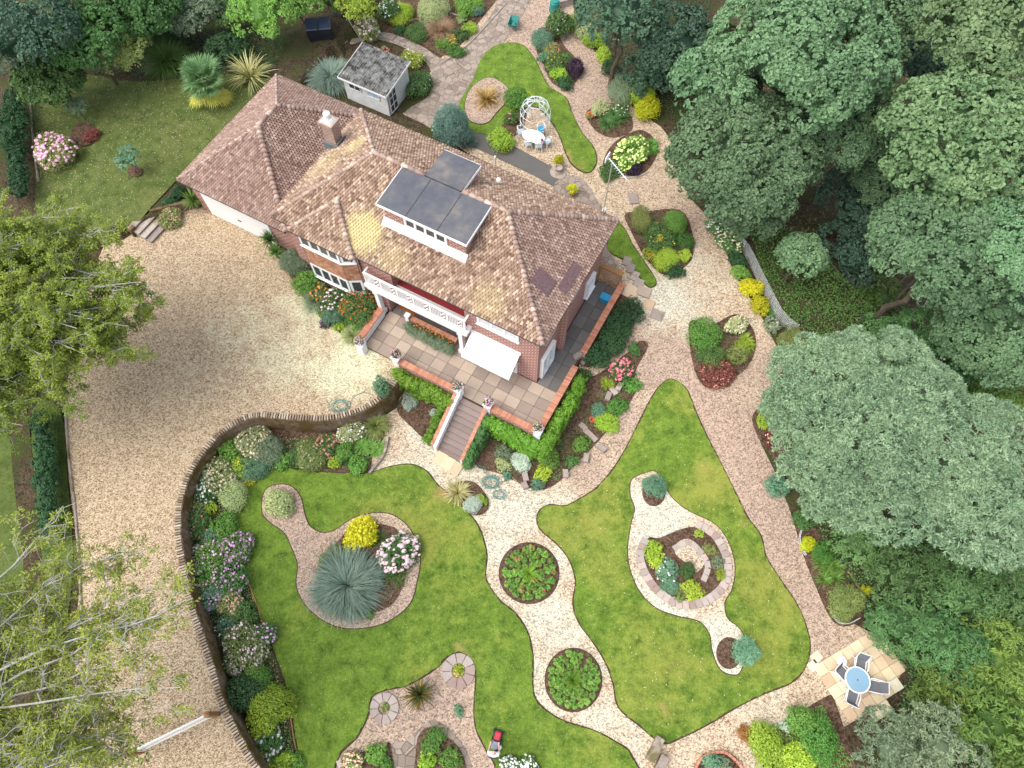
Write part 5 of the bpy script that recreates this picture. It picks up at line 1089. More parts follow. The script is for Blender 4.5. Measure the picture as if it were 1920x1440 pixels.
hedge_run(W2([(-8.15, 12.0), (-8.15, 9.7)]), .42, [-1.6, -1.6], [1.9, .7], 'mid', 'darker hedge running down the right side of the stairs')
hedge_run(W2([(-4.75, 12.2), (-4.7, 16.6)]), .62, [-1.6, -1.2], [1.95, 1.7], 'hedge', 'bright hedge climbing along the right terrace wall')
hedge_run(W2([(-14.95, 14.75), (-12.1, 14.75)]), .48, .1, .55, 'grey', 'low grey green lavender hedge in the porch planter', 'fine')
hedge_run([at(30, 190, .8)[:2], at(40, 360, .8)[:2]], 1.0, .5, 1.5, 'dark', 'dark hedge along the lane at the left edge of the photo', 'med')
hedge_run([at(82, 790, .5)[:2], at(100, 1000, .5)[:2]], .9, -.1, 1.0, 'dark', 'dark hedge between the drive and the left tree roots', 'med')
rng = newrng(); 
for i in range(6):
    u_ = -14.5 + i * .45; t_ = None; fo, lob = mk_bush(.2, .35, 'small', rng, .6)
    if i == 0:
        t_ = thing('orange_begonia', 'orange flowering plant in the porch planter between wall and lavender hedge', 'flowers', (*uv2w(u_, 15.1), .3), 0, 'orange plants in the porch planter'); link('foliage', fo.mesh('foliage'), FM('mid'), t_); link('flowers', flowers_on(lob, .5, .05, rng, 'flowers'), FLM('orange'), t_); beg = t_
    else: c = copy_tree(beg); c.location = (*uv2w(u_, 15.1 + random.uniform(-.05, .05)), .3); c.rotation_euler.z = i * 1.3
# bedding plants in the two round beds
rng = newrng(); fo, _ = mk_bush(.16, .26, 'small', rng, .8); bm_ = fo.mesh('bedding_plant'); fl_ = heads(np.array([(0, 0, .28), (.08, .05, .25), (-.07, .06, .25), (.02, -.09, .24)]), .045, rng, 'bedding_flowers')
for bi_, (cx, cy, rx, ry, lab, grp, cnt, redf) in enumerate(((992, 1075, 48, 48, 'small green bedding plant in the upper round bed', 'bedding plants in the upper round bed', (1, 6, 12, 18, 24), .06), (1075, 1275, 46, 51, 'small green bedding plant in the lower round bed', 'bedding plants in the lower round bed', (1, 6, 12, 18, 24), .03))):
    fo = Fo(); blades(fo, 160, .75, .03, R(25), R(85), R(80), rng, .05); x, y, z = at(cx, cy, .3); o = link('spider_plant', fo.mesh('spider_plant'), FM('hedge'), None, (x, y, z)); tag(o, 'spiky green centre plant of the %s round bed' % ('upper' if bi_ == 0 else 'lower'), 'plant')
    first = None
    for ri, n in enumerate((6, 11, 16, 21)):
        for k in range(n):
            a = 6.283 * k / n + ri * .4 + random.uniform(-.08, .08); q = (.3 + ri * .215) + random.uniform(-.03, .03); px, py = cx + rx * q * math.cos(a), cy + ry * q * math.sin(a)
            x, y, z = at(px, py, .1); o = bpy.data.objects.new('bedding_plant', bm_)
            if not bm_.materials: bm_.materials.append(FM('bedding'))
            COL.objects.link(o); o.location = (x, y, z + .03); o.rotation_euler = (random.uniform(-.12, .12), random.uniform(-.12, .12), random.uniform(0, 6)); s_ = random.uniform(.8, 1.2); o.scale = (s_, s_, s_); isred = random.random() < redf
            tag(o, ('red flowering' + lab[11:] if isred else lab).replace('red floweringbedding', 'red flowering bedding').replace('red flowering bedding', 'red flowering bedding'), 'plant', grp)
            if isred:
                if not fl_.materials: fl_.materials.append(FLM('red'))
                f = bpy.data.objects.new('flowers', fl_); COL.objects.link(f); f.parent = o

# fan palm
pt = thing('fan_palm', 'large fan palm with yellowing lower fronds on the upper left lawn', 'palm', at(385, 152, 1.5), 0)
mb = MB(); mb.tube([(0, 0, -.1), (.05, 0, .8), (0, .05, 1.7)], [.16, .14, .12], 8); mb.build('trunk', M['bark'], pt)
def fronds(n, e0, e1, rng, Lp, Rf, zb, azs=None):
    fo = Fo()
    for i in range(n):
        a = rng.uniform(0, 6.283) if azs is None else azs[i]; e = rng.uniform(e0, e1); d = np.array([math.cos(a) * math.cos(e), math.sin(a) * math.cos(e), math.sin(e)]); c = np.array([0, 0, zb]) + d * Lp * rng.uniform(.6, 1.1)
        s_ = np.array([-math.sin(a), math.cos(a), 0]); upv = np.cross(d, s_); upv = upv if upv[2] > 0 else -upv; b0 = np.array([0, 0, zb]); w_ = .015
        V = [b0 - s_ * w_, b0 + s_ * w_, c + s_ * w_, c - s_ * w_]; fo.add(V, [(0, 1, 2, 3)], [.4])
        m = 26
        for k in range(m):
            th = (k / (m - 1) - .5) * 4.6; dd = d * math.cos(th) + s_ * math.sin(th); ss = np.cross(upv, dd); L = Rf * (.75 + .25 * math.cos(th)) * rng.uniform(.9, 1.1); tip = c + dd * L - np.array([0, 0, .12 * L * rng.uniform(0, 2)]); mdp = c + dd * L * .55 + upv * .02; q = L * .045
            fo.add([c, mdp - ss * q, tip, mdp + ss * q], [(0, 1, 2, 3)], [rng.uniform(.1, 1)])
    return fo
rng = newrng(); link('fronds', fronds(38, R(-5), R(75), rng, 1.0, .95, 1.5).mesh('fronds'), FM('palm'), pt); link('lower_fronds', fronds(7, R(-40), R(-12), rng, 1.1, .85, 1.4, [-1.9, -.5, -1.2, -.2, -2.3, -.8, -1.6]).mesh('lower_fronds'), FM('palmy'), pt)

# ---------------------------------------------------------------- trees
def trunkmesh(h, r, rng, limbs=5, spread=2.5, top=None):
    mb = MB(); top = top or h; mb.tube([(0, 0, -.6), (.05, .03, h * .3), (rng.uniform(-.15, .15), rng.uniform(-.15, .15), h * .6), (0, 0, h)], [r * 1.25, r, r * .8, r * .4], 8)
    for i in range(limbs):
        a = 6.283 * i / limbs + rng.uniform(-.4, .4); z0 = h * rng.uniform(.45, .75); e = np.array([math.cos(a) * spread, math.sin(a) * spread, rng.uniform(.5, 1.3) * spread * .5]); b = np.array([0, 0, z0])
        mb.tube([b, b + e * .35 + [0, 0, .3], b + e * .7, b + e], [r * .5, r * .38, r * .25, r * .08], 6)
    return mb
_tc = {}
def tree(name, label, px, py, zc, rpx, pal, kind='syc', asp=(1, 1), zr=.7, group=None, cat='tree', seed=0, rot=None, ground=None):
    """crown centre seen at photo point (px,py) at height zc"""
    x, y = P(px, py, zc); r = rpx * mpp(px, py, zc); g = float(Gr(x, y)); key = (kind, pal, seed); hgt = zc - g
    if key not in _tc:
        rng = np.random.default_rng(1000 + seed * 7 + hash_(kind)); R0 = r; rx, ry, rz = R0 * asp[0], R0 * asp[1], R0 * zr
        spec = dict(syc=(70, .225, (.24, .18), 105, .28, 12), dark=(34, .3, (.22, .15), 75, .28, 12), laurel=(26, .32, (.24, .075), 85, .24, 11), pine=(46, .23, (.20, .028), 120, .15, 18), bright=(30, .3, (.16, .1), 110, .2, 12), grey=(34, .26, (.2, .05), 170, .16, 14), fern=(22, .32, (.24, .07), 80, .22, 10))[kind]
        nl, lr, (L, W), dens, cr, per = spec; lobs, cen = big_lobes(rx, ry, rz, 0, nl, R0 * lr, rng); fo = Fo(); core(fo, [cen], .45 if kind == 'grey' else .66)
        area = 4.2 * math.pi * R0 * R0 * max(zr, .6); ncl = int(min(10500, area * dens / per * 1.3)); fill(fo, lobs, ncl, per, cr, L, W, rng, zmin=-.25, needle=kind == 'pine' or kind == 'grey', spread=.8)
        m = fo.mesh('crown'); m.materials.append(FM(pal)); tm = trunkmesh(1, .03, rng, 5, .13).build('trunk_proto', M['bark']); tmesh = tm.data; bpy.data.objects.remove(tm); _tc[key] = (m, tmesh, R0)
    m, tmesh, R0 = _tc[key]; s_ = r / R0
    t_ = thing(name, label, cat, (x, y, g), rot if rot is not None else (seed * 1.7 + px * .01) % 6.28, group)
    c = bpy.data.objects.new('crown', m); COL.objects.link(c); c.parent = t_; c.location = (0, 0, hgt); c.scale = (s_, s_, s_)
    k = bpy.data.objects.new('trunk', tmesh); COL.objects.link(k); k.parent = t_; k.scale = (max(hgt, 1) * .9,) * 3; return t_
def hash_(s): return sum(ord(c) * (i + 3) for i, c in enumerate(s))
tree('sycamore', 'huge grey green sycamore crown filling the upper right centre', 1500, 105, 8.5, 165, 'sycamore', seed=1)
tree('sycamore', 'broad sycamore overhanging the gravel path at the upper right', 1395, 300, 5.5, 135, 'sycamore', seed=2)
tree('sycamore', 'sycamore between the two largest crowns at the upper right', 1560, 225, 5, 110, 'sycamore', seed=1, rot=2.0)
tree('sycamore', 'tall sycamore filling the top right corner', 1880, 60, 10, 140, 'syc2', seed=3)
tree('sycamore', 'tall pale sycamore at the right edge of the photo', 1800, 270, 8, 150, 'syc2', seed=3, rot=1.0)
tree('sycamore', 'sycamore below the tall pale one on the right', 1765, 470, 6, 130, 'sycamore', seed=2, rot=3.0)
tree('sycamore', 'sycamore cut by the right edge above the pine', 1910, 470, 7, 120, 'sycamore', seed=1, rot=4.0)
tree('sycamore', 'sycamore at the right edge just above the spreading pine', 1860, 620, 3, 110, 'sycamore', seed=2, rot=5.0)
tree('sycamore', 'sycamore crown at the top edge right of centre', 1680, 20, 7, 120, 'sycamore', seed=2, rot=.7)
tree('sycamore', 'low sycamore filling the space under the two right crowns', 1690, 330, 2.5, 90, 'sycamore', seed=1, rot=5.2)
tree('sycamore', 'sycamore below the broad one, leaning over the white flowers', 1410, 395, 3, 60, 'sycamore', seed=4, rot=1)
tree('sycamore', 'smaller sycamore left of the huge crown at the top', 1340, 160, 4.5, 80, 'sycamore', seed=4, rot=2.2)
tree('sycamore', 'slim small sycamore standing alone in the dark gap', 1503, 480, 2.5, 44, 'sycamore', seed=4)
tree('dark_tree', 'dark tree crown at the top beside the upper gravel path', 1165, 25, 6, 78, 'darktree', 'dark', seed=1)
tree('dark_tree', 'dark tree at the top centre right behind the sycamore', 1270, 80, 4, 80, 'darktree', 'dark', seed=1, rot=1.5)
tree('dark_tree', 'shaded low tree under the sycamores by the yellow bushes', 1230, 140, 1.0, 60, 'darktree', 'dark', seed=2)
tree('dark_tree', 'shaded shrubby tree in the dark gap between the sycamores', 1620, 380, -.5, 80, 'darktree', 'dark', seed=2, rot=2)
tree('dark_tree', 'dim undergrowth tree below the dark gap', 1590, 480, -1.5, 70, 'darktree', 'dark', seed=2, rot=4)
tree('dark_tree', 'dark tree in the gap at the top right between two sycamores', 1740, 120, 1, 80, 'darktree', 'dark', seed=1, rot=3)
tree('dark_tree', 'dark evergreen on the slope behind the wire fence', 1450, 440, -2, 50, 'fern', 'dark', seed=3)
for i, (px, py, zc, r_, lb) in enumerate(((1470, 500, -2.3, 38, 'bracken clump just outside the wire fence, upper'), (1520, 590, -2.2, 48, 'bracken clump outside the lower end of the wire fence'), (1570, 560, -2.6, 48, 'bracken in the dim hollow left of the right sycamores'), (1585, 630, -2, 45, 'bracken beside the top of the spreading pine'), (1640, 560, -2, 55, 'bracken clump below the right sycamores'), (1540, 650, -2, 35, 'bracken at the upper left foot of the pine'))):
    tree('bracken_bush', lb, px, py, zc, r_, 'fern', 'fern', zr=.55, seed=1 + i % 2, rot=i * 1.1, cat='fern')
for i, (px, py, zc, r_, pal, lb) in enumerate(((1640, 650, -1, 60, 'laurel', 'laurel bush directly above the pine'), (1720, 650, 0, 70, 'laurel', 'laurel bush above right of the pine'), (1800, 700, -.5, 70, 'laurel', 'laurel bush behind the right shoulder of the pine'), (1880, 730, 0, 60, 'laurel2', 'light green laurel at the right edge between sycamore and pine'), (1800, 745, -1, 45, 'laurel2', 'light green low laurel right behind the pine'),
      (1610, 1010, -.4, 58, 'laurel', 'rhododendron under the lower left edge of the pine'), (1700, 1080, 0, 75, 'laurel', 'large glossy rhododendron right of the narrow border'), (1800, 1110, .3, 80, 'laurel', 'glossy rhododendron below the middle of the pine'), (1890, 1130, .3, 75, 'laurel', 'rhododendron at the right edge below the pine'), (1690, 1165, -.2, 62, 'laurel', 'rhododendron bordering the upper side of the patio'), (1780, 1210, .3, 75, 'laurel', 'rhododendron right above the patio corner'), (1870, 1240, .4, 80, 'laurel2', 'light green rhododendron at the right edge beside the patio level'), (1760, 1290, 0, 58, 'laurel2', 'bright rhododendron touching the right patio corner'), (1860, 1360, .5, 80, 'laurel2', 'bright leafy bush in the lower right'), (1910, 1430, .5, 70, 'laurel2', 'bright leafy bush in the bottom right corner'))):
    tree('rhododendron', lb, px, py, zc, r_, pal, 'laurel', seed=1 + i % 3 + (3 if pal == 'laurel2' else 0), rot=i * .9, cat='shrub', zr=.75)
tree('feathery_conifer', 'soft grey green feathery conifer overlapping the patio corner', 1672, 1408, .6, 76, 'grey', 'grey', seed=1, zr=.6)
tree('feathery_conifer', 'soft grey green feathery conifer at the bottom edge right of the patio', 1760, 1410, .8, 85, 'grey', 'grey', seed=1, rot=2, zr=.6)
# spreading pine: several pads on one tree
px0 = P(1680, 860, 5.0); g_ = float(Gr(*px0)); pin = thing('spreading_pine', 'wide spreading blue green pine on the right side of the garden', 'tree', (*px0, g_))
rng = newrng(); lobs = []; cores = []; zz_ = 0
for (px, py, zc, r_) in ((1560, 735, 5.6, 118), (1650, 700, 6.0, 100), (1500, 780, 5, 70), (1555, 860, 5.4, 100), (1680, 800, 6.4, 120), (1570, 930, 4.6, 70), (1660, 930, 5, 95), (1790, 860, 6, 100), (1860, 820, 5.6, 80), (1830, 960, 5.8, 105), (1900, 900, 5.4, 80), (1735, 740, 5, 70), (1880, 1000, 4.8, 55), (1745, 930, 4.6, 80)):
    x, y = P(px, py, zc); r = r_ * mpp(px, py, zc); l, c = big_lobes(r, r, r * .5, zc - g_, 34, r * .24, rng, -.05); dx, dy = x - px0[0], y - px0[1]
    lobs += [(a + dx, b + dy, cc, d, e, f) for a, b, cc, d, e, f in l]; cores.append((dx, dy, zc - g_, r * .85, r * .85, r * .4))
fo = Fo(); fill(fo, lobs, 15500, 15, .15, .21, .06, rng, zmin=-.15, needle=True, flatc=.85); o = link('crown', fo.mesh('crown'), FM('pine'), pin)
mb = MB(); mb.tube([(0, 0, -.5), (.2, .1, 2.5), (0, 0, 5.2)], [.35, .3, .2], 8)
for l in cores[::2]: mb.tube([(0, 0, 3.2), (l[0] * .5, l[1] * .5, l[2] - .9), (l[0], l[1], l[2])], [.17, .12, .05], 6)
mb.build('trunk', M['bark'], pin)
# upper left trees
for i, (nm, px, py, zc, r_, pal, kd, lb) in enumerate((('dark_tree', 35, 60, 6, 105, 'darktree', 'dark', 'dark tree filling the top left corner'), ('broad_tree', 160, 70, 4.5, 72, 'mid', 'syc', 'green broad leaved tree second from the top left corner'), ('autumn_tree', 235, 95, 3, 52, 'olive', 'bright', 'tree with orange tinted leaves above the upper left lawn'), ('broad_tree', 265, 15, 4, 70, 'mid', 'syc', 'mid green tree at the top edge left of centre'),
      ('broad_tree', 355, 25, 2.5, 60, 'grey', 'bright', 'greyish leafy tree at the top edge behind the tall grass'), ('dark_tree', 430, 95, 1.2, 42, 'dark', 'bright', 'dark bush above the fan palm'), ('bright_maple', 492, 22, 3.5, 62, 'bright', 'bright', 'fresh green tree at the top left of the black bin'), ('bright_maple', 556, -2, 3.5, 52, 'bright', 'bright', 'fresh green tree hanging over the black bin'), ('olive_tree', 670, 5, 3, 40, 'lime', 'bright', 'yellow green tree at the top edge above the shed'), ('dark_tree', 620, -10, 2.5, 45, 'mid', 'bright', 'small tree at the top edge between green and yellow green ones'),
      ('broad_tree', 90, 150, 3, 60, 'mid', 'syc', 'leafy tree just above the left end of the upper lawn'), ('dark_tree', 300, 70, 1, 50, 'dark', 'bright', 'dark undergrowth behind the tall grass'), ('broad_tree', 430, 20, 2, 45, 'mid', 'bright', 'green tree between the grey and the fresh green trees'), ('dark_tree', 15, 240, 2, 45, 'dark', 'bright', 'dark bush at the left edge by the lane'))):
    tree(nm, lb, px, py, zc, r_, pal, kd, seed=10 + i, rot=i * .8)
tree('small_tree', 'little blue green tree on the upper left lawn above a bare circle', 240, 297, 2.0, 24, 'cyan', 'bright', seed=30, zr=.6)
tree('sapling', 'thin pale sapling on the upper left lawn', 145, 200, 1.8, 20, 'grey', 'grey', seed=31, zr=.5)
# wispy trees with visible branches on the left
def wispy(name, label, px, py, zt, Rw, seed, pal, nl, sub, tw, leafn, base, bare=0.0, az=(0, 6.283)):
    rng = np.random.default_rng(seed); cx, cy = P(px, py, zt); bx, by = P(*base, 0); g = float(Gr(bx, by)); t_ = thing(name, label, 'tree', (bx, by, g)); mb = MB(); tips = []
    top = np.array([0., 0, zt - g - 1.5]); mb.tube([(0, 0, -.5), (.1, .05, top[2] * .5), top], [.32, .26, .18], 8)
    off = np.array([cx - bx, cy - by, 0])
    for i in range(nl):
        a = rng.uniform(*az); q = Rw * math.sqrt(rng.uniform(.15, 1)); end = off + [q * math.cos(a), q * math.sin(a), zt - g + rng.uniform(-1.2, 1.4)]
        b = top + [0, 0, rng.uniform(-1.5, 0)]; s_ = np.linspace(0, 1, 9)[:, None]; mid = (b + end) / 2 + rng.normal(size=3) * [.7, .7, .3] + [0, 0, .9]; pts = (1 - s_) ** 2 * b + 2 * s_ * (1 - s_) * mid + s_ ** 2 * end + rng.normal(size=(9, 3)) * .09
        mb.tube(pts, np.linspace(.06, .015, 9), 5, rng.uniform(0, 1)); dl = nrm(end - b)
        for j in range(sub):
            u_ = rng.uniform(.3, 1); p0 = pts[int(u_ * 8)]; d = nrm(dl * .7 + rng.normal(size=3) * [.75, .75, .35]); L = rng.uniform(.9, 2.0); q_ = np.stack([p0 + d * L * k / 5 + rng.normal(size=3) * .06 + [0, 0, -.02 * k * k * L * .2] for k in range(6)]); mb.tube(q_, np.linspace(.022, .008, 6), 4, rng.uniform(0, 1), False)
            for k in range(tw):
                p1 = q_[rng.integers(1, 6)]; d2 = nrm(d * .6 + rng.normal(size=3) * [.8, .8, .4]); L2 = rng.uniform(.35, .8); e = p1 + d2 * L2 - [0, 0, .1]; mb.tube([p1, (p1 + e) / 2 + [0, 0, .05], e], [.009, .007, .004], 3, rng.uniform(0, 1), False)
                if rng.uniform() > bare: 
                    for w_ in (.45, .75, 1.0): tips.append(p1 + (e - p1) * w_)
    mb.build('branches', M['palebark'], t_); tips = np.array(tips); n = len(tips); fo = Fo()
    az_ = rng.uniform(0, 6.283, (n, leafn)); dr = np.stack([np.cos(az_), np.sin(az_), rng.uniform(-.8, .1, (n, leafn))], 2); C = tips[:, None, :] + dr * rng.uniform(.05, .2, (n, leafn, 1)); N = nrm(rng.normal(size=(n * leafn, 3)) * .6 + [0, 0, 1]); t = (rng.uniform(0, .6, (n, 1)) + rng.uniform(0, .4, (n, leafn))).ravel()
    leafq(fo, C.reshape(-1, 3), N, .165, .055, rng, t, nrm(dr.reshape(-1, 3))); link('crown', fo.mesh('crown'), FM(pal), t_); return t_
wispy('ash_tree', 'light green tree with fine branches covering the left side above the drive', 100, 548, 8.5, 4.35, 5, 'robinia', 46, 15, 8, 17, (60, 640))
wispy('ash_tree', 'sparse tree with bare pale branches over the bottom left of the drive', 85, 1235, 10.5, 5.2, 9, 'robinia2', 42, 13, 7, 9, (25, 1400), .25)
wispy('ash_tree', 'small outlying crown of fine leaves above the left path', 75, 705, 6.5, 2.6, 12, 'robinia', 22, 12, 7, 15, (-20, 720))
# ================================================================ OBJECTS
def W3(px, py, dz=0.0): return at(px, py, dz)
# shed
sh = thing('garden_shed', 'pale boarded garden shed with a grey corrugated roof behind the house', 'shed', (*uv2w(-26.6, 29.5), 0), YAW)
def SB(): return MB((-26.6, 29.5, 0))
mb = SB(); u0, u1, v0, v1 = -28.35, -24.95, 28.35, 31.0
mb.box(u0, u1, v0, v0 + .06, 0, 1.92); mb.box(u0, u0 + .06, v0 + .06, v1, 0, 2.05); mb.box(u0 + .06, u1, v1 - .06, v1, 0, 2.3); mb.box(u1 - .06, u1, v0 + .06, v1 - .06, 0, 2.05); mb.build('wall', M['shedwall'], sh)
mb = SB()
for i in range(15): z = .02 + i * .128; mb.hexa([(u0 - .03, v0 - .03, z), (u1 + .01, v0 - .03, z), (u1 + .01, v0 - .002, z), (u0 - .03, v0 - .002, z)], [(u0 - .03, v0 - .008, z + .12), (u1 + .01, v0 - .008, z + .12), (u1 + .01, v0 - .002, z + .12), (u0 - .03, v0 - .002, z + .12)])
mb.build('cladding', M['shedwall'], sh)
mb = SB(); nn_ = 44; V = []
for j, (v_, z_) in enumerate(((v0 - .28, 1.98), ((v0 + v1) / 2, 2.2), (v1 + .2, 2.42))):
    for i in range(nn_ + 1): V.append((u0 - .2 + (u1 - u0 + .4) * i / nn_, v_, z_ + (.035 if i % 2 else -.035)))
mb.add(V, [(j * (nn_ + 1) + i, j * (nn_ + 1) + i + 1, (j + 1) * (nn_ + 1) + i + 1, (j + 1) * (nn_ + 1) + i) for j in range(2) for i in range(nn_)])
mb.build('roof', M['corr'], sh)
mb = SB(); mb.box(u0 - .2, u1 + .2, v0 - .31, v0 - .28, 1.84, 1.97)
for u_ in (u0 - .22, u1 + .2): mb.hexa([(u_, v0 - .3, 1.83), (u_ + .02, v0 - .3, 1.83), (u_ + .02, v1 + .2, 2.27), (u_, v1 + .2, 2.27)], [(u_, v0 - .3, 1.98), (u_ + .02, v0 - .3, 1.98), (u_ + .02, v1 + .2, 2.43), (u_, v1 + .2, 2.43)])
mb.build('fascia', M['white'], sh)
def sh_win(a, b, z0, z1, axis, nx_, nz_, glass, name='window'):
    mb = SB(); q = SB(); f = .05
    def bx(m_, s0, s1, zz0, zz1, t0, t1):
        if axis == 'v': m_.box(s0, s1, v0 - t1, v0 - t0, zz0, zz1)
        else: m_.box(u1 + t0, u1 + t1, s0, s1, zz0, zz1)
    bx(mb, a, b, z0, z0 + f, .032, .08); bx(mb, a, b, z1 - f, z1, .032, .08)
    for i in range(nx_ + 1): s_ = a + (b - a - f) * i / nx_; bx(mb, s_, s_ + f, z0 + f, z1 - f, .032, .08)
    for i in range(1, nz_): zz = z0 + (z1 - z0) * i / nz_; bx(mb, a + f, b - f, zz, zz + .03, .034, .076)
    o = mb.build(name, M['white'], sh); bx(q, a + f, b - f, z0 + f, z1 - f, .033, .045); q.build('pane', glass, o)
sh_win(-27.95, -27.0, 1.15, 1.75, 'v', 2, 1, M['glass']); sh_win(-26.5, -25.5, 1.1, 1.72, 'v', 2, 1, M['glass2']); sh_win(28.5, 29.35, .1, 1.85, 'u', 2, 3, M['glass'], 'door')
# pole leaning by the shed
mb = MB(); a = P(650, 32, 3.6); b = P(683, 84, 1.2); mb.tube([(*P(690, 100, 0), .0), (*b, 1.2), (*a, 3.6)], .03, 6); tag(mb.build('pole', M['greywood']), 'thin pale pole leaning up behind the shed roof', 'pole')
# compost bin
x, y, z = W3(603, 70); b_ = thing('storage_bin', 'large black lidded bin under the fresh green tree at the top', 'bin', (x, y, z), .12)
mb = MB(); mb.hexa([(-.8, -.42, 0), (.8, -.42, 0), (.8, .42, 0), (-.8, .42, 0)], [(-.85, -.47, .95), (.85, -.47, .95), (.85, .47, .95), (-.85, .47, .95)]); mb.box(-.86, .86, -.5, -.475, .5, .9); mb.build('body', M['black'], b_)
for s_ in (-1, 1):
    mb = MB(); mb.hexa([(s_ * .45 - .43, -.52, .96), (s_ * .45 + .43, -.52, .96), (s_ * .45 + .43, .5, 1.15), (s_ * .45 - .43, .5, 1.15)], [(s_ * .45 - .38, -.47, 1.03), (s_ * .45 + .38, -.47, 1.03), (s_ * .45 + .38, .46, 1.22), (s_ * .45 - .38, .46, 1.22)]); mb.build('lid', flat('bin_lid', (.04,.055,.09), .25, .1), b_)
# wheelbarrow
x, y, z = W3(963, 44, .4); wb = thing('wheelbarrow', 'green wheelbarrow standing on the gravel near the top of the photo', 'wheelbarrow', (x, y, z), R(78))
mb = MB(); i0 = [(-.25, -.2, .28), (.22, -.2, .24), (.22, .2, .24), (-.25, .2, .28)]; i1 = [(-.5, -.34, .62), (.5, -.3, .62), (.5, .3, .62), (-.5, .34, .62)]
mb.add(i0 + i1, [(0, 1, 2, 3), (0, 1, 5, 4), (1, 2, 6, 5), (2, 3, 7, 6), (3, 0, 4, 7)]); mb.tube([i1[0], i1[1], i1[2], i1[3], i1[0]], .025, 6); mb.build('tray', M['teal'], wb)
mb = MB(); [mb.tube([(.55, s_ * .05, .2), (.1, s_ * .2, .25), (-.5, s_ * .25, .45), (-.95, s_ * .28, .6)], .018, 6) for s_ in (-1, 1)]; mb.build('handles', M['black'], wb)
for s_ in (-1, 1): mb = MB(); mb.tube([(-.25, s_ * .2, .33), (-.35, s_ * .26, .0)], .018, 6); mb.build('leg', M['black'], wb)
mb = MB(); mb.tube([(.62 + .19 * math.cos(a), 0, .2 + .19 * math.sin(a)) for a in np.linspace(0, 6.283, 17)], .045, 6); mb.build('wheel', M['black'], wb)
mb = MB(); mb.rbox(-.05, .0, .29, .42, .4, .28, .3, taper=.8); mb.build('watering_can_body', M['teal'], wb)
# teal bin at the top edge
x, y, z = W3(1040, 12, .4); b_ = thing('compost_bin', 'teal green compost bin at the top edge beside the dark trees', 'bin', (x, y, z), .3)
mb = MB(); mb.lathe([(.42, 0), (.36, .75), (.3, .8)], 14); mb.build('body', M['teal'], b_); mb = MB(); mb.lathe([(.32, .8), (.3, .88), (.001, .95)], 14); mb.build('lid', M['teal'], b_)
x, y, z = W3(1060, 2, .3); mb = MB(); mb.rbox(0, 0, 0, .5, 1.1, .6, .4, taper=.9); mb.rbox(0, 0, .51, .56, 1.15, .65, .4); tag(mb.build('stone_trough', M['stone'], None, (x, y, z)), 'grey stone block beside the teal bin at the top edge', 'stone')
# wire dome (arbour)
x, y, z = W3(1005, 268, .1); x, y = P(1003, 262, 0); dm = thing('wire_arbour', 'pale metal wire arbour with domed roof beside the white table', 'arbour', (x, y + .9, 0)); rd, hh, hd = .98, 1.6, .85
mb = MB(); nr_ = 10
for k in range(nr_):
    a = 6.283 * k / nr_ ; 
    if -1.9 < ((a + math.pi) % 6.283 - math.pi) + 0 < -1.2: continue
    pts = [(rd * math.cos(a), rd * math.sin(a), 0), (rd * math.cos(a), rd * math.sin(a), hh)] + [(rd * math.cos(t) * math.cos(a), rd * math.cos(t) * math.sin(a), hh + hd * math.sin(t)) for t in np.linspace(.2, 1.5, 6)]; mb.tube(pts, .022, 6)
mb.build('ribs', M['metal'], dm); mb = MB()
for zz, rr in ((hh, rd), (hh + .45, rd * .86), (hh + .7, rd * .55), (.9, rd)):
    pts = [(rr * math.cos(a), rr * math.sin(a), zz) for a in np.linspace(-1.2, -1.9 + 6.283, 30)]; mb.tube(pts, .02, 6)
mb.tube([(.08 * math.cos(a), .08 * math.sin(a), hh + hd) for a in np.linspace(0, 6.283, 9)], .02, 5); mb.build('rings', M['metal'], dm); mb = MB(); rng = newrng()
for k in range(90):
    a = rng.uniform(-1.1, 4.2); t = rng.uniform(.15, 1.2) if rng.uniform() < .5 else None; c = np.array([rd * math.cos(a), rd * math.sin(a), rng.uniform(.2, hh)]) if t is None else np.array([rd * math.cos(t) * math.cos(a), rd * math.cos(t) * math.sin(a), hh + hd * math.sin(t)])
    tg = np.array([-math.sin(a), math.cos(a), 0]); up = np.array([0, 0, 1.]) if t is None else np.array([-math.sin(t) * math.cos(a), -math.sin(t) * math.sin(a), math.cos(t)]); r_ = rng.uniform(.07, .12)
    mb.tube([c + (tg * math.cos(p) + up * math.sin(p)) * r_ * (1 - p / 9) for p in np.linspace(0, 6.2, 10)], .009, 3, cap=False)
mb.build('scrollwork', M['metal'], dm)
# white table and chairs
def white_chair(px, py, rz, label, cushion=None):
    x, y, z = W3(px, py, .3); c = thing('garden_chair', label, 'chair', (x, y, z), rz, 'white chairs round the white garden table')
    mb = MB(); mb.rbox(0, 0, .42, .46, .46, .46, 0, taper=.95); mb.build('seat', M['chairgrey'], c)
    mb = MB(); mb.tube([(.27 * math.cos(a), .25 * math.sin(a) - .02, .68 + .17 * max(0, -math.sin(a))) for a in np.linspace(-3.5, .36, 14)], .024, 6)
    for a in np.linspace(-2.6, -.54, 7): mb.tube([(.24 * math.cos(a), .22 * math.sin(a) - .02, .45), (.27 * math.cos(a), .25 * math.sin(a) - .02, .68 + .17 * -math.sin(a))], .014, 4)
    mb.build('backrest', M['bluewhite'], c)
    for sx in (-1, 1):
        for sy in (-1, 1): mb = MB(); mb.tube([(sx * .2, sy * .2, .43), (sx * .24, sy * .25, 0)], .022, 6); mb.build('leg', M['bluewhite'], c)
    if cushion: mb = MB(); mb.lathe([(.001, .46), (.2, .46), (.22, .5), (.2, .54), (.001, .56)], 16); mb.build('cushion', M[cushion], c)
    return c
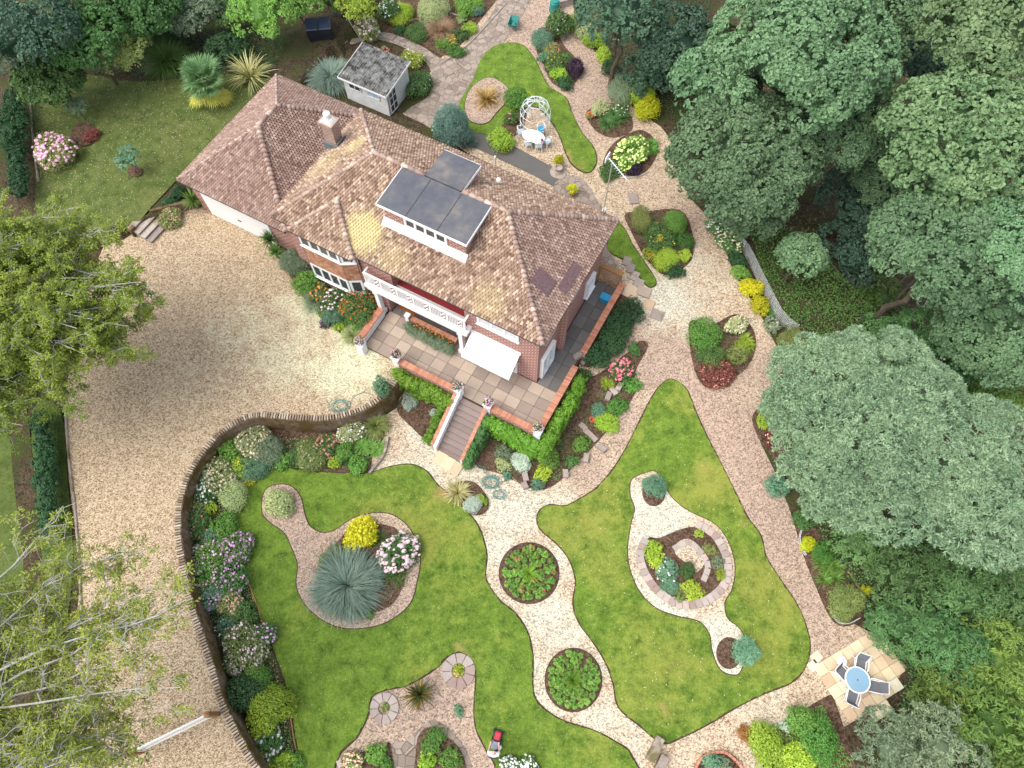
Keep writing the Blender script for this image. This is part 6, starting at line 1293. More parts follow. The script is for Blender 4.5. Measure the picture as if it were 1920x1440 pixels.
x, y, z = W3(1000, 256, .72); wt = thing('garden_table', 'oval white garden table under the wire arbour', 'table', (x, y, z), -.45)
mb = MB(); n_ = 28; V = [(.78 * math.cos(a), .52 * math.sin(a)) for a in np.linspace(0, 6.283, n_ + 1)[:-1]]; mb.prism(V, .69, .73); mb.build('tabletop', M['white'], wt)
for sx in (-1, 1):
    for sy in (-1, 1): mb = MB(); mb.tube([(sx * .35, sy * .22, .69), (sx * .5, sy * .34, 0)], .03, 6); mb.build('leg', M['white'], wt)
white_chair(977, 250, 1.9 - 3.3, 'white chair at the left end of the white table'); white_chair(1014, 246, 2.9, 'white chair with a bright blue cushion under the arbour', 'blue'); white_chair(990, 272, .2, 'white chair on the near left side of the white table'); white_chair(1010, 276, .0, 'white chair on the near middle side of the white table'); white_chair(1026, 268, .7, 'white chair at the right end of the white table')
x, y, z = W3(1016, 264, .78); mb = MB(); mb.lathe([(.001, .74), (.07, .74), (.1, .86), (.001, .9)], 10); tag(mb.build('flower_bowl', flat('dark_red_petals', (.22,.05,.07), .8), None, (x, y, z)), 'small dark red bowl of flowers on the white table', 'bowl')
# patio
pc = [P(*p, LOW) for p in ((1531, 1266), (1549, 1232), (1625, 1186), (1694, 1258), (1630, 1340), (1590, 1350), (1570, 1338))]
px_, py_ = P(1600, 1275, LOW); a0 = P(1549, 1232, LOW); a1 = P(1625, 1186, LOW); ang = math.atan2(a1[1] - a0[1], a1[0] - a0[0]); ca, sa = math.cos(ang), math.sin(ang)
mb = MB((px_, py_, 0)); Wp = [P(*p, LOW) for p in ((1530, 1266), (1549, 1230), (1626, 1183), (1700, 1258), (1650, 1345), (1592, 1352), (1568, 1336))]
for i in range(-8, 9):
    for j in range(-8, 9):
        w_ = .56; cx = px_ + (i * w_) * ca - (j * w_) * sa + (w_ * .5 * sa if i % 2 else 0) * 0; cy = py_ + (i * w_) * sa + (j * w_) * ca
        if inpoly(cx, cy, Wp): mb.rbox(cx, cy, LOW - .05, LOW + .075 + random.uniform(-.004, .004), w_ - .02, w_ - .02, ang, random.random())
o = mb.build('patio', M['slablight'], None, (px_, py_, 0)); o['kind'] = 'structure'
for i, (px, py, rr) in enumerate(((1530, 1232, .4), (1524, 1248, .38))):
    x, y = P(px, py, LOW); mb = MB(); mb.rbox(0, 0, 0, .085, .5, .42, ang + .1, .8 + .1 * i); tag(mb.build('stepping_stone', M['slablight'], None, (x, y, LOW)), ['upper', 'lower'][i] + ' of two pale slabs between the right lawn and the patio', 'slab')
x, y = P(1607, 1275, LOW + .72); tb = thing('patio_table', 'round patio table with blue glass top and white rim', 'table', (x, y, LOW + .075))
mb = MB(); mb.lathe([(.001, .7), (.55, .7), (.55, .715), (.03, .715), (.03, .70), (.001, .70)], 40); mb.build('glass_top', M['tableglass'], tb); mb = MB(); mb.lathe([(.55, .69), (.6, .69), (.61, .71), (.6, .73), (.55, .73), (.55, .69)], 40); mb.build('rim', M['white'], tb)
mb = MB(); mb.lathe([(.001, .717), (.03, .717), (.03, .73), (.001, .73)], 10); mb.build('parasol_hole', M['black'], tb)
for k in range(4): a = .8 + k * 1.571; mb = MB(); mb.tube([(.5 * math.cos(a), .5 * math.sin(a), .69), (.42 * math.cos(a), .42 * math.sin(a), 0)], .022, 6); mb.build('leg', M['white'], tb)
def patio_chair(px, py, rz, label):
    x, y = P(px, py, LOW + .5); c = thing('patio_chair', label, 'chair', (x, y, LOW + .075), rz, 'grey mesh chairs round the patio table')
    mb = MB(); mb.add([(-.24, .24, .43), (.24, .24, .43), (.24, -.2, .40), (-.24, -.2, .40), (-.24, .24, .41), (.24, .24, .41), (.24, -.2, .38), (-.24, -.2, .38)], [(0, 3, 2, 1), (4, 5, 6, 7), (0, 1, 5, 4)]); mb.build('seat', M['greyfab'], c)
    mb = MB(); mb.add([(-.24, -.21, .41), (.24, -.21, .41), (.24, -.42, .9), (-.24, -.42, .9), (-.24, -.23, .41), (.24, -.23, .41), (.24, -.44, .9), (-.24, -.44, .9)], [(0, 1, 2, 3), (5, 4, 7, 6), (3, 2, 6, 7)]); mb.build('backrest', M['greyfab'], c)
    for s_ in (-1, 1):
        mb = MB(); mb.tube([(s_ * .27, -.45, .92), (s_ * .27, -.22, .4), (s_ * .27, .26, .43), (s_ * .28, .3, 0)], .02, 6); mb.tube([(s_ * .27, -.22, .4), (s_ * .28, -.38, 0)], .02, 6); mb.build('side_frame', M['white'], c)
        mb = MB(); mb.tube([(s_ * .29, -.32, .65), (s_ * .31, .1, .66), (s_ * .29, .25, .6), (s_ * .27, .27, .43)], .024, 6); mb.build('armrest', M['white'], c)
    mb = MB(); mb.tube([(-.27, -.45, .92), (.27, -.45, .92)], .018, 6); mb.build('top_rail', M['white'], c)
patio_chair(1613, 1246, math.pi - .35, 'grey chair behind the patio table, at the top'); patio_chair(1580, 1262, -2.2 + .15 - .4 + .0, 'grey chair on the left of the patio table'); patio_chair(1597, 1307, -.45, 'grey chair in front of the patio table, at the bottom'); patio_chair(1640, 1287, 1.35, 'grey chair on the right of the patio table')
x, y = P(1577, 1240, LOW); mb = MB(); mb.lathe([(.001, .08), (.24, .08), (.24, .13), (.05, .18), (.03, .5), (.001, .5)], 18); tag(mb.build('parasol_base', M['white'], None, (x, y, LOW)), 'round white parasol base on the patio slabs', 'parasol base')
# person with lawn mower
def person(px, py):
    x, y = P(px, py, LOW + 1.5); g = LOW + .085; root = thing('person', 'person in a white top pushing a red mower at the bottom edge', 'person', (x, y, g), 0)
    def skin(name, pts, edges, rad, mat, sub=2):
        m = bpy.data.meshes.new(name); m.from_pydata(pts, edges, []); o = bpy.data.objects.new(name, m); COL.objects.link(o); sm = o.modifiers.new('s', 'SKIN'); sm.use_smooth_shade = True
        for v_, r_ in zip(m.skin_vertices[0].data, rad): v_.radius = (r_, r_) if not isinstance(r_, tuple) else r_
        m.skin_vertices[0].data[0].use_root = True; ss = o.modifiers.new('b', 'SUBSURF'); ss.levels = ss.render_levels = sub; m.materials.append(mat); o.parent = root; return o
    # facing +Y. body: pelvis, spine, neck, head, legs, arms reaching forward to the handle
    P_ = [(0, 0, .95), (0, .02, 1.15), (0, .05, 1.35), (0, .06, 1.48), (0, .09, 1.56), (0, .11, 1.64), (0, .12, 1.72)]; E = [(0, 1), (1, 2), (2, 3), (3, 4), (4, 5), (5, 6)]; Rr = [(.16, .12), (.15, .11), (.17, .115), (.06, .06), (.06, .06), (.085, .095), (.07, .08)]
    def ch(start, pts, rs):
        k = start
        for p, r_ in zip(pts, rs): P_.append(p); Rr.append(r_); E.append((k, len(P_) - 1)); k = len(P_) - 1
        return k
    ends = []
    for s_ in (-1, 1):
        ch(0, [(s_ * .1, 0, .86), (s_ * .11, s_ * .12 + .02, .48), (s_ * .11, s_ * .14 - .04, .09), (s_ * .12, s_ * .14 + .1, .045)], [.095, .062, .042, .04])
        w_ = ch(2, [(s_ * .2, .06, 1.38), (s_ * .25, .16, 1.14), (s_ * .2, .4, 1.05)], [.06, .045, .03]); pl = ch(w_, [(s_ * .19, .47, 1.04)], [.034]); ends.append((s_, pl))
    for s_, pl in ends:
        for f in range(4): fx = s_ * .19 + (f - 1.5) * .02; ch(pl, [(fx, .51, 1.045), (fx, .535 - .003 * abs(f - 1.5), 1.03), (fx, .53, 1.0)], [.0095, .009, .008])
        ch(pl, [(s_ * .155, .49, 1.03), (s_ * .15, .52, 1.01)], [.011, .009])
    skin('body', P_, E, Rr, M['skin'])
    T = [(0, 0, .93), (0, .02, 1.15), (0, .05, 1.37), (0, .06, 1.45), (-.2, .06, 1.38), (-.24, .13, 1.2), (.2, .06, 1.38), (.24, .13, 1.2)]; skin('shirt', T, [(0, 1), (1, 2), (2, 3), (2, 4), (4, 5), (2, 6), (6, 7)], [(.2, .15), (.19, .14), (.21, .145), (.075, .07), .09, .075, .09, .075], M['shirt'])
    T = [(0, 0, .97), (-.1, 0, .86), (-.11, -.1, .48), (-.11, -.17, .12), (.1, 0, .86), (.11, .14, .48), (.11, .11, .12)]; skin('trousers', T, [(0, 1), (1, 2), (2, 3), (0, 4), (4, 5), (5, 6)], [(.18, .13), .115, .08, .065, .115, .08, .065], M['trouser'])
    mb = MB(); rng = newrng()
    V = [(.098 * math.cos(p) * math.cos(t), .085 + .105 * math.cos(p) * math.sin(t), 1.69 + .085 * math.sin(p)) for p in np.linspace(-.1, .35, 4) for t in np.linspace(-3.5, .36, 14)]; mb.add(V, [(i * 14 + j, i * 14 + j + 1, (i + 1) * 14 + j + 1, (i + 1) * 14 + j) for i in range(3) for j in range(13)]); mb.build('hair', M['hair'], root, smooth_=True)
    mb = MB(); [mb.tube([(s_ * .032, .205, 1.685), (s_ * .032, .213, 1.685)], .011, 6) for s_ in (-1, 1)]; mb.build('eyes', M['black'], root)
    mb = MB(); mb.tube([(0, .2, 1.69), (0, .228, 1.65), (0, .205, 1.645)], .011, 5); mb.build('nose', M['skin'], root)
    for s_ in (-1, 1):
        mb = MB(); mb.rbox(s_ * .12, s_ * .14 + .05 if s_ > 0 else -.07, 0, .09, .1, .27, 0, taper=.8); mb.build('shoe', M['shoe'], root)
    return root
pe = person(925, 1416); pe.rotation_euler.z = -.1
x, y = P(932, 1384, LOW + .3); mw = thing('lawn_mower', 'small red and grey lawn mower on the lawn in front of the person', 'mower', (x, y, LOW + .09), -.28)
def rr(w_, l_, r_, z, n_=5): return [(sx * (w_ / 2 - r_) + r_ * math.cos(a), sy * (l_ / 2 - r_) + r_ * math.sin(a), z) for sx, sy, s0 in ((1, 1, 0), (-1, 1, 1.571), (-1, -1, 3.142), (1, -1, 4.712)) for a in np.linspace(s0, s0 + 1.571, n_)]
def loft(mb, rings):
    n_ = len(rings[0]); V = [p for r_ in rings for p in r_] + [(0, sum(p[1] for p in rings[-1]) / n_, rings[-1][0][2])]; Q = [(i * n_ + k, i * n_ + (k + 1) % n_, (i + 1) * n_ + (k + 1) % n_, (i + 1) * n_ + k) for i in range(len(rings) - 1) for k in range(n_)]; b = (len(rings) - 1) * n_; mb.add(V, Q, [(b + k, b + (k + 1) % n_, len(V) - 1) for k in range(n_)])
def sh_(r_, dy): return [(a, b + dy, c) for a, b, c in r_]
mb = MB(); loft(mb, [sh_(rr(.38, .5, .12, .05), .1), sh_(rr(.42, .52, .14, .14), .1), sh_(rr(.36, .46, .13, .2), .1)]); mb.build('deck', M['black'], mw)
mb = MB(); loft(mb, [sh_(rr(.27, .36, .09, .2), .1), sh_(rr(.27, .36, .09, .27), .1), sh_(rr(.2, .28, .08, .31), .1)]); mb.build('motor_cover', M['red'], mw)
mb = MB(); loft(mb, [sh_(rr(.32, .34, .08, .1), -.32), sh_(rr(.36, .36, .1, .28), -.32), sh_(rr(.3, .3, .1, .34), -.32)]); mb.build('grass_box', flat('grey_grass_box', (.22,.24,.28), .5), mw)
mb = MB(); [mb.tube([(s_ * .17, -.1, .2), (s_ * .2, -.5, .8), (s_ * .19, -.62, .97)], .014, 5) for s_ in (-1, 1)]; mb.tube([(-.2, -.62, .97), (.2, -.62, .97)], .018, 6); mb.build('handle', M['greywood'], mw)
for sx in (-1, 1):
    for yy in (.28, -.1): mb = MB(); mb.tube([(sx * .2, yy, .09), (sx * .25, yy, .09)], .09, 12); mb.build('wheel', M['black'], mw)
x, y = P(937, 1401, LOW); mb = MB(); mb.lathe([(.001, .1), (.09, .1), (.11, .16), (.09, .3), (.03, .36), (.001, .37)], 12); tag(mb.build('white_container', M['white'], None, (x, y, LOW)), 'small white container on the grass beside the mower', 'container')
# stone slabs, steps, rocks
def slabat(px, py, lx, ly, rz, label, name='stepping_stone', mat='slablight', dz=.0, th=.12, cat='slab', group=None):
    x, y, z = W3(px, py); th = th + random.uniform(-.012, .03); mb = MB(); mb.rbox(0, 0, -.1, th - .02, lx, ly, 0); mb.rbox(0, 0, th - .019, th, lx, ly, 0, taper=.96); o = mb.build(name, M[mat], None, (x, y, z + dz), rz); tag(o, label, cat, group); return o
for i, (px, py) in enumerate(((826, 861), (840, 870), (855, 879))): slabat(px, py, .62, .75, YAW, ['left', 'middle', 'right'][i] + ' of the three white slabs at the foot of the stairs', mat='slablight')
for i, (px, py, l, mt) in enumerate(((1175, 492, .5, 'stone'), (1182, 505, .5, 'stone'), (1189, 519, .55, 'stone'), (1197, 533, .55, 'stone'), (1206, 549, .85, 'slab'), (1216, 573, .6, 'slablight'), (1231, 592, .75, 'stone'))): slabat(px, py, l, .65, YAW + .1, ['topmost', 'second', 'third', 'fourth', 'fifth', 'sixth', 'lowest'][i] + ' stone of the stepping path down the right side of the house', mat=mt, group='stepping stones right of the house')
slabat(1182, 549, .85, .9, YAW - .1, 'large pale slab just outside the trellis corner'); slabat(1187, 374, .62, .85, .12, 'grey weathered stone cover lying on the gravel behind the house', 'stone_cover', 'stone', cat='stone')
for i, (px, py) in enumerate(((1093, 801), (1101, 811), (1112, 822))): slabat(px, py, .5, .3, YAW - .3, ['top', 'middle', 'bottom'][i] + ' small stone step on the rocky slope right of the terrace', 'stone_step', 'stone', group='small steps on the slope')
for i, (px, py, l) in enumerate(((1085, 668, .6), (1095, 680, .5), (1160, 728, .5), (1140, 745, .5), (1098, 860, .5), (1060, 890, .45), (985, 896, .5), (984, 912, .4), (1150, 736, .5), (1128, 842, .5))): slabat(px, py, l, .3, YAW + 1.1 + .2 * i, 'grey rock edging the slope below the terrace, %s' % ['by the wall gap', 'right of the wall gap', 'under the pink hydrangea', 'left under the pink hydrangea', 'near the lower steps', 'at the lower curve', 'by the blue green plant', 'at the path edge', 'mid slope', 'right of the small steps'][i], 'rock', 'stone', cat='rock', th=.25)
# steps to upper lawn
us = thing('stone_steps', 'four grey stone steps from the drive up to the upper left lawn', 'steps', (*uv2w(-32.8, 13.3), 0), YAW)
for i in range(4): mb = MB((-32.8, 13.3, 0)); ua = -33.75 + i * .42; mb.box(ua, ua + .40, 12.45, 14.05, -.1, .54 - i * .14, random.random() * .5); mb.box(ua, ua + .43, 12.44, 14.06, .541 - i * .14, .60 - i * .14, random.random()); mb.build('step', M['stone'], us)
mb = MB(HO); quadwall(mb, (-33.5, 12.7), (-33.5, 12.3), -.1, .7, .2); quadwall(mb, (-31.35, 16.2), (-33.35, 14.1), -.1, .72, .16); o = hbuild(mb, 'garden_wall', M['wallstone']); tag(o, 'low brick wall holding up the upper left lawn beside the steps', 'garden wall')
mb = MB(HO)
for k in range(8):
    u_ = -31.5 - k * .22
    mb.box(u_ - .09, u_ + .09, 15.7 - k * .23, 15.95 - k * .23, .721, .78)
# wheels of stone
for i, (px, py, rp, lb) in enumerate(((860, 1258, 31, 'upper round stone wheel with plants in its centre at the end of the gravel'), (721, 1328, 27, 'lower left round stone wheel laid in the gravel'))):
    x, y = P(px, py, LOW); r = rp * mpp(px, py, LOW); mb = MB(); n_ = 9; seg_ = 6.283 / n_
    for k in range(n_):
        a0, a1 = k * seg_ + .03 + .4, (k + 1) * seg_ - .03 + .4; q = [(r * .42 * math.cos(a), r * .42 * math.sin(a)) for a in np.linspace(a1, a0, 4)] + [(r * math.cos(a), r * math.sin(a)) for a in np.linspace(a0, a1, 5)]; mb.prism(q, 0, .1 + random.uniform(0, .01), random.uniform(0, .75))
    o = mb.build('stone_circle', M['pinkstone'], None, (x, y, LOW + .02)); tag(o, lb, 'stone circle')
put_plant('bush', 860, 1258, 11, .2, 'lime', ('yellow', .1, .03), 'golden_tuft', 'plant', 'yellow green plant in the centre of the upper stone wheel'); put_plant('bush', 722, 1326, 7, .12, 'olive', None, 'golden_tuft', 'plant', 'small olive plant in the centre of the lower left stone wheel')
# oval stone ring in right lawn
def stone_ring(pts, w_, label, mat='pinkstone', name='stone_edging', z=LOW + .12, closed=True, l_=.33):
    s_ = smooth(pts, 10, closed); W_ = np.array([P(*p, z) for p in s_]); 
    if closed: W_ = np.vstack([W_, W_[:1]])
    d = np.linalg.norm(np.diff(W_, axis=0), axis=1); cum = np.concatenate([[0], np.cumsum(d)]); n_ = int(cum[-1] / l_); org = W_[0]; mb = MB((org[0], org[1], 0))
    for k in range(n_):
        a = (k + .5) * cum[-1] / n_; x = np.interp(a, cum, W_[:, 0]); y = np.interp(a, cum, W_[:, 1]); x2 = np.interp(a + .05, cum, W_[:, 0]); y2 = np.interp(a + .05, cum, W_[:, 1]); mb.rbox(x, y, z - .1, z + .1 + random.uniform(-.02, .02), cum[-1] / n_ - .02, w_, math.atan2(y2 - y, x2 - x), random.random() if random.random() < .75 else 1.0)
    o = mb.build(name, M[mat], None, (org[0], org[1], 0)); tag(o, label, 'edging'); return o
stone_ring([(1210, 1010), (1200, 1050), (1225, 1100), (1270, 1132), (1320, 1128), (1358, 1095), (1362, 1050), (1340, 1005), (1305, 982)], .42, 'outer ring of pink and grey stones round the oval rose bed', closed=False)
stone_ring([(1262, 1030), (1288, 1018), (1312, 1035), (1326, 1062), (1318, 1090)], .3, 'inner arc of pink stones inside the oval rose bed', closed=False)
stone_ring([(635, 1425), (640, 1440), (640, 1470)], .25, 'grey stones at the bottom left of the gravel', closed=False)
stone_ring([(1300, 1450), (1312, 1425), (1335, 1412), (1360, 1412), (1385, 1432), (1395, 1450)], .12, 'thin brick edging of the small bed at the bottom right', 'cope', closed=False, l_=.2)
stone_ring([(692, 888), (703, 875), (716, 858), (724, 838), (727, 818)], .13, 'line of pale edging stones at the end of the wall border', 'stone', closed=False)
def rail(px, z, r_, label, mat, name, cat): 
    p = [(*P(a, b, z), z) for a, b in smooth(px, 6, False)]; mb = MB(p[0]); mb.tube(p, r_, 6); tag(mb.build(name, M[mat], None, p[0]), label, cat)
rail([(440, 970), (455, 925), (468, 905), (487, 885)], LOW + .12, .035, 'timber edging strip at the upper left of the left lawn', 'wood', 'timber_edging', 'edging')
rail([(462, 1082), (478, 1125), (490, 1160), (500, 1200)], LOW + .12, .035, 'timber edging strip along the middle left of the left lawn', 'wood', 'timber_edging', 'edging')
rail([(545, 1345), (552, 1390), (566, 1450)], LOW + .12, .035, 'timber edging strip at the lower left of the left lawn', 'wood', 'timber_edging', 'edging')
rail([(825, 120), (870, 90), (905, 55), (950, 5)], .08, .05, 'log edging along the crazy paving path at the top', 'greywood', 'log_edging', 'edging')
rail([(735, 30), (755, 38), (785, 36)], .1, .07, 'curved stone edging of the small top bed', 'stone', 'stone_edging', 'edging'); rail([(845, 24), (860, 28), (880, 18), (890, 0)], .1, .07, 'curved stone edging at the top edge of the photo', 'stone', 'stone_edging', 'edging')
rail([(1138, 328), (1165, 333), (1195, 331), (1215, 322)], .08, .06, 'curved edging below the lime hydrangea', 'greywood', 'log_edging', 'edging')
rail([(1560, 1010), (1575, 1050), (1600, 1085), (1620, 1118)], LOW + .1, .06, 'straight kerb behind the narrow right border', 'wood', 'timber_edging', 'edging')
rail([(960, 895), (1000, 925), (1045, 915), (1085, 885), (1130, 870), (1140, 880)], LOW + .08, .012, 'thin pale hose curving along the bed under the terrace', 'palehose', 'hose', 'hose')
# hoses
def coil(px, py, rp, n_, label, mat='hose', tail=None, z=None, sq=.75):
    rng = newrng(); x, y, z0 = W3(px, py) if z is None else (*P(px, py, z), z); r = rp * mpp(px, py, z0); pts = []
    for i in range(n_ * 16): a = i / 16 * 6.283; q = r * (.75 + .25 * math.sin(i * .11) + rng.uniform(-.02, .02)); pts.append((q * math.cos(a) + .15 * math.sin(i * .05), q * math.sin(a) * sq, .03 + .012 * (i // 16)))
    if tail:
        for a, b in tail: w_ = P(a, b, z0); pts.append((w_[0] - x, w_[1] - y, .06))
    mb = MB(); mb.tube(pts, .013, 5); tag(mb.build('hose', M[mat], None, (x, y, z0 + .04)), label, 'hose')
coil(636, 762, 18, 5, 'coiled green hose on the pale drive gravel by the wall', z=.0, tail=[(655, 768), (662, 745), (680, 737), (700, 742)])
coil(920, 905, 17, 6, 'tangled teal hose on the gravel below the stairs', tail=[(905, 880), (892, 866)]); coil(934, 928, 13, 4, 'second tangle of teal hose nearer the path junction', tail=[(925, 900), (905, 875)])
coil(617, 1012, 10, 3, 'teal hose beside the brilliant yellow shrub', tail=[(640, 1003), (655, 985), (662, 978)], sq=.4)
coil(1270, 1003, 12, 3, 'grey hose coil at the top of the oval rose bed', 'palehose')
# low slate capped wall behind the house
mb = MB(HO); a, b = (-16.0, 25.6), (-10.9, 26.15); quadwall(mb, a, b, -.1, .75, .3); o = hbuild(mb, 'low_wall', M['brick']); tag(o, 'low dark wall with blue grey slate capping behind the house', 'garden wall'); mb = MB(HO)
for i in range(9): p = np.array(a) + (np.array(b) - a) * (i + .01) / 9; q = np.array(a) + (np.array(b) - a) * (i + .99) / 9; quadwall(mb, p - [0, .08], q - [0, .08], .751, .82, .5)
hbuild(mb, 'capping', M['slate'], o)
# yellow potted shrubs, urn
for i, (px, py, lb) in enumerate(((1048, 299, 'yellow leaved potted shrub behind the stone urn'), (1074, 355, 'yellow leaved potted shrub nearest the house roof'))):
    x, y, z = W3(px, py, .6); t_ = thing('potted_shrub', lb, 'potted plant', (x, y, z)); mb = MB(); mb.lathe([(.001, 0), (.14, 0), (.2, .32), (.17, .32), (.15, .28), (.001, .28)], 14); mb.build('pot', M['cope'], t_); rng = newrng(); fo, lob = mk_bush(.34, .55, 'fine', rng); o = link('foliage', fo.mesh('foliage'), FM('yellow'), t_); o.location.z = .3
x, y, z = W3(1047, 322, .1); mb = MB(); mb.lathe([(.55, 0), (.55, .08), (.3, .1), (.2, .3), (.26, .5), (.22, .52), (.18, .4), (.001, .38)], 22); tag(mb.build('stone_urn', M['stone'], None, (x, y, z)), 'grey stone urn on a round base behind the house', 'urn')
# stone bench/blocks at the bottom centre
for i, (px, py, l, lb) in enumerate(((1226, 1404, 1.15, 'long grey stone block at the bottom junction of the two lawns'), (1238, 1432, .8, 'shorter grey stone block beside the long one'))): slabat(px, py, l, .4, R(58), lb, 'stone_block', 'stone', th=.42, cat='stone')
# wire fence
pts = smooth([(1362, 405), (1376, 440), (1400, 470), (1425, 520), (1445, 560), (1465, 595), (1492, 618)], 4, False); W_ = [at(p[0], p[1], .5) for p in pts]; fn = thing('wire_fence', 'grey wire mesh fence along the edge of the wood', 'fence', W_[0])
mb = MB(W_[0])
for i in range(0, len(W_), 4): x, y, z = W_[i]; p = MB(W_[0]); p.tube([(x, y, z - .1), (x, y, z + 1.05)], .03, 6); p.build('post', M['greywood'], fn)
for i in range(len(W_) - 1):
    a, b = np.array(W_[i]), np.array(W_[i + 1]); L = np.linalg.norm(b - a)
    for k in range(13): mb.tube([a + [0, 0, .05 + k * .08], b + [0, 0, .05 + k * .08]], .005, 3, cap=False)
    for k in range(int(L / .09)): q = a + (b - a) * k / (L / .09); mb.tube([q + [0, 0, .03], q + [0, 0, 1.02]], .005, 3, cap=False)
mb.build('mesh', M['metal'], fn)
# wire hoop edging
for nm, pts, lb in ((0, [(1500, 995), (1496, 1012), (1500, 1030), (1508, 1042)], 'white wire hoop edging beside the yellow mound'), (1, [(1559, 1155), (1570, 1168), (1588, 1170), (1608, 1160)], 'white wire hoop edging in front of the large round olive bush')):
    W_ = [at(p[0], p[1]) for p in smooth(pts, 5, False)]; mb = MB(W_[0]); mb.tube([(a, b, c + .32) for a, b, c in W_], .014, 5); mb.tube([(a, b, c + .12) for a, b, c in W_], .012, 5)
    for a, b, c in W_: mb.tube([(a, b, c), (a, b, c + .34)], .012, 5)
    tag(mb.build('hoop_edging', M['metal'], None, W_[0]), lb, 'edging')
# gate bottom left
ga, gb = np.array(P(255, 1408, .9)), np.array(P(388, 1343, .9)); dg = gb - ga; Lg = np.linalg.norm(dg); ag = math.atan2(dg[1], dg[0]); gt = thing('driveway_gate', 'weathered white wooden gate across the bottom of the drive', 'gate', (*ga, 0), ag)
mb = MB(); 
for z_ in (.25, .9, 1.15): mb.box(0, Lg, -.03, .03, z_, z_ + .1)
mb.box(0, .1, -.05, .05, .2, 1.3); mb.box(Lg - .1, Lg, -.05, .05, .2, 1.3); mb.build('frame', M['cream'], gt); mb = MB()
for k in range(int(Lg / .13)): mb.box(.12 + k * .13, .21 + k * .13, .032, .055, .2, 1.22)
mb.build('boards', M['cream'], gt)
for i, p in enumerate((ga, gb)): mb = MB(); mb.rbox(0, 0, -.1, 1.4, .2, .2, ag); mb.rbox(0, 0, 1.4, 1.5, .24, .24, ag, taper=.2); o = mb.build('gate_post', M['wood'], None, (p[0] + math.cos(ag) * (.16 if i else -.16), p[1] + math.sin(ag) * (.16 if i else -.16), 0)); tag(o, ['left', 'right'][i] + ' brown post of the white drive gate', 'post')
# drive left edging
rail([(122, 760), (128, 850), (140, 950), (148, 1050), (152, 1150)], .06, .07, 'pale kerb line along the left side of the drive', 'stone', 'drive_kerb', 'kerb'); rail([(55, 160), (62, 260), (72, 340)], .65, .08, 'pale kerb line at the left edge of the upper lawn', 'stone', 'lawn_kerb', 'kerb')
# fallen leaves and daisies
def litter(name, poly, n, mat, dz, const=None, size=.05, kind='stuff'):
    rng = newrng(); W_ = [tuple(at(*p, 0, Gr)[:2]) if const is None else P(*p, const) for p in poly]; a = np.array(W_); x = rng.uniform(a[:, 0].min(), a[:, 0].max(), n * 3); y = rng.uniform(a[:, 1].min(), a[:, 1].max(), n * 3); k = inpoly(x, y, W_); x, y = x[k][:n], y[k][:n]
    z = (Gr(x, y) if const is None else np.full(len(x), const)) + dz; fo = Fo(); C = np.stack([x, y, z], 1); N = nrm(rng.normal(size=C.shape) * .25 + [0, 0, 1]); leafq(fo, C, N, size, size * .7, rng, rng.uniform(0, 1, len(C))); o = link(name, fo.mesh(name), mat); o['kind'] = kind
litter('fallen_leaves', L5, 2600, foliage('fallen_leaf', (.16, .14, .07), (.46, .44, .30), .1), .075, size=.08)
litter('fallen_leaves', L1, 700, foliage('petal_fleck', (.30, .33, .12), (.62, .62, .40), .1), .115, size=.05)
litter('fallen_leaves', L2, 350, foliage('petal_fleck_pale', (.55, .50, .30), (.85, .85, .70), .1), .115, size=.05); litter('fallen_leaves', L3, 220, foliage('pale_fleck', (.55, .5, .3), (.8, .8, .7), .1), .115, size=.05)
litter('fallen_leaves', GRAV, 2500, foliage('brown_leaf', (.10, .05, .02), (.35, .2, .08), .1), .04, size=.07)
litter('fallen_leaves', DRIVEPX, 900, foliage('dark_leaf', (.06, .05, .02), (.25, .2, .08), .1), .045, 0.0, size=.06)
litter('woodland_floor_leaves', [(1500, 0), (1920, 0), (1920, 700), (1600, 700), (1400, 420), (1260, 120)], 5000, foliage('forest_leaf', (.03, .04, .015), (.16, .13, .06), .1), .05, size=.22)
# ivy ground cover around the edges of the garden
def cover(name, poly, n, pal, size=.09, h_=.18):
    rng = newrng(); W_ = [tuple(at(*p, 0, Gr)[:2]) for p in poly]; a = np.array(W_); x = rng.uniform(a[:, 0].min(), a[:, 0].max(), n * 3); y = rng.uniform(a[:, 1].min(), a[:, 1].max(), n * 3); k = inpoly(x, y, W_); x, y = x[k][:n], y[k][:n]; t = rng.uniform(0, 1, len(x))
    bumpz = (np.sin(x * 1.7 + np.sin(y * 1.3) * 2) * np.sin(y * 1.9 + x * .6) * .5 + .5) * h_; z = Gr(x, y) + .03 + bumpz * rng.uniform(.3, 1, len(x)); fo = Fo(); C = np.stack([x, y, z], 1); leafq(fo, C, nrm(rng.normal(size=C.shape) * .5 + [0, 0, 1]), size, size * .6, rng, t); o = link(name, fo.mesh(name), FM(pal)); o['kind'] = 'stuff'
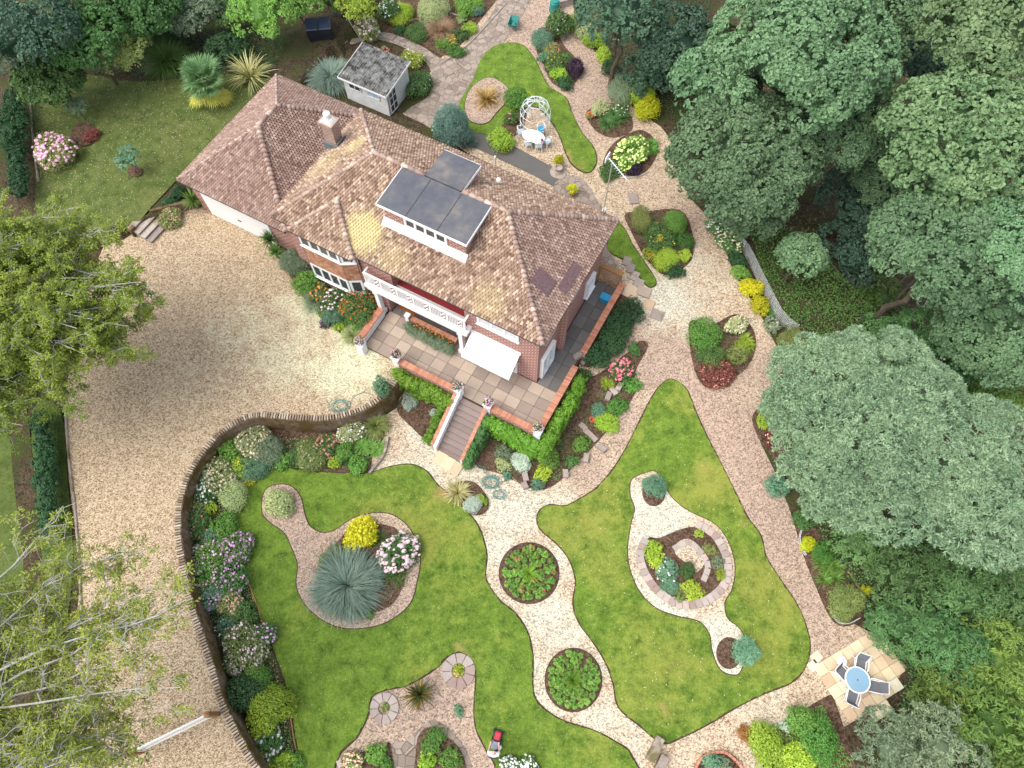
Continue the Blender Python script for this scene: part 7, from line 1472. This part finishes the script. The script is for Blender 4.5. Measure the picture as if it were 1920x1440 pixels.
cover('undergrowth', [(1500, 950), (1560, 960), (1930, 1020), (1960, 1500), (1620, 1500), (1700, 1260), (1640, 1190), (1590, 1090)], 16000, 'laurel', .13, .5)
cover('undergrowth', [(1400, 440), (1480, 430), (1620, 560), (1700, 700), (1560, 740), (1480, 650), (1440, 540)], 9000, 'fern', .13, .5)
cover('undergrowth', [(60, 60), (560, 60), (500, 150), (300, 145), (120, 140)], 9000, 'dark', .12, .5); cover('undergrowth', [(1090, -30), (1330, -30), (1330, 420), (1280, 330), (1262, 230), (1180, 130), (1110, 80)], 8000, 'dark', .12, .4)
cover('bed_ground_cover', [(455, 900), (440, 1000), (470, 1100), (520, 1240), (560, 1420), (500, 1420), (420, 1250), (375, 1100), (360, 960), (385, 890), (440, 845)], 8000, 'mid', .09, .25); cover('bed_ground_cover', [(480, 830), (700, 820), (690, 880), (560, 875), (480, 880)], 3500, 'mid', .09, .22); cover('bed_ground_cover', [(370, 900), (470, 830), (690, 805), (700, 860), (560, 850), (450, 900), (380, 1050)], 2500, 'variegated', .08, .3); cover('bed_ground_cover', [(370, 1000), (440, 1000), (520, 1250), (555, 1420), (480, 1400), (400, 1200)], 2500, 'variegated', .08, .3)
cover('bed_ground_cover', [(910, 810), (1000, 850), (1080, 800), (1120, 740), (1180, 660), (1200, 700), (1120, 830), (1040, 905), (950, 890)], 3800, 'mid', .08, .18); cover('undergrowth', [(1540, -30), (1930, -30), (1930, 260), (1720, 300)], 6000, 'dark', .14, .5)
cover('bed_ground_cover', [(1180, 405), (1280, 400), (1295, 470), (1260, 510), (1215, 485)], 1500, 'mid', .08, .1); cover('bed_ground_cover', [(1295, 610), (1400, 600), (1410, 660), (1340, 720), (1305, 680)], 1200, 'mid', .08, .1); cover('bed_ground_cover', [(1410, 1375), (1540, 1320), (1600, 1440), (1450, 1440)], 2500, 'bright', .09, .2)
cover('weeds', [(740, -30), (930, -30), (850, 95), (770, 75)], 1200, 'fern', .08, .1); cover('weeds', [(120, 770), (62, 770), (75, 1000), (120, 1180)], 2500, 'fern', .09, .15)
